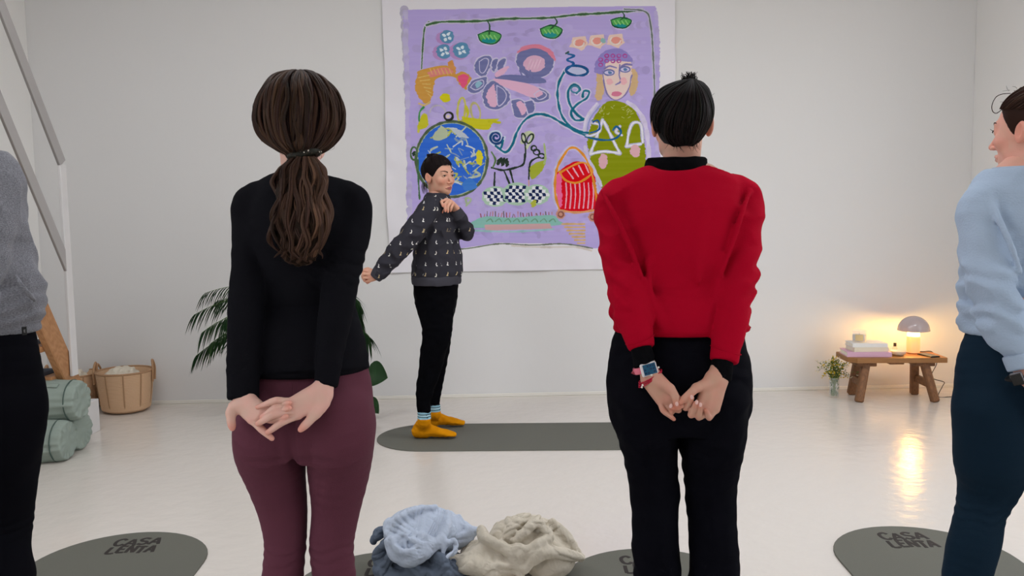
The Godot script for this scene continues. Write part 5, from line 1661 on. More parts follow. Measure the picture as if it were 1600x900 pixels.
# heaped cloth: a soft body with rolled ridges along curves
func heap(called: String, label: String, where: Vector3, lumps: Array, ridges: Array, m: Material, amp: float, sd: float, group := "") -> Node3D:
	var t := thing(called, where + Vector3(0, 0.0065, 0), label, "clothing", 0.0, group)
	var bb := AABB(Vector3.ZERO, Vector3.ZERO)
	for l in lumps:
		bb = bb.expand(l[0] - l[1]).expand(l[0] + l[1])
	for r in ridges:
		for p in r[0]:
			bb = bb.expand(p)
	bb = bb.grow(0.035)
	bb.position.y = -0.01
	var f := Field.new(bb.position, bb.end, 0.0042)
	for l in lumps:
		f.ball(l[0], l[1], Vector3.RIGHT, Vector3.UP, 0.02)
	for r in ridges:
		var st := []
		for i in r[0].size():
			var tt: float = float(i) / (r[0].size() - 1)
			var rr: float = r[1] * (0.55 + 0.45 * sin(PI * clampf(tt, 0.06, 0.94)))
			st.append([r[0][i], rr, rr * 0.9])
		f.chain(st, Vector3.UP, 0.02, 0, 4)
	# soft folds that run over each lump
	var r3 := RandomNumberGenerator.new()
	r3.seed = int(sd * 10.0)
	for l in lumps:
		var sz: Vector3 = l[1]
		for n in int(3 + 25 * sz.x):
			var th := r3.randf_range(0.15, 1.35)
			var ph := r3.randf_range(-0.6, PI + 0.6)
			var d := Vector3(sin(th) * cos(ph), cos(th), sin(th) * sin(ph))
			var ax := d.cross(Vector3(r3.randf_range(-1, 1), r3.randf_range(-0.6, 0.6), r3.randf_range(-1, 1))).normalized()
			var ln := r3.randf_range(0.5, 1.2)
			var bow := r3.randf_range(-0.35, 0.35)
			var rad := r3.randf_range(0.006, 0.013)
			var st := []
			for i in 5:
				var tt := i / 4.0
				var q := d.rotated(ax, (tt - 0.5) * ln).rotated(d, bow * sin(tt * PI))
				st.append([l[0] + q * sz * 1.0, rad * (0.35 + 0.65 * sin(PI * clampf(tt, 0.08, 0.92))), rad * (0.35 + 0.65 * sin(PI * clampf(tt, 0.08, 0.92)))])
			f.chain(st, Vector3.UP, 0.016, 0, 2)
	f.displace(func(p: Vector3) -> float:
		var w1 := wob.get_noise_3d(p.x * 5.0 + sd, p.y * 5.0, p.z * 5.0)
		var w2 := wob.get_noise_3d(p.x * 6.0 - sd, p.y * 6.0 + 7.0, p.z * 6.0)
		var u := (p.x * 0.75 + p.y * 1.0 - p.z * 0.35) * 52.0 + 5.5 * w1
		var v := (p.y * 0.6 - p.x * 0.8 + p.z * 0.6) * 60.0 + 6.0 * w2
		var k := clampf(0.5 + 1.2 * w2, 0.0, 1.0)
		var fo := (pow(absf(sin(u)), 0.55) - 0.6) * k + (pow(absf(sin(v)), 0.55) - 0.6) * (1.0 - k) * 0.9
		return -amp * 1.5 * fo + amp * 0.15 * wob.get_noise_3d(p.x * 22.0 - sd, p.y * 22.0, p.z * 22.0), 0.035)
	f.cut(Vector3(0, 0.001, 0), Vector3.DOWN)
	wear("fabric_body", f, m, t)
	return t

func clothes_pile() -> void:
	var o := on_floor(742, 893)
	var k := func(px: float, py: float, dz: float) -> Vector3:   # a point of the heap: dz metres nearer than its middle
		return at(px, py, -(view.inverse() * (o - eye)).z - dz) - o
	var crumple := noise_tex(0.012, 256, 3, null, FastNoiseLite.TYPE_SIMPLEX, 9, true)
	# steel blue sweatpants underneath
	var slate := fabric(Color(0.40, 0.44, 0.50))
	relief(slate, crumple, 0.7, Vector3(3.2, 3.2, 3.2))
	heap("sweatpants", "slate blue jersey trousers crumpled at the bottom of the clothes heap", o,
		[[k.call(640, 888, 0.03), Vector3(0.13, 0.05, 0.13)], [k.call(690, 890, 0.08), Vector3(0.1, 0.05, 0.1)], [k.call(612, 872, 0.0), Vector3(0.06, 0.05, 0.1)]],
		[[[k.call(586, 872, 0.06), k.call(605, 852, 0.08), k.call(630, 868, 0.13), k.call(648, 900, 0.15)], 0.022], [[k.call(596, 895, 0.11), k.call(614, 872, 0.13), k.call(642, 880, 0.16), k.call(655, 905, 0.17)], 0.018], [[k.call(660, 868, 0.1), k.call(690, 878, 0.15), k.call(702, 900, 0.17)], 0.024], [[k.call(584, 848, 0.0), k.call(592, 836, 0.0), k.call(604, 830, -0.02)], 0.02]],
		slate, 0.005, 3.0)
	# pale blue sweatshirt rolled into a ball
	var pale := fabric(Color(0.73, 0.77, 0.835))
	relief(pale, crumple, 0.7, Vector3(3.2, 3.2, 3.2))
	var ps := heap("sweatshirt", "pale blue sweatshirt rolled up on the slate trousers", o,
		[[k.call(660, 832, 0.0), Vector3(0.14, 0.082, 0.13)], [k.call(636, 852, 0.08), Vector3(0.072, 0.06, 0.07)], [k.call(712, 838, -0.02), Vector3(0.07, 0.045, 0.09)]],
		[[[k.call(606, 848, 0.12), k.call(616, 872, 0.15), k.call(640, 880, 0.17), k.call(662, 868, 0.165), k.call(668, 846, 0.14), k.call(650, 838, 0.13)], 0.021], [[k.call(612, 846, 0.14), k.call(622, 862, 0.165), k.call(642, 866, 0.175), k.call(655, 854, 0.16), k.call(640, 846, 0.155)], 0.014], [[k.call(664, 870, 0.16), k.call(684, 850, 0.135), k.call(698, 826, 0.08), k.call(700, 804, 0.02)], 0.02], [[k.call(716, 812, 0.0), k.call(728, 832, 0.02), k.call(744, 832, 0.0)], 0.022], [[k.call(610, 842, 0.1), k.call(622, 816, 0.09), k.call(650, 800, 0.05), k.call(680, 795, 0.02)], 0.016], [[k.call(690, 872, 0.15), k.call(700, 852, 0.135), k.call(710, 848, 0.13), k.call(712, 862, 0.14), k.call(698, 874, 0.16)], 0.01]],
		pale, 0.0035, 8.0)
	for i in 4:
		var a := Acc.new()
		var pts := curve([k.call(683.0 + i * 3.4, 798.0 + i * 0.6, 0.055), k.call(679.0 + i * 3.6, 815.0, 0.115), k.call(668.0 + i * 4.0, 838.0, 0.142)], 5)
		a.tube(pts, radii(pts.size(), func(_t): return 0.0016), Color.WHITE, 5)
		build("knit_rib", a, pale, ps)
	# cream hooded sweater
	var cream := fabric(Color(0.80, 0.765, 0.70))
	relief(cream, crumple, 0.7, Vector3(3.2, 3.2, 3.2))
	heap("sweater", "cream hooded sweater heaped beside the pale blue one", o,
		[[k.call(822, 848, 0.0), Vector3(0.14, 0.085, 0.14)], [k.call(770, 876, 0.06), Vector3(0.12, 0.06, 0.12)], [k.call(856, 872, 0.03), Vector3(0.1, 0.07, 0.12)]],
		[[[k.call(752, 832, 0.07), k.call(762, 846, 0.12), k.call(790, 862, 0.15), k.call(806, 886, 0.16), k.call(816, 906, 0.17)], 0.02], [[k.call(752, 832, 0.06), k.call(758, 860, 0.1), k.call(740, 876, 0.12), k.call(708, 878, 0.1)], 0.028], [[k.call(712, 892, 0.12), k.call(745, 888, 0.16), k.call(770, 900, 0.17)], 0.026], [[k.call(786, 850, 0.11), k.call(800, 828, 0.1), k.call(826, 810, 0.04)], 0.02], [[k.call(806, 848, 0.13), k.call(828, 826, 0.11), k.call(842, 812, 0.05)], 0.018], [[k.call(846, 822, 0.1), k.call(858, 842, 0.12), k.call(834, 858, 0.155), k.call(812, 872, 0.165)], 0.02], [[k.call(820, 892, 0.17), k.call(850, 868, 0.16), k.call(880, 868, 0.13), k.call(908, 874, 0.09)], 0.022], [[k.call(862, 818, 0.04), k.call(884, 842, 0.05), k.call(902, 866, 0.06)], 0.022], [[k.call(798, 866, 0.15), k.call(812, 858, 0.16), k.call(824, 866, 0.165)], 0.012]],
		cream, 0.0045, 15.0)

func bench_corner() -> void:
	var wood := mat(Color(1, 1, 1), 0.5)
	wood.albedo_texture = grain_tex(Color8(176, 126, 72), Color8(130, 86, 46))
	wood.uv1_triplanar = true
	wood.uv1_scale = Vector3(1.6, 9, 9)
	var legwood := mat(Color(1, 1, 1), 0.55)
	legwood.albedo_texture = grain_tex(Color8(146, 100, 62), Color8(106, 70, 42))
	legwood.uv1_triplanar = true
	legwood.uv1_scale = Vector3(9, 1.6, 9)
	var f1 := on_floor(1352, 627)
	var f2 := on_floor(1449, 627)
	var mid := (f1 + f2) * 0.5 + Vector3(0, 0, -0.1)
	var d := -(view.inverse() * (mid - eye)).z
	var px := d / FOCAL
	var bx := Basis(Vector3.UP, deg_to_rad(-3))
	var t := thing("bench", mid, "low rustic wooden bench with splayed legs against the back wall", "bench", deg_to_rad(-3))
	var top := (at(1395, 553, d) - mid).y
	var hw := 73.0 * px
	# the top: a thick plank with one clipped corner
	var st := SurfaceTool.new()
	st.begin(Mesh.PRIMITIVE_TRIANGLES)
	var poly := PackedVector2Array([Vector2(-hw, -0.14), Vector2(hw, -0.14), Vector2(hw, 0.13), Vector2(hw - 0.01, 0.14), Vector2(-hw + 0.05, 0.14), Vector2(-hw, 0.09)])
	part("seat_board", slab(poly, top - 0.034, top), wood, t)
	for s in [-1.0, 1.0]:
		box("cross_batten", Vector3(s * (hw - 0.13), top - 0.05, 0), Vector3(0.13, 0.03, 0.2), legwood, t)
		for z in [-1.0, 1.0]:
			var a := Vector3(s * (hw - 0.13 + 0.0), top - 0.04, z * 0.075)
			var b := Vector3(s * (hw - 0.085 + (0.015 if z > 0 else -0.0)) + (0.02 if z < 0 else 0.0) * -s, 0.0, z * 0.125)
			bar("leg", a, b, Vector2(0.052, 0.05), legwood, t, Vector3(1, 0, 0), 0.009)
		bar("stretcher", Vector3(s * (hw - 0.108), top * 0.4, -0.11), Vector3(s * (hw - 0.108), top * 0.4, 0.11), Vector2(0.03, 0.05), legwood, t)
	box("centre_batten", Vector3(0.02, top - 0.047, -0.02), Vector3(0.1, 0.024, 0.16), legwood, t)
	var on := func(x: float, z: float) -> Vector3: return mid + bx * Vector3((x - 1393.5) * px, top, z)
	# books
	var bs := [["book", 1354.0, 0.0, 66.0, 0.19, 0.034, Color8(222, 178, 200), "large pink book at the bottom of the stack on the bench"], ["book", 1356.0, 0.034, 53.0, 0.165, 0.031, Color8(232, 220, 196), "cream book in the middle of the stack on the bench"], ["book", 1355.0, 0.065, 53.0, 0.16, 0.026, Color8(236, 234, 230), "white book on top of the stack on the bench"]]
	for q in bs:
		var b := thing("book", on.call(q[1], 0.005) + Vector3(0, q[2], 0), q[7], "book", deg_to_rad(-3 + (q[1] - 1355) * 3), "books stacked on the bench")
		var w: float = q[3] * px
		var cov := mat(q[6], 0.6)
		var pap := mat(Color8(240, 232, 214), 0.8)
		box("pages", Vector3(0.002, q[5] * 0.5, 0), Vector3(w - 0.008, q[5] - 0.007, q[4] - 0.008), pap, b, Basis(), 0.001)
		box("cover", Vector3(0, q[5] - 0.0016, 0), Vector3(w, 0.0032, q[4]), cov, b, Basis(), 0.001)
		box("cover", Vector3(0, 0.0016, 0), Vector3(w, 0.0032, q[4]), cov, b, Basis(), 0.001)
		box("spine", Vector3(0, q[5] * 0.5, q[4] * 0.5 - 0.0018), Vector3(w, q[5] - 0.002, 0.0036), cov, b, Basis(), 0.001)
	# jar candle
	var glass := mat(Color(0.98, 0.98, 0.98, 0.1), 0.03)
	glass.transparency = BaseMaterial3D.TRANSPARENCY_ALPHA
	var cj := thing("candle", on.call(1345.0, 0.0) + Vector3(0, 0.091, 0), "glass jar candle with a cream label on top of the books", "candle")
	var jar := Acc.new()
	jar.lathe(Vector3.ZERO, [Vector2(0.0, 0.001), Vector2(0.044, 0.001), Vector2(0.047, 0.004), Vector2(0.047, 0.078), Vector2(0.046, 0.08), Vector2(0.0445, 0.078), Vector2(0.0445, 0.006), Vector2(0.0, 0.006)], 32, Color.WHITE)
	build("jar", jar, glass, cj)
	var wax := Acc.new()
	wax.lathe(Vector3.ZERO, [Vector2(0.0, 0.0065), Vector2(0.0435, 0.0065), Vector2(0.0435, 0.05), Vector2(0.0, 0.05)], 28, Color.WHITE)
	build("wax", wax, mat(Color8(214, 206, 200), 0.5), cj)
	var lab := Acc.new()
	loft(lab, 2, 12, func(u, w): return Vector3(sin(lerpf(-0.95, 0.15, w)) * 0.0475, lerpf(0.055, 0.012, u), cos(lerpf(-0.95, 0.15, w)) * 0.0475), Color.WHITE)
	build("paper_label", lab, mat(Color8(226, 196, 140), 0.7), cj)
	var wick := Acc.new()
	wick.tube(PackedVector3Array([Vector3(0, 0.049, 0), Vector3(0.001, 0.062, 0)]), PackedFloat32Array([0.0012, 0.001]), Color.WHITE, 5)
	build("wick", wick, mat(Color(0.1, 0.09, 0.08), 0.9), cj)
	# dish, bottle, phone
	var dish := thing("dish", on.call(1402.0, 0.03), "small white ceramic dish on the bench in front of the black-capped bottle", "dish")
	var dp := Acc.new()
	dp.lathe(Vector3.ZERO, [Vector2(0.0, 0.001), Vector2(0.03, 0.001), Vector2(0.044, 0.012), Vector2(0.051, 0.031), Vector2(0.0495, 0.032), Vector2(0.042, 0.015), Vector2(0.028, 0.006), Vector2(0.0, 0.006)], 32, Color.WHITE)
	build("bowl", dp, mat(Color8(238, 228, 212), 0.35), dish)
	var sm := thing("incense_holder", on.call(1391.5, 0.0), "small reddish wooden holder beside the white dish", "incense holder")
	box("holder_block", Vector3(0, 0.008, 0), Vector3(0.03, 0.016, 0.03), mat(Color8(140, 62, 40), 0.6), sm)
	box("holder_lip", Vector3(0, 0.018, 0), Vector3(0.022, 0.005, 0.022), mat(Color8(110, 46, 30), 0.6), sm)
	var bt := thing("bottle", on.call(1405.0, -0.06), "small clear bottle with a black cap between the lamp and the books", "bottle")
	var bp := Acc.new()
	bp.lathe(Vector3.ZERO, [Vector2(0.0, 0.001), Vector2(0.015, 0.001), Vector2(0.016, 0.004), Vector2(0.016, 0.038), Vector2(0.009, 0.047), Vector2(0.008, 0.05)], 20, Color.WHITE)
	var amber := mat(Color(0.98, 0.9, 0.75, 0.28), 0.05)
	amber.transparency = BaseMaterial3D.TRANSPARENCY_ALPHA
	build("bottle_glass", bp, amber, bt)
	var cp := Acc.new()
	cp.lathe(Vector3.ZERO, [Vector2(0.0, 0.048), Vector2(0.0095, 0.048), Vector2(0.01, 0.05), Vector2(0.01, 0.07), Vector2(0.009, 0.072), Vector2(0.0, 0.072)], 20, Color.WHITE)
	build("cap", cp, mat(Color(0.03, 0.03, 0.035), 0.4), bt)
	var ph := thing("phone", on.call(1445.0, 0.06), "black phone lying flat on the right end of the bench", "phone", 0.3)
	box("phone_body", Vector3(0, 0.0045, 0), Vector3(0.07, 0.008, 0.14), mat(Color(0.04, 0.04, 0.045), 0.35), ph, Basis(Vector3.UP, -0.1), 0.003)
	box("phone_screen", Vector3(0, 0.0088, 0), Vector3(0.064, 0.0008, 0.132), mat(Color(0.01, 0.01, 0.012), 0.25), ph, Basis(Vector3.UP, -0.1), 0.0003)
	lamp(on.call(1433.0, -0.06))
	# its cable: over the edge of the bench, down to the floor, along to the plug
	var lamp_c: Vector3 = on.call(1433.0, -0.06)
	var w := Acc.new()
	var back := 0.155
	var cpts := curve([lamp_c + Vector3(0.03, 0.004, -0.05), on.call(1450.0, -0.09) + Vector3(0, 0.004, 0), on.call(1466.0, -0.1) + Vector3(0.002, 0.0, 0), at(1464, 566, d + 0.1), at(1456, 584, d + 0.1), at(1459, 592, d + 0.1), at(1475, 597, d + 0.1), at(1473, 603, d + 0.09), on_floor(1466, 619.5, 0.004), on_floor(1484, 620, 0.004), on_floor(1494, 619.5, 0.012)], 5)
	w.tube(cpts, radii(cpts.size(), func(_t): return 0.0028), Color.WHITE, 6)
	tag(build("lamp_cable", w, mat(Color(0.09, 0.08, 0.07), 0.5)), "thin dark cable looping from the bench down to the floor plug", "cable")
	var pg := thing("plug_adapter", on_floor(1498, 620.5), "white plug adapter on the floor beside the cable end", "plug")
	box("adapter_body", Vector3(0, 0.02, 0), Vector3(0.05, 0.04, 0.035), mat(Color(0.92, 0.91, 0.89), 0.35), pg, Basis(), 0.006)
	box("adapter_collar", Vector3(-0.028, 0.02, 0), Vector3(0.008, 0.022, 0.022), mat(Color(0.85, 0.84, 0.82), 0.4), pg, Basis(), 0.003)
	flower_vase()

func slab(poly: PackedVector2Array, y0: float, y1: float) -> ArrayMesh:
	var st := SurfaceTool.new()
	st.begin(Mesh.PRIMITIVE_TRIANGLES)
	var tri := func(a: Vector3, b: Vector3, c: Vector3, n: Vector3):
		var q := [a, b, c] if (b - a).cross(c - a).dot(n) < 0.0 else [a, c, b]
		for p in q:
			st.set_normal(n)
			st.add_vertex(p)
	var ctr := Vector2.ZERO
	for p in poly:
		ctr += p / poly.size()
	var bev := 0.004
	for i in poly.size():
		var a := poly[i]
		var b := poly[(i + 1) % poly.size()]
		var e := (b - a).normalized()
		var n2 := Vector2(e.y, -e.x)
		if n2.dot(a - ctr) < 0: n2 = -n2
		var n := Vector3(n2.x, 0, n2.y)
		var ai := a - (a - ctr).normalized() * bev
		var bi := b - (b - ctr).normalized() * bev
		for q in [[a, y0, b, y1 - bev, b, n], [ai, y1, bi, y1, b, (n + Vector3.UP).normalized()]]:
			pass
		var A0 := Vector3(a.x, y0, a.y)
		var B0 := Vector3(b.x, y0, b.y)
		var A1 := Vector3(a.x, y1 - bev, a.y)
		var B1 := Vector3(b.x, y1 - bev, b.y)
		var A2 := Vector3(ai.x, y1, ai.y)
		var B2 := Vector3(bi.x, y1, bi.y)
		tri.call(A0, B0, B1, n)
		tri.call(A0, B1, A1, n)
		tri.call(A1, B1, B2, (n + Vector3.UP).normalized())
		tri.call(A1, B2, A2, (n + Vector3.UP).normalized())
		tri.call(A2, B2, Vector3(ctr.x, y1, ctr.y), Vector3.UP)
		tri.call(A0, B0, Vector3(ctr.x, y0, ctr.y), Vector3.DOWN)
	return st.commit()

func grain_tex(a: Color, b: Color) -> ImageTexture:
	var n := FastNoiseLite.new()
	n.seed = 4
	n.frequency = 0.02
	n.fractal_octaves = 3
	var im := Image.create(256, 256, false, Image.FORMAT_RGB8)
	for y in 256:
		for x in 256:
			var v := n.get_noise_2d(x * 0.35, y * 4.0) * 0.5 + 0.5
			var w := 0.5 + 0.5 * sin((y + 26.0 * n.get_noise_2d(x * 0.3, y * 0.5)) * 0.35)
			im.set_pixel(x, y, a.lerp(b, clampf(0.6 * v + 0.35 * w, 0, 1)))
	return ImageTexture.create_from_image(im)

func lamp(p: Vector3) -> void:
	var t := thing("mushroom_lamp", p, "lit mushroom lamp with a glowing base and pale mauve dome shade", "lamp")
	var base := Acc.new()
	base.lathe(Vector3.ZERO, [Vector2(0.0, 0.0), Vector2(0.04, 0.0), Vector2(0.043, 0.003), Vector2(0.0435, 0.118)], 36, lin(255, 190, 140))
	var glow := mat(Color(0.95, 0.8, 0.68), 0.3)
	glow.emission_enabled = true
	glow.emission = Color(1.0, 0.58, 0.2)
	glow.emission_energy_multiplier = 0.55
	build("lamp_base", base, glow, t)
	var up := Acc.new()
	up.lathe(Vector3.ZERO, [Vector2(0.0435, 0.118), Vector2(0.043, 0.135), Vector2(0.038, 0.15), Vector2(0.028, 0.16), Vector2(0.0, 0.163)], 36, Color.WHITE)
	var hot := mat(Color(1, 0.95, 0.85), 0.3)
	hot.emission_enabled = true
	hot.emission = Color(1.0, 0.86, 0.55)
	hot.emission_energy_multiplier = 1.9
	build("lamp_bulb_glass", up, hot, t)
	var foot := Acc.new()
	foot.lathe(Vector3.ZERO, [Vector2(0.0, -0.001), Vector2(0.0445, -0.001), Vector2(0.0445, 0.005), Vector2(0.043, 0.006)], 32, Color.WHITE)
	build("foot_ring", foot, mat(Color(0.72, 0.45, 0.3), 0.35, 0.6), t)
	var shade := Acc.new()
	var prof := []
	for i in 17:
		var g := PI * 0.5 * i / 16.0
		prof.append(Vector2(maxf(0.105 * cos(g), 0.0), 0.158 + 0.102 * sin(g)))
	for i in 17:
		var g := PI * 0.5 * (16 - i) / 16.0
		prof.append(Vector2(maxf(0.101 * cos(g), 0.0), 0.159 + 0.097 * sin(g)))
	shade.lathe(Vector3.ZERO, prof, 48, Color.WHITE)
	var sh := mat(Color(0.735, 0.665, 0.66), 0.12)
	sh.clearcoat_enabled = true
	sh.clearcoat = 0.5
	sh.clearcoat_roughness = 0.05
	build("lamp_shade", shade, sh, t)
	var l := OmniLight3D.new()
	l.name = "lamp_light"
	l.light_color = Color(1.0, 0.77, 0.4)
	l.light_energy = LAMP_E
	l.light_size = 0.035
	l.omni_range = 12.0
	l.omni_attenuation = 2.0
	l.shadow_enabled = true
	l.position = Vector3(0, 0.135, 0)
	t.add_child(l)
const LAMP_E := 0.19

func flower_vase() -> void:
	var p := on_floor(1303, 620.5)
	var t := thing("flower_vase", p, "clear glass vase of small yellow wildflowers on the floor beside the bench", "vase")
	var glass := mat(Color(0.95, 0.98, 0.95, 0.07), 0.02)
	glass.transparency = BaseMaterial3D.TRANSPARENCY_ALPHA
	var v := Acc.new()
	v.lathe(Vector3.ZERO, [Vector2(0.0, 0.001), Vector2(0.031, 0.001), Vector2(0.033, 0.004), Vector2(0.034, 0.14), Vector2(0.0325, 0.14), Vector2(0.031, 0.01), Vector2(0.0, 0.009)], 28, Color.WHITE)
	build("vase_glass", v, glass, t)
	var wt := Acc.new()
	wt.lathe(Vector3.ZERO, [Vector2(0.0, 0.0095), Vector2(0.0305, 0.0105), Vector2(0.0318, 0.1), Vector2(0.0, 0.1)], 24, Color.WHITE)
	var water := mat(Color(0.85, 0.9, 0.84, 0.06), 0.02)
	water.transparency = BaseMaterial3D.TRANSPARENCY_ALPHA
	build("water", wt, water, t)
	var bunch := thing("wildflowers", p, "bunch of yellow and white wildflowers standing in the glass vase", "flowers")
	var r2 := RandomNumberGenerator.new()
	r2.seed = 21
	var stems := Acc.new()
	var leaves := Acc.new()
	var blooms := Acc.new()
	for i in 64:
		var g := r2.randf() * TAU
		var wide := r2.randf_range(0.01, 0.15) * (0.65 if i % 3 else 1.1)
		var high := r2.randf_range(0.17, 0.285) - wide * 0.25
		var b := Vector3(cos(g + 2.6) * 0.02, 0.012, sin(g + 2.6) * 0.02)
		var n := Vector3(cos(g) * 0.022, 0.135, sin(g) * 0.022)
		var e := Vector3(cos(g) * wide, high, sin(g) * wide * 0.8)
		var q := curve([b, n, n.lerp(e, 0.5) + Vector3(0, 0.02, 0), e], 4)
		stems.tube(q, radii(q.size(), func(tt): return 0.0013 - 0.0007 * tt), lin(86, 112, 60).lerp(lin(120, 130, 70), r2.randf()), 4, 1.0, Vector3.ZERO, false)
		for k in 5:
			var a := q[r2.randi_range(3, q.size() - 1)]
			var d := Vector3(r2.randf_range(-1, 1), r2.randf_range(-0.2, 1), r2.randf_range(-1, 1)).normalized() * r2.randf_range(0.012, 0.03)
			leaves.tube(PackedVector3Array([a, a + d * 0.5 + Vector3(0, 0.002, 0), a + d]), PackedFloat32Array([0.0008, 0.0042, 0.0004]), lin(78, 112, 52).lerp(lin(132, 140, 62), r2.randf()), 5, 0.3, Vector3.ZERO, false)
		for k in 4:
			var c := e + Vector3(r2.randf_range(-0.02, 0.02), r2.randf_range(-0.03, 0.012), r2.randf_range(-0.02, 0.02))
			var col: Color = lin(216, 184, 40) if i % 3 != 0 else lin(232, 226, 200)
			stems.tube(PackedVector3Array([e.lerp(n, 0.15), c]), PackedFloat32Array([0.0006, 0.0005]), lin(96, 118, 62), 4, 1.0, Vector3.ZERO, false)
			blooms.ellipsoid(c, Vector3(0.0042, 0.003, 0.0042) * r2.randf_range(0.7, 1.4), Basis(), col, 5, 7)
	for k in 60:
		var a := Vector3(r2.randf_range(-0.024, 0.024), r2.randf_range(0.015, 0.13), r2.randf_range(-0.02, 0.02))
		leaves.tube(PackedVector3Array([a, a + Vector3(r2.randf_range(-0.008, 0.008), 0.01, 0.003), a + Vector3(r2.randf_range(-0.012, 0.012), 0.022, 0.002)]), PackedFloat32Array([0.0008, 0.004, 0.0004]), lin(70, 104, 58), 5, 0.3, Vector3.ZERO, false)
	var green := painted(0.6)
	tag(build("stems", stems, green, bunch), "", "", "", "stuff")
	tag(build("leaves", leaves, green, bunch), "", "", "", "stuff")
	tag(build("blossoms", blooms, green, bunch), "", "", "", "stuff")
# ---------------------------------------------------------------- stairs, bolsters, baskets and plants on the left
func stairs() -> void:
	var white := mat(Color(0.86, 0.85, 0.845), 0.45)
	var shaded_rail := mat(Color(0.66, 0.645, 0.635), 0.45)  # the rails are white too, their shade is put into this grey
	var wood := mat(Color(1, 1, 1), 0.5)
	wood.albedo_texture = grain_tex(Color8(194, 144, 100), Color8(160, 110, 68))
	wood.uv1_triplanar = true
	wood.uv1_scale = Vector3(8, 1.2, 8)
	var pad := fabric(Color8(88, 92, 102))
	var x1 := -2.53
	var x0 := -3.2
	# the plinth at the foot of the stairs
	var p0 := on_floor(157, 672)
	var pl := thing("stair_plinth", Vector3((p0.x + x0) * 0.5, 0, p0.z + 0.125), "white box plinth at the foot of the wooden stairs", "plinth")
	box("plinth_block", Vector3(0, 0.1, 0), Vector3(p0.x - x0, 0.2, 0.25), white, pl, Basis(), 0.003)
	# the flight rises towards the camera along the left wall
	var meet := func(px: float, py: float) -> Vector3:
		var r := sight(px, py)
		return eye + r * ((x1 + 0.02 - eye.x) / r.x)
	var foot: Vector3 = meet.call(117, 600)
	var slope: Vector3 = ((meet.call(73, 500) as Vector3) - foot)
	slope.x = 0.0
	slope = slope.normalized()
	var tilt := atan2(slope.y, slope.z)
	foot.x = x1
	foot -= slope * 0.13
	var t := thing("staircase", Vector3(x1, 0, foot.z), "steep open staircase with oiled wooden stringers and grey padded treads", "stairs")
	var lf := Vector3(0, foot.y - 0.0, 0)
	for x in [0.0, x0 - x1 + 0.06]:
		bar("stringer", lf + Vector3(x, 0, 0) - slope * 0.02, lf + Vector3(x, 0, 0) + slope * 3.2, Vector2(0.045, 0.135), wood, t, Vector3(1, 0, 0), 0.006)
	for i in 14:
		var h: float = foot.y + 0.165 + 0.185 * i
		var z: float = (h - foot.y) / tan(tilt)
		box("tread", Vector3((x0 - x1 + 0.06) * 0.5, h, z + 0.03), Vector3(absf(x0 - x1) - 0.1, 0.035, 0.2), wood, t, Basis(), 0.004)
		box("tread_pad", Vector3((x0 - x1 + 0.06) * 0.5 - 0.025, h + 0.004, z + 0.036), Vector3(absf(x0 - x1) - 0.17, 0.062, 0.212), pad, t, Basis(), 0.012)
	# the handrail: a post with two sloping flat bars
	var top := at(96.5, 258, 4.7)
	var low := at(118, 586, 4.7)
	var hr := thing("handrail", Vector3(x1, 0, top.z), "white flat-bar handrail with one post and two sloping rails", "handrail")
	var kx := func(px: float, py: float) -> Vector3:    # where the sight line meets the upright plane of the rail
		var r := sight(px, py)
		return eye + r * ((x1 + 0.035 - eye.x) / r.x) - Vector3(x1, 0, top.z)
	var a: Vector3 = kx.call(96.5, 257)
	var e: Vector3 = kx.call(117.5, 586)
	e.z = a.z
	bar("post", e, a + Vector3(0, 0.0, 0), Vector2(0.016, 0.062), white, hr, Vector3(1, 0, 0), 0.002)
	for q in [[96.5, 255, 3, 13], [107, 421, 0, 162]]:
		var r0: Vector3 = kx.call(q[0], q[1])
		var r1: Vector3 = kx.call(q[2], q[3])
		bar("rail", r0, r0 + (r1 - r0) * 1.9, Vector2(0.016, 0.068), shaded_rail, hr, Vector3(1, 0, 0), 0.002)

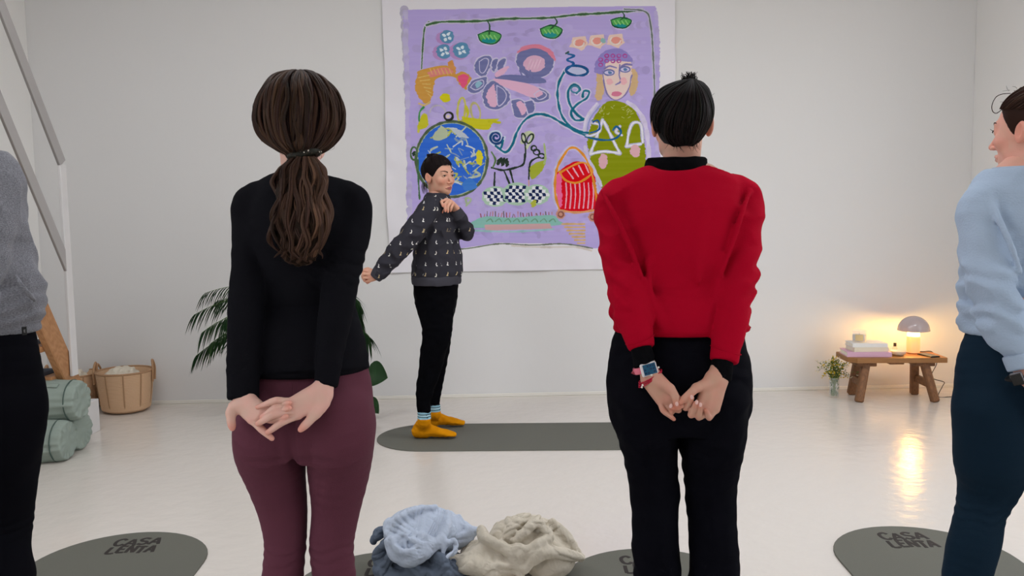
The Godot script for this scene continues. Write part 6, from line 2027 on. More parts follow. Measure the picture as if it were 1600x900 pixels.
func bolsters() -> void:
	var sage := fabric(Color8(150, 162, 153))
	relief(sage, noise_tex(0.07, 256, 3), 0.06, Vector3(14, 14, 14))
	var edge := fabric(Color8(84, 100, 94))
	var f := on_floor(108, 722)
	var g := on_floor(132, 703)
	var r := 0.112
	var spots := [
		[Vector3(f.x - 0.02, r - 0.004, f.z - 0.03), r, "sage green bolster at the bottom front of the pile beside the stairs", 0.05],
		[Vector3(g.x - 0.01, r, f.z - 0.262), r + 0.004, "sage green bolster at the bottom back of the pile beside the plinth", -0.03],
		[Vector3(f.x + 0.015, r * 2.75, f.z - 0.14), r, "sage green bolster lying on top of the two others", 0.02],
	]
	for q in spots:
		var t := thing("bolster", Vector3(q[0].x - 0.335, q[0].y - q[1], q[0].z), q[2], "bolster", q[3], "sage green bolsters")
		var rr: float = q[1]
		var c := Vector3(0, rr, 0)
		var fd := Field.new(Vector3(-0.38, -0.03, -0.16), Vector3(0.38, 0.27, 0.16), 0.0062)
		fd.chain([[c + Vector3(-0.3, 0, 0), rr * 0.9, rr * 0.9], [c + Vector3(-0.27, 0, 0), rr, rr], [c, rr * 1.03, rr * 1.0], [c + Vector3(0.27, 0, 0), rr, rr], [c + Vector3(0.302, 0, 0), rr * 0.95, rr * 0.95], [c + Vector3(0.32, 0, 0), rr * 0.84, rr * 0.84], [c + Vector3(0.334, 0, 0), rr * 0.62, rr * 0.62]], Vector3(0, 0, 1), 0.01, 3)
		var sd: float = q[0].z * 7.0
		fd.displace(func(p: Vector3) -> float:
			var en := smoothstep(0.05, 0.28, absf(p.x))
			return 0.004 * wob.get_noise_3d(p.x * 5.0 + sd, p.y * 16.0, p.z * 16.0) + 0.0022 * en * smoothstep(0.3, 0.8, Vector2(p.y - rr, p.z).length() / rr) * sin(atan2(p.y - rr, p.z) * 16.0 + sd) * wob.get_noise_3d(sd, p.y * 9.0, p.z * 9.0) * 2.0, 0.03)
		fd.cut(Vector3(0, 0.001, 0), Vector3.DOWN)
		wear("cushion_body", fd, sage, t)
		for x in [-0.285, 0.285]:
			var pp := Acc.new()
			var ring := PackedVector3Array()
			for i in 41:
				var an := TAU * i / 40.0
				ring.append(c + Vector3(x, maxf(sin(an) * rr * 1.005, -rr + 0.004), cos(an) * rr * 1.005))
			pp.tube(ring, radii(41, func(_t): return 0.0035), Color.WHITE, 6, 1.0, Vector3.ZERO, false)
			build("piping", pp, edge, t)
		var hd := Acc.new()
		var hp := PackedVector3Array()
		for i in 15:
			var w := i / 14.0
			hp.append(c + Vector3(lerpf(-0.12, 0.24, w), sin(0.95) * rr * 1.02 + 0.006 * sin(w * 9.0), cos(0.95) * rr * 1.02))
		hd.tube(hp, radii(15, func(_t): return 0.016), Color.WHITE, 8, 0.22, Vector3(0, 0.8, 0.6), true)
		build("carrying_strap", hd, sage, t)

func baskets() -> void:
	var cane := mat(Color8(216, 178, 142), 0.75)
	relief(cane, noise_tex(0.12, 128, 3), 0.15, Vector3(14, 14, 14))
	var strap := mat(Color8(176, 136, 100), 0.7)
	var cloth_m := fabric(Color8(222, 212, 194))
	relief(cloth_m, noise_tex(0.06, 256, 3), 0.05, Vector3(14, 14, 14))
	var b1 := on_floor(198, 641.5)
	var b2 := on_floor(117, 641.5)
	for q in [[b1, "round cane basket with loop handles and a folded cream blanket, clear of the stairs", "cream blanket bundled in the basket standing clear of the stairs", 0.25], [b2, "round cane basket half hidden behind the stair stringer and handrail post", "cream striped blanket in the basket behind the stair stringer", 0.1]]:
		var t := thing("basket", q[0], q[1], "basket", q[3], "cane baskets by the back wall")
		t.scale = Vector3.ONE * (1.0 if q[0] == b1 else 0.93)
		var prof := []
		var rows := 26
		for i in rows * 4 + 1:
			var v := float(i) / (rows * 4)
			var r := lerpf(0.145, 0.182, pow(v, 0.6)) + 0.0022 * absf(sin(PI * v * rows))
			if v < 0.06: r = lerpf(0.12, 0.15, v / 0.06)
			prof.append(Vector2(r, 0.004 + 0.272 * v))
		prof.push_front(Vector2(0.0, 0.004))
		for i in 9:
			var v := 1.0 - i / 8.0
			prof.append(Vector2(lerpf(0.132, 0.174, v), 0.012 + 0.264 * v))
		prof.append(Vector2(0.0, 0.012))
		var wall := Acc.new()
		wall.lathe(Vector3.ZERO, prof, 56, Color.WHITE)
		build("woven_body", wall, cane, t)
		var rim := Acc.new()
		var rp := PackedVector3Array()
		for i in 49:
			rp.append(Vector3(cos(TAU * i / 48.0) * 0.18, 0.277, sin(TAU * i / 48.0) * 0.18))
		rim.tube(rp, radii(49, func(_t): return 0.0075), Color.WHITE, 7, 1.0, Vector3.ZERO, false)
		build("rim", rim, strap, t)
		for i in 10:
			var an := TAU * (i + 0.3) / 10.0
			var d := Vector3(cos(an), 0, sin(an))
			var sp := PackedVector3Array()
			for k in 7:
				var v := k / 6.0
				sp.append(d * (lerpf(0.147, 0.186, pow(v, 0.6)) + 0.001) + Vector3(0, 0.02 + 0.25 * v, 0))
			var s := Acc.new()
			s.tube(sp, radii(7, func(_t): return 0.005), Color.WHITE, 6, 0.4, d, true)
			build("upright_strap", s, strap, t)
		for s in [-1.0, 1.0]:
			var h := Acc.new()
			var hp := curve([Vector3(s * 0.182, 0.2, -0.045), Vector3(s * 0.186, 0.29, -0.04), Vector3(s * 0.178, 0.343, 0.0), Vector3(s * 0.186, 0.29, 0.04), Vector3(s * 0.182, 0.2, 0.045)], 6)
			h.tube(hp, radii(hp.size(), func(_t): return 0.0075), Color.WHITE, 7)
			build("handle", h, strap, t)
		var bl := thing("blanket", q[0] + Vector3(0, 0.08, 0), q[2], "blanket")
		bl.scale = t.scale
		var f := Field.new(Vector3(-0.19, -0.06, -0.19), Vector3(0.19, 0.28, 0.19), 0.0065)
		f.ball(Vector3(0, 0.08, 0), Vector3(0.14, 0.13, 0.14), Vector3.RIGHT, Vector3.UP, 0.02)
		f.ball(Vector3(-0.02, 0.17, 0.03), Vector3(0.1, 0.055, 0.09), Vector3.RIGHT, Vector3.UP, 0.03)
		for k in 5:
			var an := 0.5 + k * 1.25
			f.chain([[Vector3(cos(an) * 0.09, 0.15, sin(an) * 0.09), 0.018, 0.018], [Vector3(cos(an + 0.5) * 0.05, 0.205, sin(an + 0.5) * 0.05 + 0.02), 0.022, 0.022], [Vector3(cos(an + 1.4) * 0.07, 0.18, sin(an + 1.4) * 0.07), 0.014, 0.014]], Vector3.UP, 0.008, 0, 3)
		f.displace(creases(0.008, 14, 14, 14), 0.03)
		wear("folded_cloth", f, cloth_m, bl)

func leaf_blade(acc: Acc, a: Vector3, dir: Vector3, up: Vector3, ln: float, wd: float, droop: float, c: Color, heart := 0.0) -> void:
	var side := dir.cross(up).normalized()
	var n := 9
	var first := acc.v.size()
	for i in n + 1:
		var t := float(i) / n
		var p := a + dir * (ln * t) - Vector3(0, droop * ln * t * t, 0)
		var w := wd * pow(sin(PI * pow(t, 0.75)), 0.8) * (1.0 + heart * (1.0 - t)) if i < n else 0.0
		for s in [-1.0, 0.0, 1.0]:
			acc.v.append(p + side * (w * s) + up * (absf(s) * w * 0.22))
			acc.n.append((up - side * s * 0.3).normalized())
			acc.c.append(c)
	for i in n:
		for s in 2:
			var q := first + i * 3 + s
			acc.quad(q, q + 1, q + 4, q + 3, false)
			acc.quad(q, q + 3, q + 4, q + 1, false)

func palms() -> void:
	var pot_at := on_floor(448, 654)
	var d := -(view.inverse() * (pot_at - eye)).z
	var green := painted(0.45)
	green.backlight_enabled = true
	green.backlight = Color(0.12, 0.2, 0.06)
	var t := thing("potted_palm", pot_at, "feathery green palm behind the ponytailed woman, fronds showing at her left arm", "palm")
	var pot := Acc.new()
	pot.lathe(Vector3.ZERO, [Vector2(0.0, 0.0), Vector2(0.1, 0.0), Vector2(0.13, 0.22), Vector2(0.138, 0.225), Vector2(0.138, 0.25), Vector2(0.124, 0.25), Vector2(0.12, 0.21), Vector2(0.0, 0.21)], 40, Color.WHITE)
	build("pot", pot, mat(Color(0.8, 0.78, 0.74), 0.5), t)
	var soil := Acc.new()
	soil.lathe(Vector3.ZERO, [Vector2(0.0, 0.205), Vector2(0.121, 0.212), Vector2(0.09, 0.222), Vector2(0.0, 0.226)], 28, Color.WHITE)
	build("soil", soil, mat(Color(0.16, 0.11, 0.08), 0.95), t)
	var P := func(px: float, py: float, dz: float) -> Vector3: return at(px, py, d - dz) - pot_at
	var r2 := RandomNumberGenerator.new()
	r2.seed = 5
	var base := Vector3(0, 0.22, 0)
	for q in [[320, 458, 0.05, 400, 448], [303, 492, 0.12, 372, 470], [315, 520, 0.2, 375, 492], [306, 556, 0.1, 366, 524], [330, 536, 0.28, 390, 508], [340, 470, -0.02, 400, 468], [578, 528, 0.1, 540, 500], [560, 470, 0.0, 520, 450], [600, 500, 0.02, 545, 462], [430, 440, 0.0, 450, 470], [500, 436, 0.12, 484, 470], [352, 500, 0.33, 400, 490]]:
		var tip: Vector3 = P.call(q[0], q[1], q[2])
		var mid: Vector3 = P.call(q[3], q[4], q[2] * 0.6)
		if q[0] == 600:
			tip = P.call(560, 500, 0.05)
		var cv := curve([base, base.lerp(mid, 0.55) + Vector3(0, 0.06, 0), mid, mid.lerp(tip, 0.55) + Vector3(0, 0.02, 0), tip], 8)
		var fr := Acc.new()
		fr.tube(cv, radii(cv.size(), func(w): return 0.0045 - 0.0035 * w), lin(92, 124, 62), 5, 1.0, Vector3.ZERO, false)
		for i in range(11, cv.size() - 1):
			var tg := (cv[i + 1] - cv[i - 1]).normalized()
			var sd := tg.cross(Vector3.UP).normalized()
			var k := float(i) / cv.size()
			for s in [-1.0, 1.0]:
				for h in 1:
					var a := cv[i].lerp(cv[i + 1], 0.5 * float(s > 0))
					var dir: Vector3 = (tg * 0.75 + sd * s * 0.7 - Vector3(0, 0.25, 0) + Vector3(r2.randf_range(-0.1, 0.1), r2.randf_range(-0.12, 0.1), r2.randf_range(-0.1, 0.1))).normalized()
					leaf_blade(fr, a, dir, (Vector3.UP + sd * s * -0.2 + Vector3(0, 0, 0.5)).normalized(), r2.randf_range(0.1, 0.15) * (1.2 - 0.5 * k), 0.0058, 0.8, lin(38, 74, 40).lerp(lin(74, 104, 58), r2.randf() * r2.randf()))
		build("frond", fr, green, t)
	# the broad-leaved plant next to it
	var p2 := on_floor(520, 650)
	var u := thing("broad_leaf_plant", p2, "broad-leaved green plant low behind the ponytailed woman, leaves showing at her right hip", "plant")
	var pot2 := Acc.new()
	pot2.lathe(Vector3.ZERO, [Vector2(0.0, 0.0), Vector2(0.07, 0.0), Vector2(0.09, 0.15), Vector2(0.084, 0.15), Vector2(0.08, 0.125), Vector2(0.0, 0.125)], 36, Color.WHITE)
	build("pot", pot2, mat(Color(0.62, 0.42, 0.33), 0.7), u)
	var leaf_m := painted(0.35)
	leaf_m.backlight_enabled = true
	leaf_m.backlight = Color(0.1, 0.2, 0.06)
	var d2 := -(view.inverse() * (p2 - eye)).z
	var Q := func(px: float, py: float, dz: float) -> Vector3: return at(px, py, d2 - dz) - p2
	for q in [[572, 582, 606, 590, 0.12, 0.072, 1], [572, 622, 592, 646, 0.1, 0.04, 0], [520, 560, 500, 520, -0.05, 0.06, 0], [470, 590, 440, 600, 0.1, 0.055, 0], [530, 600, 545, 630, 0.14, 0.05, 0]]:
		var a: Vector3 = Q.call(q[0], q[1], q[4])
		var e: Vector3 = Q.call(q[2], q[3], q[4] + 0.02)
		var st := Acc.new()
		var cv := curve([Vector3(0, 0.12, 0), a * 0.5 + Vector3(0, 0.08, 0), a], 6)
		st.tube(cv, radii(cv.size(), func(_t): return 0.003), lin(90, 120, 66), 6)
		var lf := Acc.new()
		var dir := (e - a).normalized()
		var up := Vector3(0.1, 0.45, 0.9).normalized()
		up = (up - dir * up.dot(dir)).normalized()
		leaf_blade(lf, a, dir, up, a.distance_to(e), q[5], 0.02, lin(62, 104, 60), 0.35)
		var o := build("leaf", lf, leaf_m, u)
		build("leaf_stalk", st, leaf_m, o)
# ---------------------------------------------------------------- the painted canvas on the back wall
const PIX := 1300
var pic: Image
var pic_x0 := 0.0
var pic_y1 := 0.0
var pic_side := 2.0

# a point of the painting, measured on its print: metres along the wall to pixels of the texture
func pt(px: float, py: float) -> Vector2:
	var w := on_wall(px, py)
	var across := Vector3(wall_n.z, 0, -wall_n.x)
	return Vector2(((w - wall_at).dot(across) - pic_x0) / pic_side, (pic_y1 - w.y) / pic_side) * PIX

func daub(c: Vector2, r: float, col: Color) -> void:
	var n := int(ceil(r))
	for y in range(-n, n + 1):
		var h := r * r - y * y
		if h >= 0.0:
			var w := int(sqrt(h))
			pic.fill_rect(Rect2i(int(c.x) - w, int(c.y) + y, 2 * w + 1, 1), col)

# a brush stroke of width w (in the units of its points) along a smooth curve
func brush(pts: Array, w: float, col: Color, rough := 0.25) -> void:
	var v := []
	for p in pts:
		var q := pt(p[0], p[1])
		v.append(Vector3(q.x, q.y, 0))
	var cv := curve(v, 10)
	var k := PIX / pic_side / 226.0
	for i in cv.size() - 1:
		var ln := cv[i].distance_to(cv[i + 1])
		var m := maxi(1, int(ln / maxf(w * k * 0.3, 1.5)))
		for s in m:
			var p := cv[i].lerp(cv[i + 1], float(s) / m)
			var e := wob.get_noise_2d(p.x * 0.02, p.y * 0.02)
			daub(Vector2(p.x, p.y), maxf(0.8, w * k * 0.5 * (1.0 + rough * e)), col.darkened(0.06 * maxf(e, 0)) if e > 0 else col.lightened(-0.06 * e))

func poly(pts: Array, col: Color, smooth := true) -> void:
	var v := []
	for p in pts:
		var q := pt(p[0], p[1])
		v.append(Vector3(q.x, q.y, 0))
	if smooth:
		v = v + [v[0]]
	var cv := curve(v, 8) if smooth else PackedVector3Array(v)
	var y0 := PIX
	var y1 := 0
	for p in cv:
		y0 = mini(y0, int(p.y))
		y1 = maxi(y1, int(p.y) + 1)
	for y in range(maxi(y0, 0), mini(y1, PIX)):
		var xs := []
		for i in cv.size():
			var a := cv[i]
			var b := cv[(i + 1) % cv.size()]
			if (a.y <= y) != (b.y <= y):
				xs.append(a.x + (y - a.y) / (b.y - a.y) * (b.x - a.x))
		xs.sort()
		for i in range(0, xs.size() - 1, 2):
			var e := 3.0 * wob.get_noise_2d(y * 0.06, i * 7.0)
			pic.fill_rect(Rect2i(int(xs[i] + e), y, int(xs[i + 1] - xs[i]) + 1, 1), col.lightened(0.03 * wob.get_noise_2d(y * 0.05, 3.0)))

func oval(cx: float, cy: float, rx: float, ry: float, col: Color, turn := 0.0) -> void:
	var p := []
	for i in 12:
		var g := TAU * i / 12.0
		var q := Vector2(cos(g) * rx, sin(g) * ry).rotated(turn)
		p.append([cx + q.x, cy + q.y])
	poly(p, col)

func ring(cx: float, cy: float, rx: float, ry: float, w: float, col: Color, turn := 0.0, from := 0.0, to := TAU, spiral := 0.0) -> void:
	var p := []
	for i in 17:
		var t := i / 16.0
		var g := lerpf(from, to, t)
		var q := Vector2(cos(g) * rx, sin(g) * ry).rotated(turn) * (1.0 - spiral * t)
		p.append([cx + q.x, cy + q.y])
	brush(p, w, col)

func painting() -> void:
	var across := Vector3(wall_n.z, 0, -wall_n.x)
	var tl := on_wall(597, -12)
	var tr := on_wall(1054, -12)
	var bl := on_wall(700, 424.5)
	pic_x0 = (tl - wall_at).dot(across)
	pic_side = (tr - wall_at).dot(across) - pic_x0
	pic_y1 = bl.y + pic_side
	pic = Image.create(PIX, PIX, false, Image.FORMAT_RGB8)
	pic.fill(Color8(236, 233, 238))
	paint_picture()
	# the canvas: a thin sheet, a little wavy, pinned to the wall
	var st := SurfaceTool.new()
	st.begin(Mesh.PRIMITIVE_TRIANGLES)
	var n := 40
	var pos := func(u: float, v: float) -> Vector3:
		var edge := maxf(absf(u - 0.5), absf(v - 0.5)) * 2.0
		var w := 0.004 * wob.get_noise_2d(u * 5.0, v * 4.0) + 0.006 * smoothstep(0.75, 1.0, edge) * wob.get_noise_2d(u * 9.0 + 5.0, v * 9.0)
		return across * (u * pic_side + 0.006 * wob.get_noise_2d(v * 3.0, 8.0) * smoothstep(0.9, 1.0, absf(u - 0.5) * 2.0)) + Vector3(0, -v * pic_side, 0) + wall_n * (0.014 + w)
	for back in [0, 1]:
		for j in n:
			for i in n:
				var q := [[i, j], [i + 1, j], [i + 1, j + 1], [i, j], [i + 1, j + 1], [i, j + 1]]
				if back: q.reverse()
				for c in q:
					var u: float = c[0] / float(n)
					var v: float = c[1] / float(n)
					var e := 0.004
					var a: Vector3 = pos.call(u + e, v) - pos.call(u - e, v)
					var b: Vector3 = pos.call(u, v - e) - pos.call(u, v + e)
					var nn := a.cross(b).normalized()
					st.set_normal(-nn if back else nn)
					st.set_uv(Vector2(u, v))
					st.add_vertex(pos.call(u, v) - wall_n * (0.003 * back))
	var m := mat(Color.WHITE, 0.75)
	m.metallic_specular = 0.2
	m.albedo_texture = ImageTexture.create_from_image(pic)
	var t := thing("canvas_painting", wall_at + across * pic_x0 + Vector3(0, pic_y1, 0), "large unstretched canvas painting on lilac ground hung on the back wall", "painting")
	part("canvas", st.commit(), m, t)

func paint_picture() -> void:
	var lilac := Color8(190, 174, 230)
	var white := Color8(238, 236, 244)
	var haze := Color8(206, 200, 226)
	# the ground, with its brushed borders
	brush([[632, 16], [640, 200], [644, 380]], 12, Color8(196, 190, 212))
	poly([[630, 16], [760, 14], [900, 11], [1024, 10], [1030, 60], [1030, 200], [1032, 384], [926, 388], [880, 380], [820, 380], [779, 379], [720, 388], [650, 385], [641, 352], [636, 208], [633, 100]], lilac, false)
	for i in 160:
		var x := rng.randf_range(646, 962)
		var y := rng.randf_range(24, 366)
		brush([[x, y], [x + rng.randf_range(10, 40), y + rng.randf_range(-8, 8)], [x + rng.randf_range(20, 60), y + rng.randf_range(-10, 10)]], rng.randf_range(4, 12), lilac.lerp([Color8(202, 186, 236), Color8(176, 162, 218), Color8(194, 182, 226)][i % 3], 0.35))
	for i in 26:
		brush([[633 + i * 0.35 + rng.randf_range(-2.5, 2), 20 + i * 14], [634 + i * 0.35 + rng.randf_range(-2, 2), 40 + i * 14]], 7, lilac.lerp(Color8(206, 200, 224), rng.randf_range(0.2, 0.8)))
		brush([[1025 + rng.randf_range(-2, 2), 20 + i * 14], [1026 + rng.randf_range(-2, 2), 40 + i * 14]], 6, lilac.lerp(Color8(206, 200, 224), rng.randf_range(0.0, 0.5)))
	brush([[660, 386], [720, 389], [779, 381], [830, 383], [880, 381], [926, 388]], 2.0, Color8(120, 128, 112))
	brush([[800, 384], [850, 386], [900, 386], [925, 392]], 3.0, Color8(222, 212, 206))
	# the vine along the top and down the sides
	var vine := Color8(72, 110, 70)
	brush([[659, 108], [661, 70], [664, 44], [671, 34]], 5, haze)
	brush([[659, 108], [661, 70], [664, 44], [671, 34]], 2.2, vine)
	brush([[667, 40], [690, 35], [740, 34], [762, 33], [790, 30], [850, 29], [900, 24], [960, 20], [1005, 16]], 7, haze)
	brush([[667, 40], [690, 35], [740, 34], [762, 33], [790, 30], [850, 29], [900, 24], [960, 20], [1005, 16]], 3.2, vine)
	brush([[975, 15], [1008, 19], [1016, 40], [1020, 90], [1022, 150], [1018, 190]], 5, haze)
	brush([[975, 15], [1008, 19], [1016, 40], [1020, 90], [1022, 150], [1018, 190]], 2.0, Color8(112, 124, 116))
	for q in [[765, 59, 18, 10, 761, 33], [861, 50, 17, 10, 866, 28], [970, 36, 16, 8, 971, 18]]:
		poly([[q[0] - q[2] - 2, q[1] - 4], [q[0], q[1] - q[3] - 2], [q[0] + q[2] + 2, q[1] - 3], [q[0] + q[2] * 0.4, q[1] + q[3] + 2], [q[0] - q[2] * 0.7, q[1] + q[3]]], Color8(216, 208, 238))
		poly([[q[0] - q[2], q[1] - 4], [q[0], q[1] - q[3]], [q[0] + q[2], q[1] - 3], [q[0] + q[2] * 0.4, q[1] + q[3]], [q[0] - q[2] * 0.7, q[1] + q[3] * 0.7]], Color8(92, 176, 92))
		oval(q[0] - 1, q[1] + 5, q[2] * 0.6, q[3] * 0.4, Color8(40, 150, 150))
		for i in 4:
			brush([[q[0] - 11 + i * 6, q[1] - 3], [q[0] - 7 + i * 6, q[1] + 3]], 1.8, Color8(150, 214, 130))
		brush([[q[0] - q[2], q[1] - 4], [q[0] - q[2] * 0.7, q[1] + q[3] * 0.7], [q[0] + q[2] * 0.4, q[1] + q[3]], [q[0] + q[2], q[1] - 3], [q[0], q[1] - q[3]], [q[0] - q[2], q[1] - 4]], 2.0, Color8(32, 86, 62))
		brush([[q[4], q[5]], [q[4] + 4, q[5] + 8], [q[0] - 1, q[1] - 4]], 2.2, Color8(52, 92, 62))
	# three small blue flowers
	for q in [[699, 58, 11], [694, 81, 12], [721, 79, 13]]:
		oval(q[0] - 4, q[1] + 2, q[2] + 2, q[2], Color8(190, 148, 204))
		oval(q[0], q[1], q[2], q[2] * 0.95, Color8(98, 148, 186))
		for k in 4:
			var g := k * TAU / 4.0 + 0.5
			oval(q[0] + cos(g) * 5, q[1] + sin(g) * 5, 3.0, 2.4, Color8(226, 238, 246), g)
	# the orange striped animal
	poly([[653, 112], [672, 106], [700, 103], [711, 116], [722, 112], [736, 122], [730, 140], [720, 134], [708, 120], [684, 122], [678, 134], [676, 150], [666, 162], [655, 152], [649, 136]], Color8(214, 158, 74))
	poly([[700, 98], [707, 95], [713, 112], [706, 116]], Color8(216, 150, 84))
	poly([[668, 114], [690, 106], [704, 108], [708, 114], [690, 117], [672, 121]], Color8(226, 138, 130))
	poly([[714, 120], [724, 116], [732, 122], [724, 138]], Color8(234, 92, 134))
	for i in 6:
		brush([[654 + i * 3.0, 122 + i * 5.0], [672 + i * 0.6, 118 + i * 7.0]], 1.6, Color8(226, 190, 110))
		brush([[672 + i * 6.0, 108], [676 + i * 6.0, 117]], 1.4, Color8(236, 186, 120))
	brush([[655, 162], [663, 165], [672, 160]], 3, Color8(222, 190, 120))
	# yellow plants over the blue disc
	ring(721, 172, 6, 19, 3.4, Color8(208, 200, 96), 0.08)
	ring(743, 175, 7, 14, 3.0, Color8(198, 190, 130), -0.2)
	brush([[654, 206], [658, 190], [664, 180], [668, 196]], 5, Color8(212, 204, 80))
	brush([[726, 190], [731, 178], [728, 166]], 4, Color8(210, 204, 60))
	oval(696, 153, 8, 7, Color8(214, 206, 30))
	poly([[722, 182], [752, 186], [780, 186], [770, 192], [764, 202], [748, 202], [730, 196]], Color8(208, 202, 40))
	brush([[764, 190], [782, 192]], 3, Color8(208, 202, 40))
	poly([[652, 200], [660, 182], [668, 180], [669, 196], [660, 202]], Color8(206, 200, 50))
	brush([[662, 168], [656, 176], [655, 190]], 3, Color8(70, 150, 80))
	ring(684, 176, 12, 11, 2, Color8(196, 190, 200), 0, PI, TAU)
	# the blue disc with its scribbled face
	oval(706, 249, 58, 60, Color8(176, 190, 160))
	ring(706, 249, 56, 59, 4, Color8(86, 104, 78))
	oval(706, 249, 53, 56, Color8(56, 112, 218))
	for i in 70:
		var g := rng.randf() * TAU
		var r := sqrt(rng.randf()) * 44
		var x := 706 + cos(g) * r
		var y := 249 + sin(g) * r
		brush([[x, y], [x + rng.randf_range(-9, 9), y + rng.randf_range(-7, 7)], [x + rng.randf_range(-15, 15), y + rng.randf_range(-11, 11)]], rng.randf_range(1.2, 3.2), [Color8(196, 208, 186), Color8(186, 192, 90), Color8(140, 166, 200), Color8(206, 216, 216)][i % 4])
	poly([[690, 196], [700, 206], [696, 216], [684, 220], [676, 214]], Color8(190, 200, 170))
	poly([[746, 234], [754, 240], [752, 258], [744, 252]], Color8(226, 214, 50))
	poly([[702, 200], [720, 204], [732, 216], [716, 212]], Color8(196, 204, 214))
	poly([[722, 286], [734, 278], [746, 292], [728, 298]], Color8(70, 130, 214))
	ring(701, 182, 6.5, 6, 3, Color8(52, 50, 44))
	oval(701, 182, 3, 2.6, Color8(226, 212, 190))
	ring(647, 240, 5, 10, 2.6, Color8(84, 116, 76))
	oval(647, 240, 2.5, 4, Color8(40, 60, 46))
	brush([[653, 250], [654, 280], [656, 312]], 2.6, Color8(76, 116, 80))
	brush([[730, 320], [728, 310], [736, 312], [728, 322]], 3, Color8(178, 196, 160))
	# the slate and pink butterflies
	var slate := Color8(118, 122, 172)
	var rose := Color8(232, 184, 212)
	var rim := Color8(212, 206, 234)
	for w in [[[746, 93], [757, 88], [767, 90], [766, 103], [757, 119], [747, 117], [742, 106]], [[769, 108], [770, 95], [777, 93], [776, 104], [772, 112]], [[777, 106], [781, 95], [789, 92], [788, 102], [780, 110]], [[731, 136], [738, 127], [752, 122], [760, 122], [758, 136], [745, 145], [734, 144]], [[754, 148], [760, 134], [771, 127], [784, 134], [796, 148], [793, 161], [776, 171], [759, 166]], [[799, 157], [812, 156], [826, 166], [831, 180], [816, 184], [804, 180]], [[828, 146], [840, 138], [855, 145], [857, 154], [842, 160], [831, 156]], [[806, 96], [812, 80], [832, 73], [856, 78], [865, 94], [860, 112], [840, 122], [818, 116]], [[820, 160], [832, 158], [834, 172], [826, 178]]]:
		brush(w + [w[0]], 4, rim)
		poly(w, slate)
	poly([[772, 120], [800, 117], [846, 122], [850, 130], [810, 130], [780, 128]], slate)
	poly([[770, 123], [800, 126], [834, 134], [848, 146], [834, 153], [806, 143], [780, 132]], rose)
	poly([[772, 131], [777, 163], [766, 166], [760, 148]], rose)
	poly([[772, 116], [786, 106], [795, 104], [789, 114], [775, 121]], rose)
	poly([[806, 162], [814, 158], [822, 170], [816, 180]], rose)
	poly([[742, 131], [749, 127], [753, 131], [746, 138]], Color8(150, 196, 214))
	oval(835, 100, 17, 13, Color8(226, 180, 206))
	poly([[806, 84], [818, 73], [842, 70], [862, 80], [867, 96], [852, 81], [832, 76]], Color8(226, 136, 160))
	for i in 4:
		brush([[824 + i * 5, 108], [830 + i * 5, 93]], 2, Color8(238, 200, 220))
	for i in 3:
		brush([[816 + i * 8, 120 + i], [812 + i * 8, 110]], 3, slate)
	for w in [[[749, 97], [757, 92], [763, 94], [762, 103], [756, 114], [750, 112]], [[735, 137], [742, 129], [754, 126], [755, 134], [744, 141]], [[776, 134], [786, 140], [791, 149], [788, 159], [778, 165]], [[834, 148], [843, 142], [853, 147], [851, 153], [841, 156]]]:
		brush(w + [w[0]], 1.5, rim)
	# the teal shoots with their curled ends
	var teal := Color8(28, 112, 138)
	for w in [[8.0, Color8(214, 208, 238)], [3.6, teal]]:
		brush([[778, 231], [790, 238], [800, 227], [808, 206], [820, 188], [838, 179], [858, 182], [880, 194], [905, 208], [935, 217], [958, 217], [969, 208], [964, 197], [956, 202], [961, 208]], w[0], w[1])
		brush([[882, 112], [873, 130], [871, 152], [878, 182], [897, 202], [922, 208], [936, 202], [935, 190], [926, 189], [926, 196]], w[0], w[1])
		brush([[917, 190], [900, 178], [889, 160], [888, 142], [897, 133], [906, 140], [900, 146]], w[0], w[1])
		brush([[917, 186], [899, 188], [892, 176], [902, 163], [916, 154], [920, 144], [912, 143], [910, 152]], w[0], w[1])
	ring(775, 215, 13, 13, 5, Color8(206, 216, 238), 0, 0, TAU * 1.6, 0.6)
	ring(775, 215, 11, 11, 3.2, Color8(34, 74, 130), 0, 0, TAU * 1.9, 0.8)
	brush([[786, 220], [782, 232], [774, 228]], 3, teal)
	oval(901, 111, 20, 9, Color8(214, 210, 238), 0.1)
	oval(901, 111, 16, 6.5, Color8(196, 200, 232), 0.1)
	ring(901, 111, 17, 7.5, 3.4, Color8(36, 90, 148), 0.1)
	brush([[886, 108], [896, 100], [886, 94], [897, 88], [887, 85]], 3.6, Color8(38, 96, 160))
	brush([[884, 84], [888, 82]], 3, Color8(60, 90, 90))
	ring(898, 140, 6, 5, 2, Color8(80, 140, 170))
	# the figure: blossoms, headscarf, face, olive dress
	for q in [[904, 68], [932, 65], [961, 64]]:
		poly([[q[0] - 14, q[1] + 6], [q[0] - 9, q[1] - 9], [q[0] + 11, q[1] - 11], [q[0] + 14, q[1] + 3], [q[0] + 5, q[1] + 12], [q[0] - 6, q[1] + 7]], Color8(238, 208, 194), false)
		oval(q[0] + 2, q[1], 8, 6, Color8(236, 158, 146))
		ring(q[0], q[1], 8, 6, 2, Color8(240, 226, 220), 0, 0, 4.0)
	oval(942, 64, 4, 4, Color8(150, 190, 190))
	poly([[930, 110], [944, 110], [944, 140], [938, 156], [930, 154], [932, 132]], Color8(216, 182, 138))
	poly([[984, 108], [993, 110], [996, 134], [988, 150], [982, 140]], Color8(216, 182, 138))
	poly([[941, 96], [960, 92], [984, 94], [986, 118], [984, 134], [974, 150], [962, 156], [950, 150], [943, 132], [940, 112]], Color8(238, 212, 204))
	poly([[928, 114], [931, 96], [942, 82], [960, 76], [976, 80], [988, 96], [968, 96], [948, 98], [942, 116]], Color8(150, 138, 206))
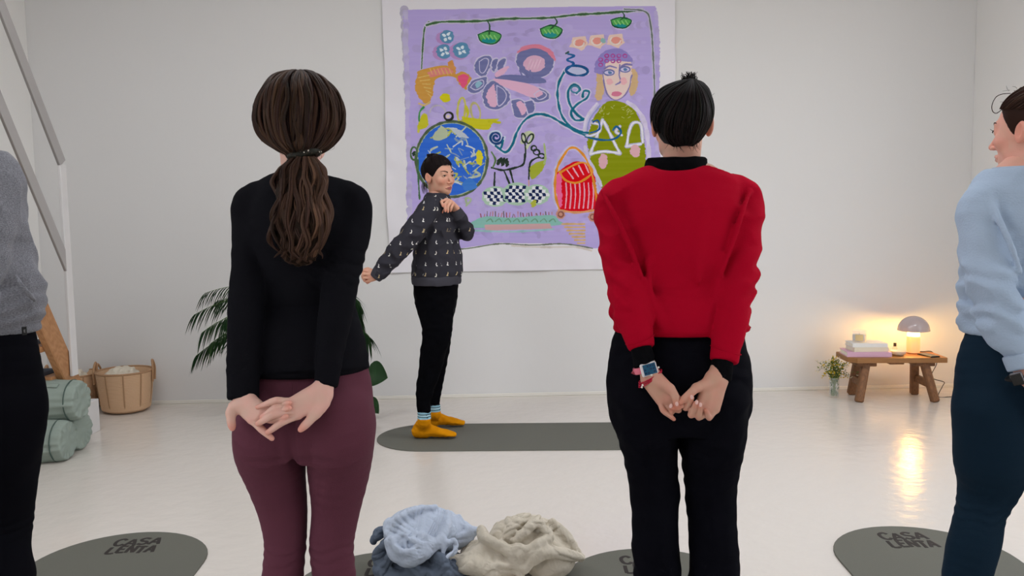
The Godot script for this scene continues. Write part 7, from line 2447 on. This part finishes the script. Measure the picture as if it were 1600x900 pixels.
	for i in 9:
		ring(938 + i % 5 * 9.5, 88 + (i / 5) * 8 + (6 if i % 5 == 0 else 0), 3.0, 2.6, 1.4, Color8(186, 78, 158))
	var line := Color8(140, 130, 186)
	brush([[941, 112], [944, 134], [950, 150], [962, 157], [975, 150], [983, 136], [985, 124], [987, 118]], 2.2, line)
	brush([[944, 108], [952, 104], [963, 107]], 2.6, line)
	brush([[971, 104], [978, 101], [987, 102]], 2.6, line)
	brush([[968, 102], [967, 118], [969, 128], [961, 133]], 2.4, line)
	for q in [[951, 114], [976, 109]]:
		oval(q[0], q[1], 8, 4.5, Color8(214, 206, 236))
		ring(q[0], q[1], 8, 4.2, 1.8, Color8(120, 124, 182))
		oval(q[0] + 1, q[1], 3, 2.4, Color8(96, 130, 178))
	oval(952, 128, 5, 5, Color8(240, 184, 190))
	oval(974, 127, 5, 6, Color8(240, 184, 190))
	oval(963, 147, 8, 4, Color8(220, 128, 156))
	for i in 3:
		brush([[936 - i * 2, 166 - i * 2], [922 - i * 3, 184], [916 - i * 2, 205]], 4, [Color8(158, 162, 216), Color8(206, 198, 232), Color8(226, 218, 240)][i])
	brush([[980, 160], [1000, 178], [1010, 206], [1014, 250]], 7, Color8(222, 212, 240))
	poly([[917, 222], [924, 194], [938, 168], [953, 158], [974, 161], [995, 178], [1004, 206], [1008, 245], [1004, 292], [945, 296], [926, 262]], Color8(140, 150, 18))
	for i in 26:
		var x := rng.randf_range(934, 985)
		var y := rng.randf_range(166, 186)
		brush([[x, y], [x + rng.randf_range(-5, 5), y + rng.randf_range(-4, 4)]], 1.1, Color8(186, 186, 110))
	for w in [[5.5, Color8(196, 192, 222)], [2.6, Color8(240, 238, 246)]]:
		brush([[941, 188], [932, 214], [922, 240]], w[0], w[1])
		brush([[922, 241], [944, 237], [968, 240]], w[0], w[1])
		brush([[968, 240], [956, 216], [943, 190]], w[0], w[1])
		brush([[979, 228], [983, 204], [990, 192], [1001, 196], [1004, 224]], w[0], w[1])
		brush([[978, 229], [1002, 225]], w[0], w[1])
		brush([[925, 192], [936, 196], [936, 206], [924, 212], [915, 213]], w[0] * 0.8, w[1])
		brush([[968, 198], [962, 206], [972, 212]], w[0] * 0.8, w[1])
	brush([[914, 214], [940, 219], [960, 217], [970, 207], [963, 198], [957, 204]], 3.0, Color8(36, 100, 150))
	brush([[922, 208], [936, 202], [934, 189], [926, 191]], 2.6, Color8(36, 88, 160))
	oval(942, 252, 7, 12, Color8(226, 176, 184))
	oval(992, 236, 8, 10, Color8(226, 176, 184))
	brush([[914, 230], [917, 246], [926, 262], [940, 292]], 5, Color8(216, 206, 236))
	# the dark drawn chair and plants
	var ink := Color8(44, 58, 48)
	brush([[768, 262], [786, 266], [806, 262], [818, 256], [820, 240]], 3, ink)
	brush([[773, 270], [772, 296]], 2.8, ink)
	brush([[788, 268], [798, 292]], 2.8, ink)
	brush([[797, 266], [803, 290]], 2.8, ink)
	for i in 3:
		oval(780 + i * 6, 252 + i, 3, 7, ink, 0.5 - 0.3 * i)
	brush([[768, 238], [774, 250], [770, 262]], 3, Color8(96, 130, 80))
	brush([[816, 222], [820, 212], [828, 208], [832, 214], [822, 232]], 6, Color8(206, 214, 180))
	for q in [[818, 216, 3, 7, -0.2], [828, 217, 4, 8, 0.5], [838, 238, 5, 4, 0.4], [846, 244, 5, 3.5, 0.2], [834, 232, 4, 4, 0]]:
		ring(q[0], q[1], q[2], q[3], 2.2, ink, q[4])
	brush([[820, 222], [821, 240], [818, 256]], 2.6, ink)
	brush([[826, 280], [828, 256], [836, 248], [844, 246]], 2.8, ink)
	poly([[828, 262], [838, 254], [852, 252], [846, 268], [830, 280]], Color8(170, 180, 60))
	brush([[850, 225], [852, 245], [850, 256]], 3, Color8(176, 196, 130))
	brush([[826, 282], [826, 300]], 1.6, Color8(226, 160, 120))
	# chequered cushions
	for q in [[774, 307, 17, 12], [808, 303, 19, 14], [839, 304, 16, 12]]:
		oval(q[0], q[1], q[2] + 4, q[3] + 4, Color8(176, 206, 184))
		for a in 9:
			for b in 7:
				var x: float = q[0] + (a - 4) * 5.2 + 0.8 * sin(b)
				var y: float = q[1] + (b - 3) * 5.2
				if pow((x - q[0]) / q[2], 2) + pow((y - q[1]) / q[3], 2) < 1.0:
					poly([[x - 2.7, y - 2.7], [x + 2.7, y - 2.5], [x + 2.6, y + 2.7], [x - 2.6, y + 2.6]], Color8(26, 40, 86) if (a + b) % 2 else Color8(232, 234, 238), false)
	# the flower bed, paths and steps
	for i in 26:
		var x := 752 + i * 4.4
		brush([[x, 340], [x + rng.randf_range(-2, 2), 332 + rng.randf_range(-2, 3)]], 1.6, [Color8(170, 96, 110), Color8(196, 140, 150), Color8(120, 110, 110)][i % 3])
	poly([[738, 346], [760, 338], [800, 340], [860, 336], [872, 344], [870, 352], [740, 356]], Color8(142, 196, 186))
	for i in 8:
		brush([[760 + i * 14, 346], [766 + i * 14, 342], [770 + i * 14, 347]], 1.8, Color8(120, 168, 140))
	poly([[758, 351], [860, 349], [862, 357], [758, 360]], Color8(212, 172, 174), false)
	brush([[740, 360], [800, 362], [866, 358]], 3, Color8(160, 200, 206))
	for i in 7:
		brush([[878 + i * 4, 350 + i * 5.0], [914, 350 + i * 5.0]], 3, Color8(224, 184, 130))
	oval(834, 318, 4, 6, Color8(186, 190, 70), 0.3)
	# the red striped basket bag
	brush([[874, 328], [866, 300], [870, 262], [884, 236], [893, 231], [903, 234], [916, 248], [928, 280], [933, 320]], 8, Color8(206, 200, 232))
	poly([[870, 270], [900, 252], [924, 266], [932, 296], [932, 326], [900, 330], [874, 326]], Color8(222, 12, 34))
	poly([[868, 276], [876, 272], [878, 320], [871, 316]], Color8(240, 110, 160))
	for i in 7:
		brush([[884 + i * 7, 286], [885 + i * 7, 304], [883 + i * 7, 326]], 2.2, Color8(244, 170, 190))
	poly([[878, 270], [908, 254], [922, 268], [900, 284]], Color8(222, 14, 30))
	for i in 4:
		brush([[886 + i * 9, 266 - i * 3.5], [896 + i * 8, 280 - i * 3.0]], 2.2, Color8(246, 180, 196))
	var rust := Color8(234, 150, 52)
	brush([[874, 328], [867, 300], [870, 264], [884, 238], [893, 231], [903, 234], [916, 250], [927, 282], [933, 318]], 3.6, rust)
	brush([[874, 268], [884, 282], [904, 285], [925, 269], [909, 254], [876, 269]], 3.4, rust)
	brush([[872, 328], [900, 332], [932, 328]], 3.6, Color8(226, 160, 110))
	for q in [[876, 335], [926, 339]]:
		oval(q[0], q[1], 7, 7, Color8(206, 150, 130))
		ring(q[0], q[1], 4, 4, 2, Color8(150, 96, 86))
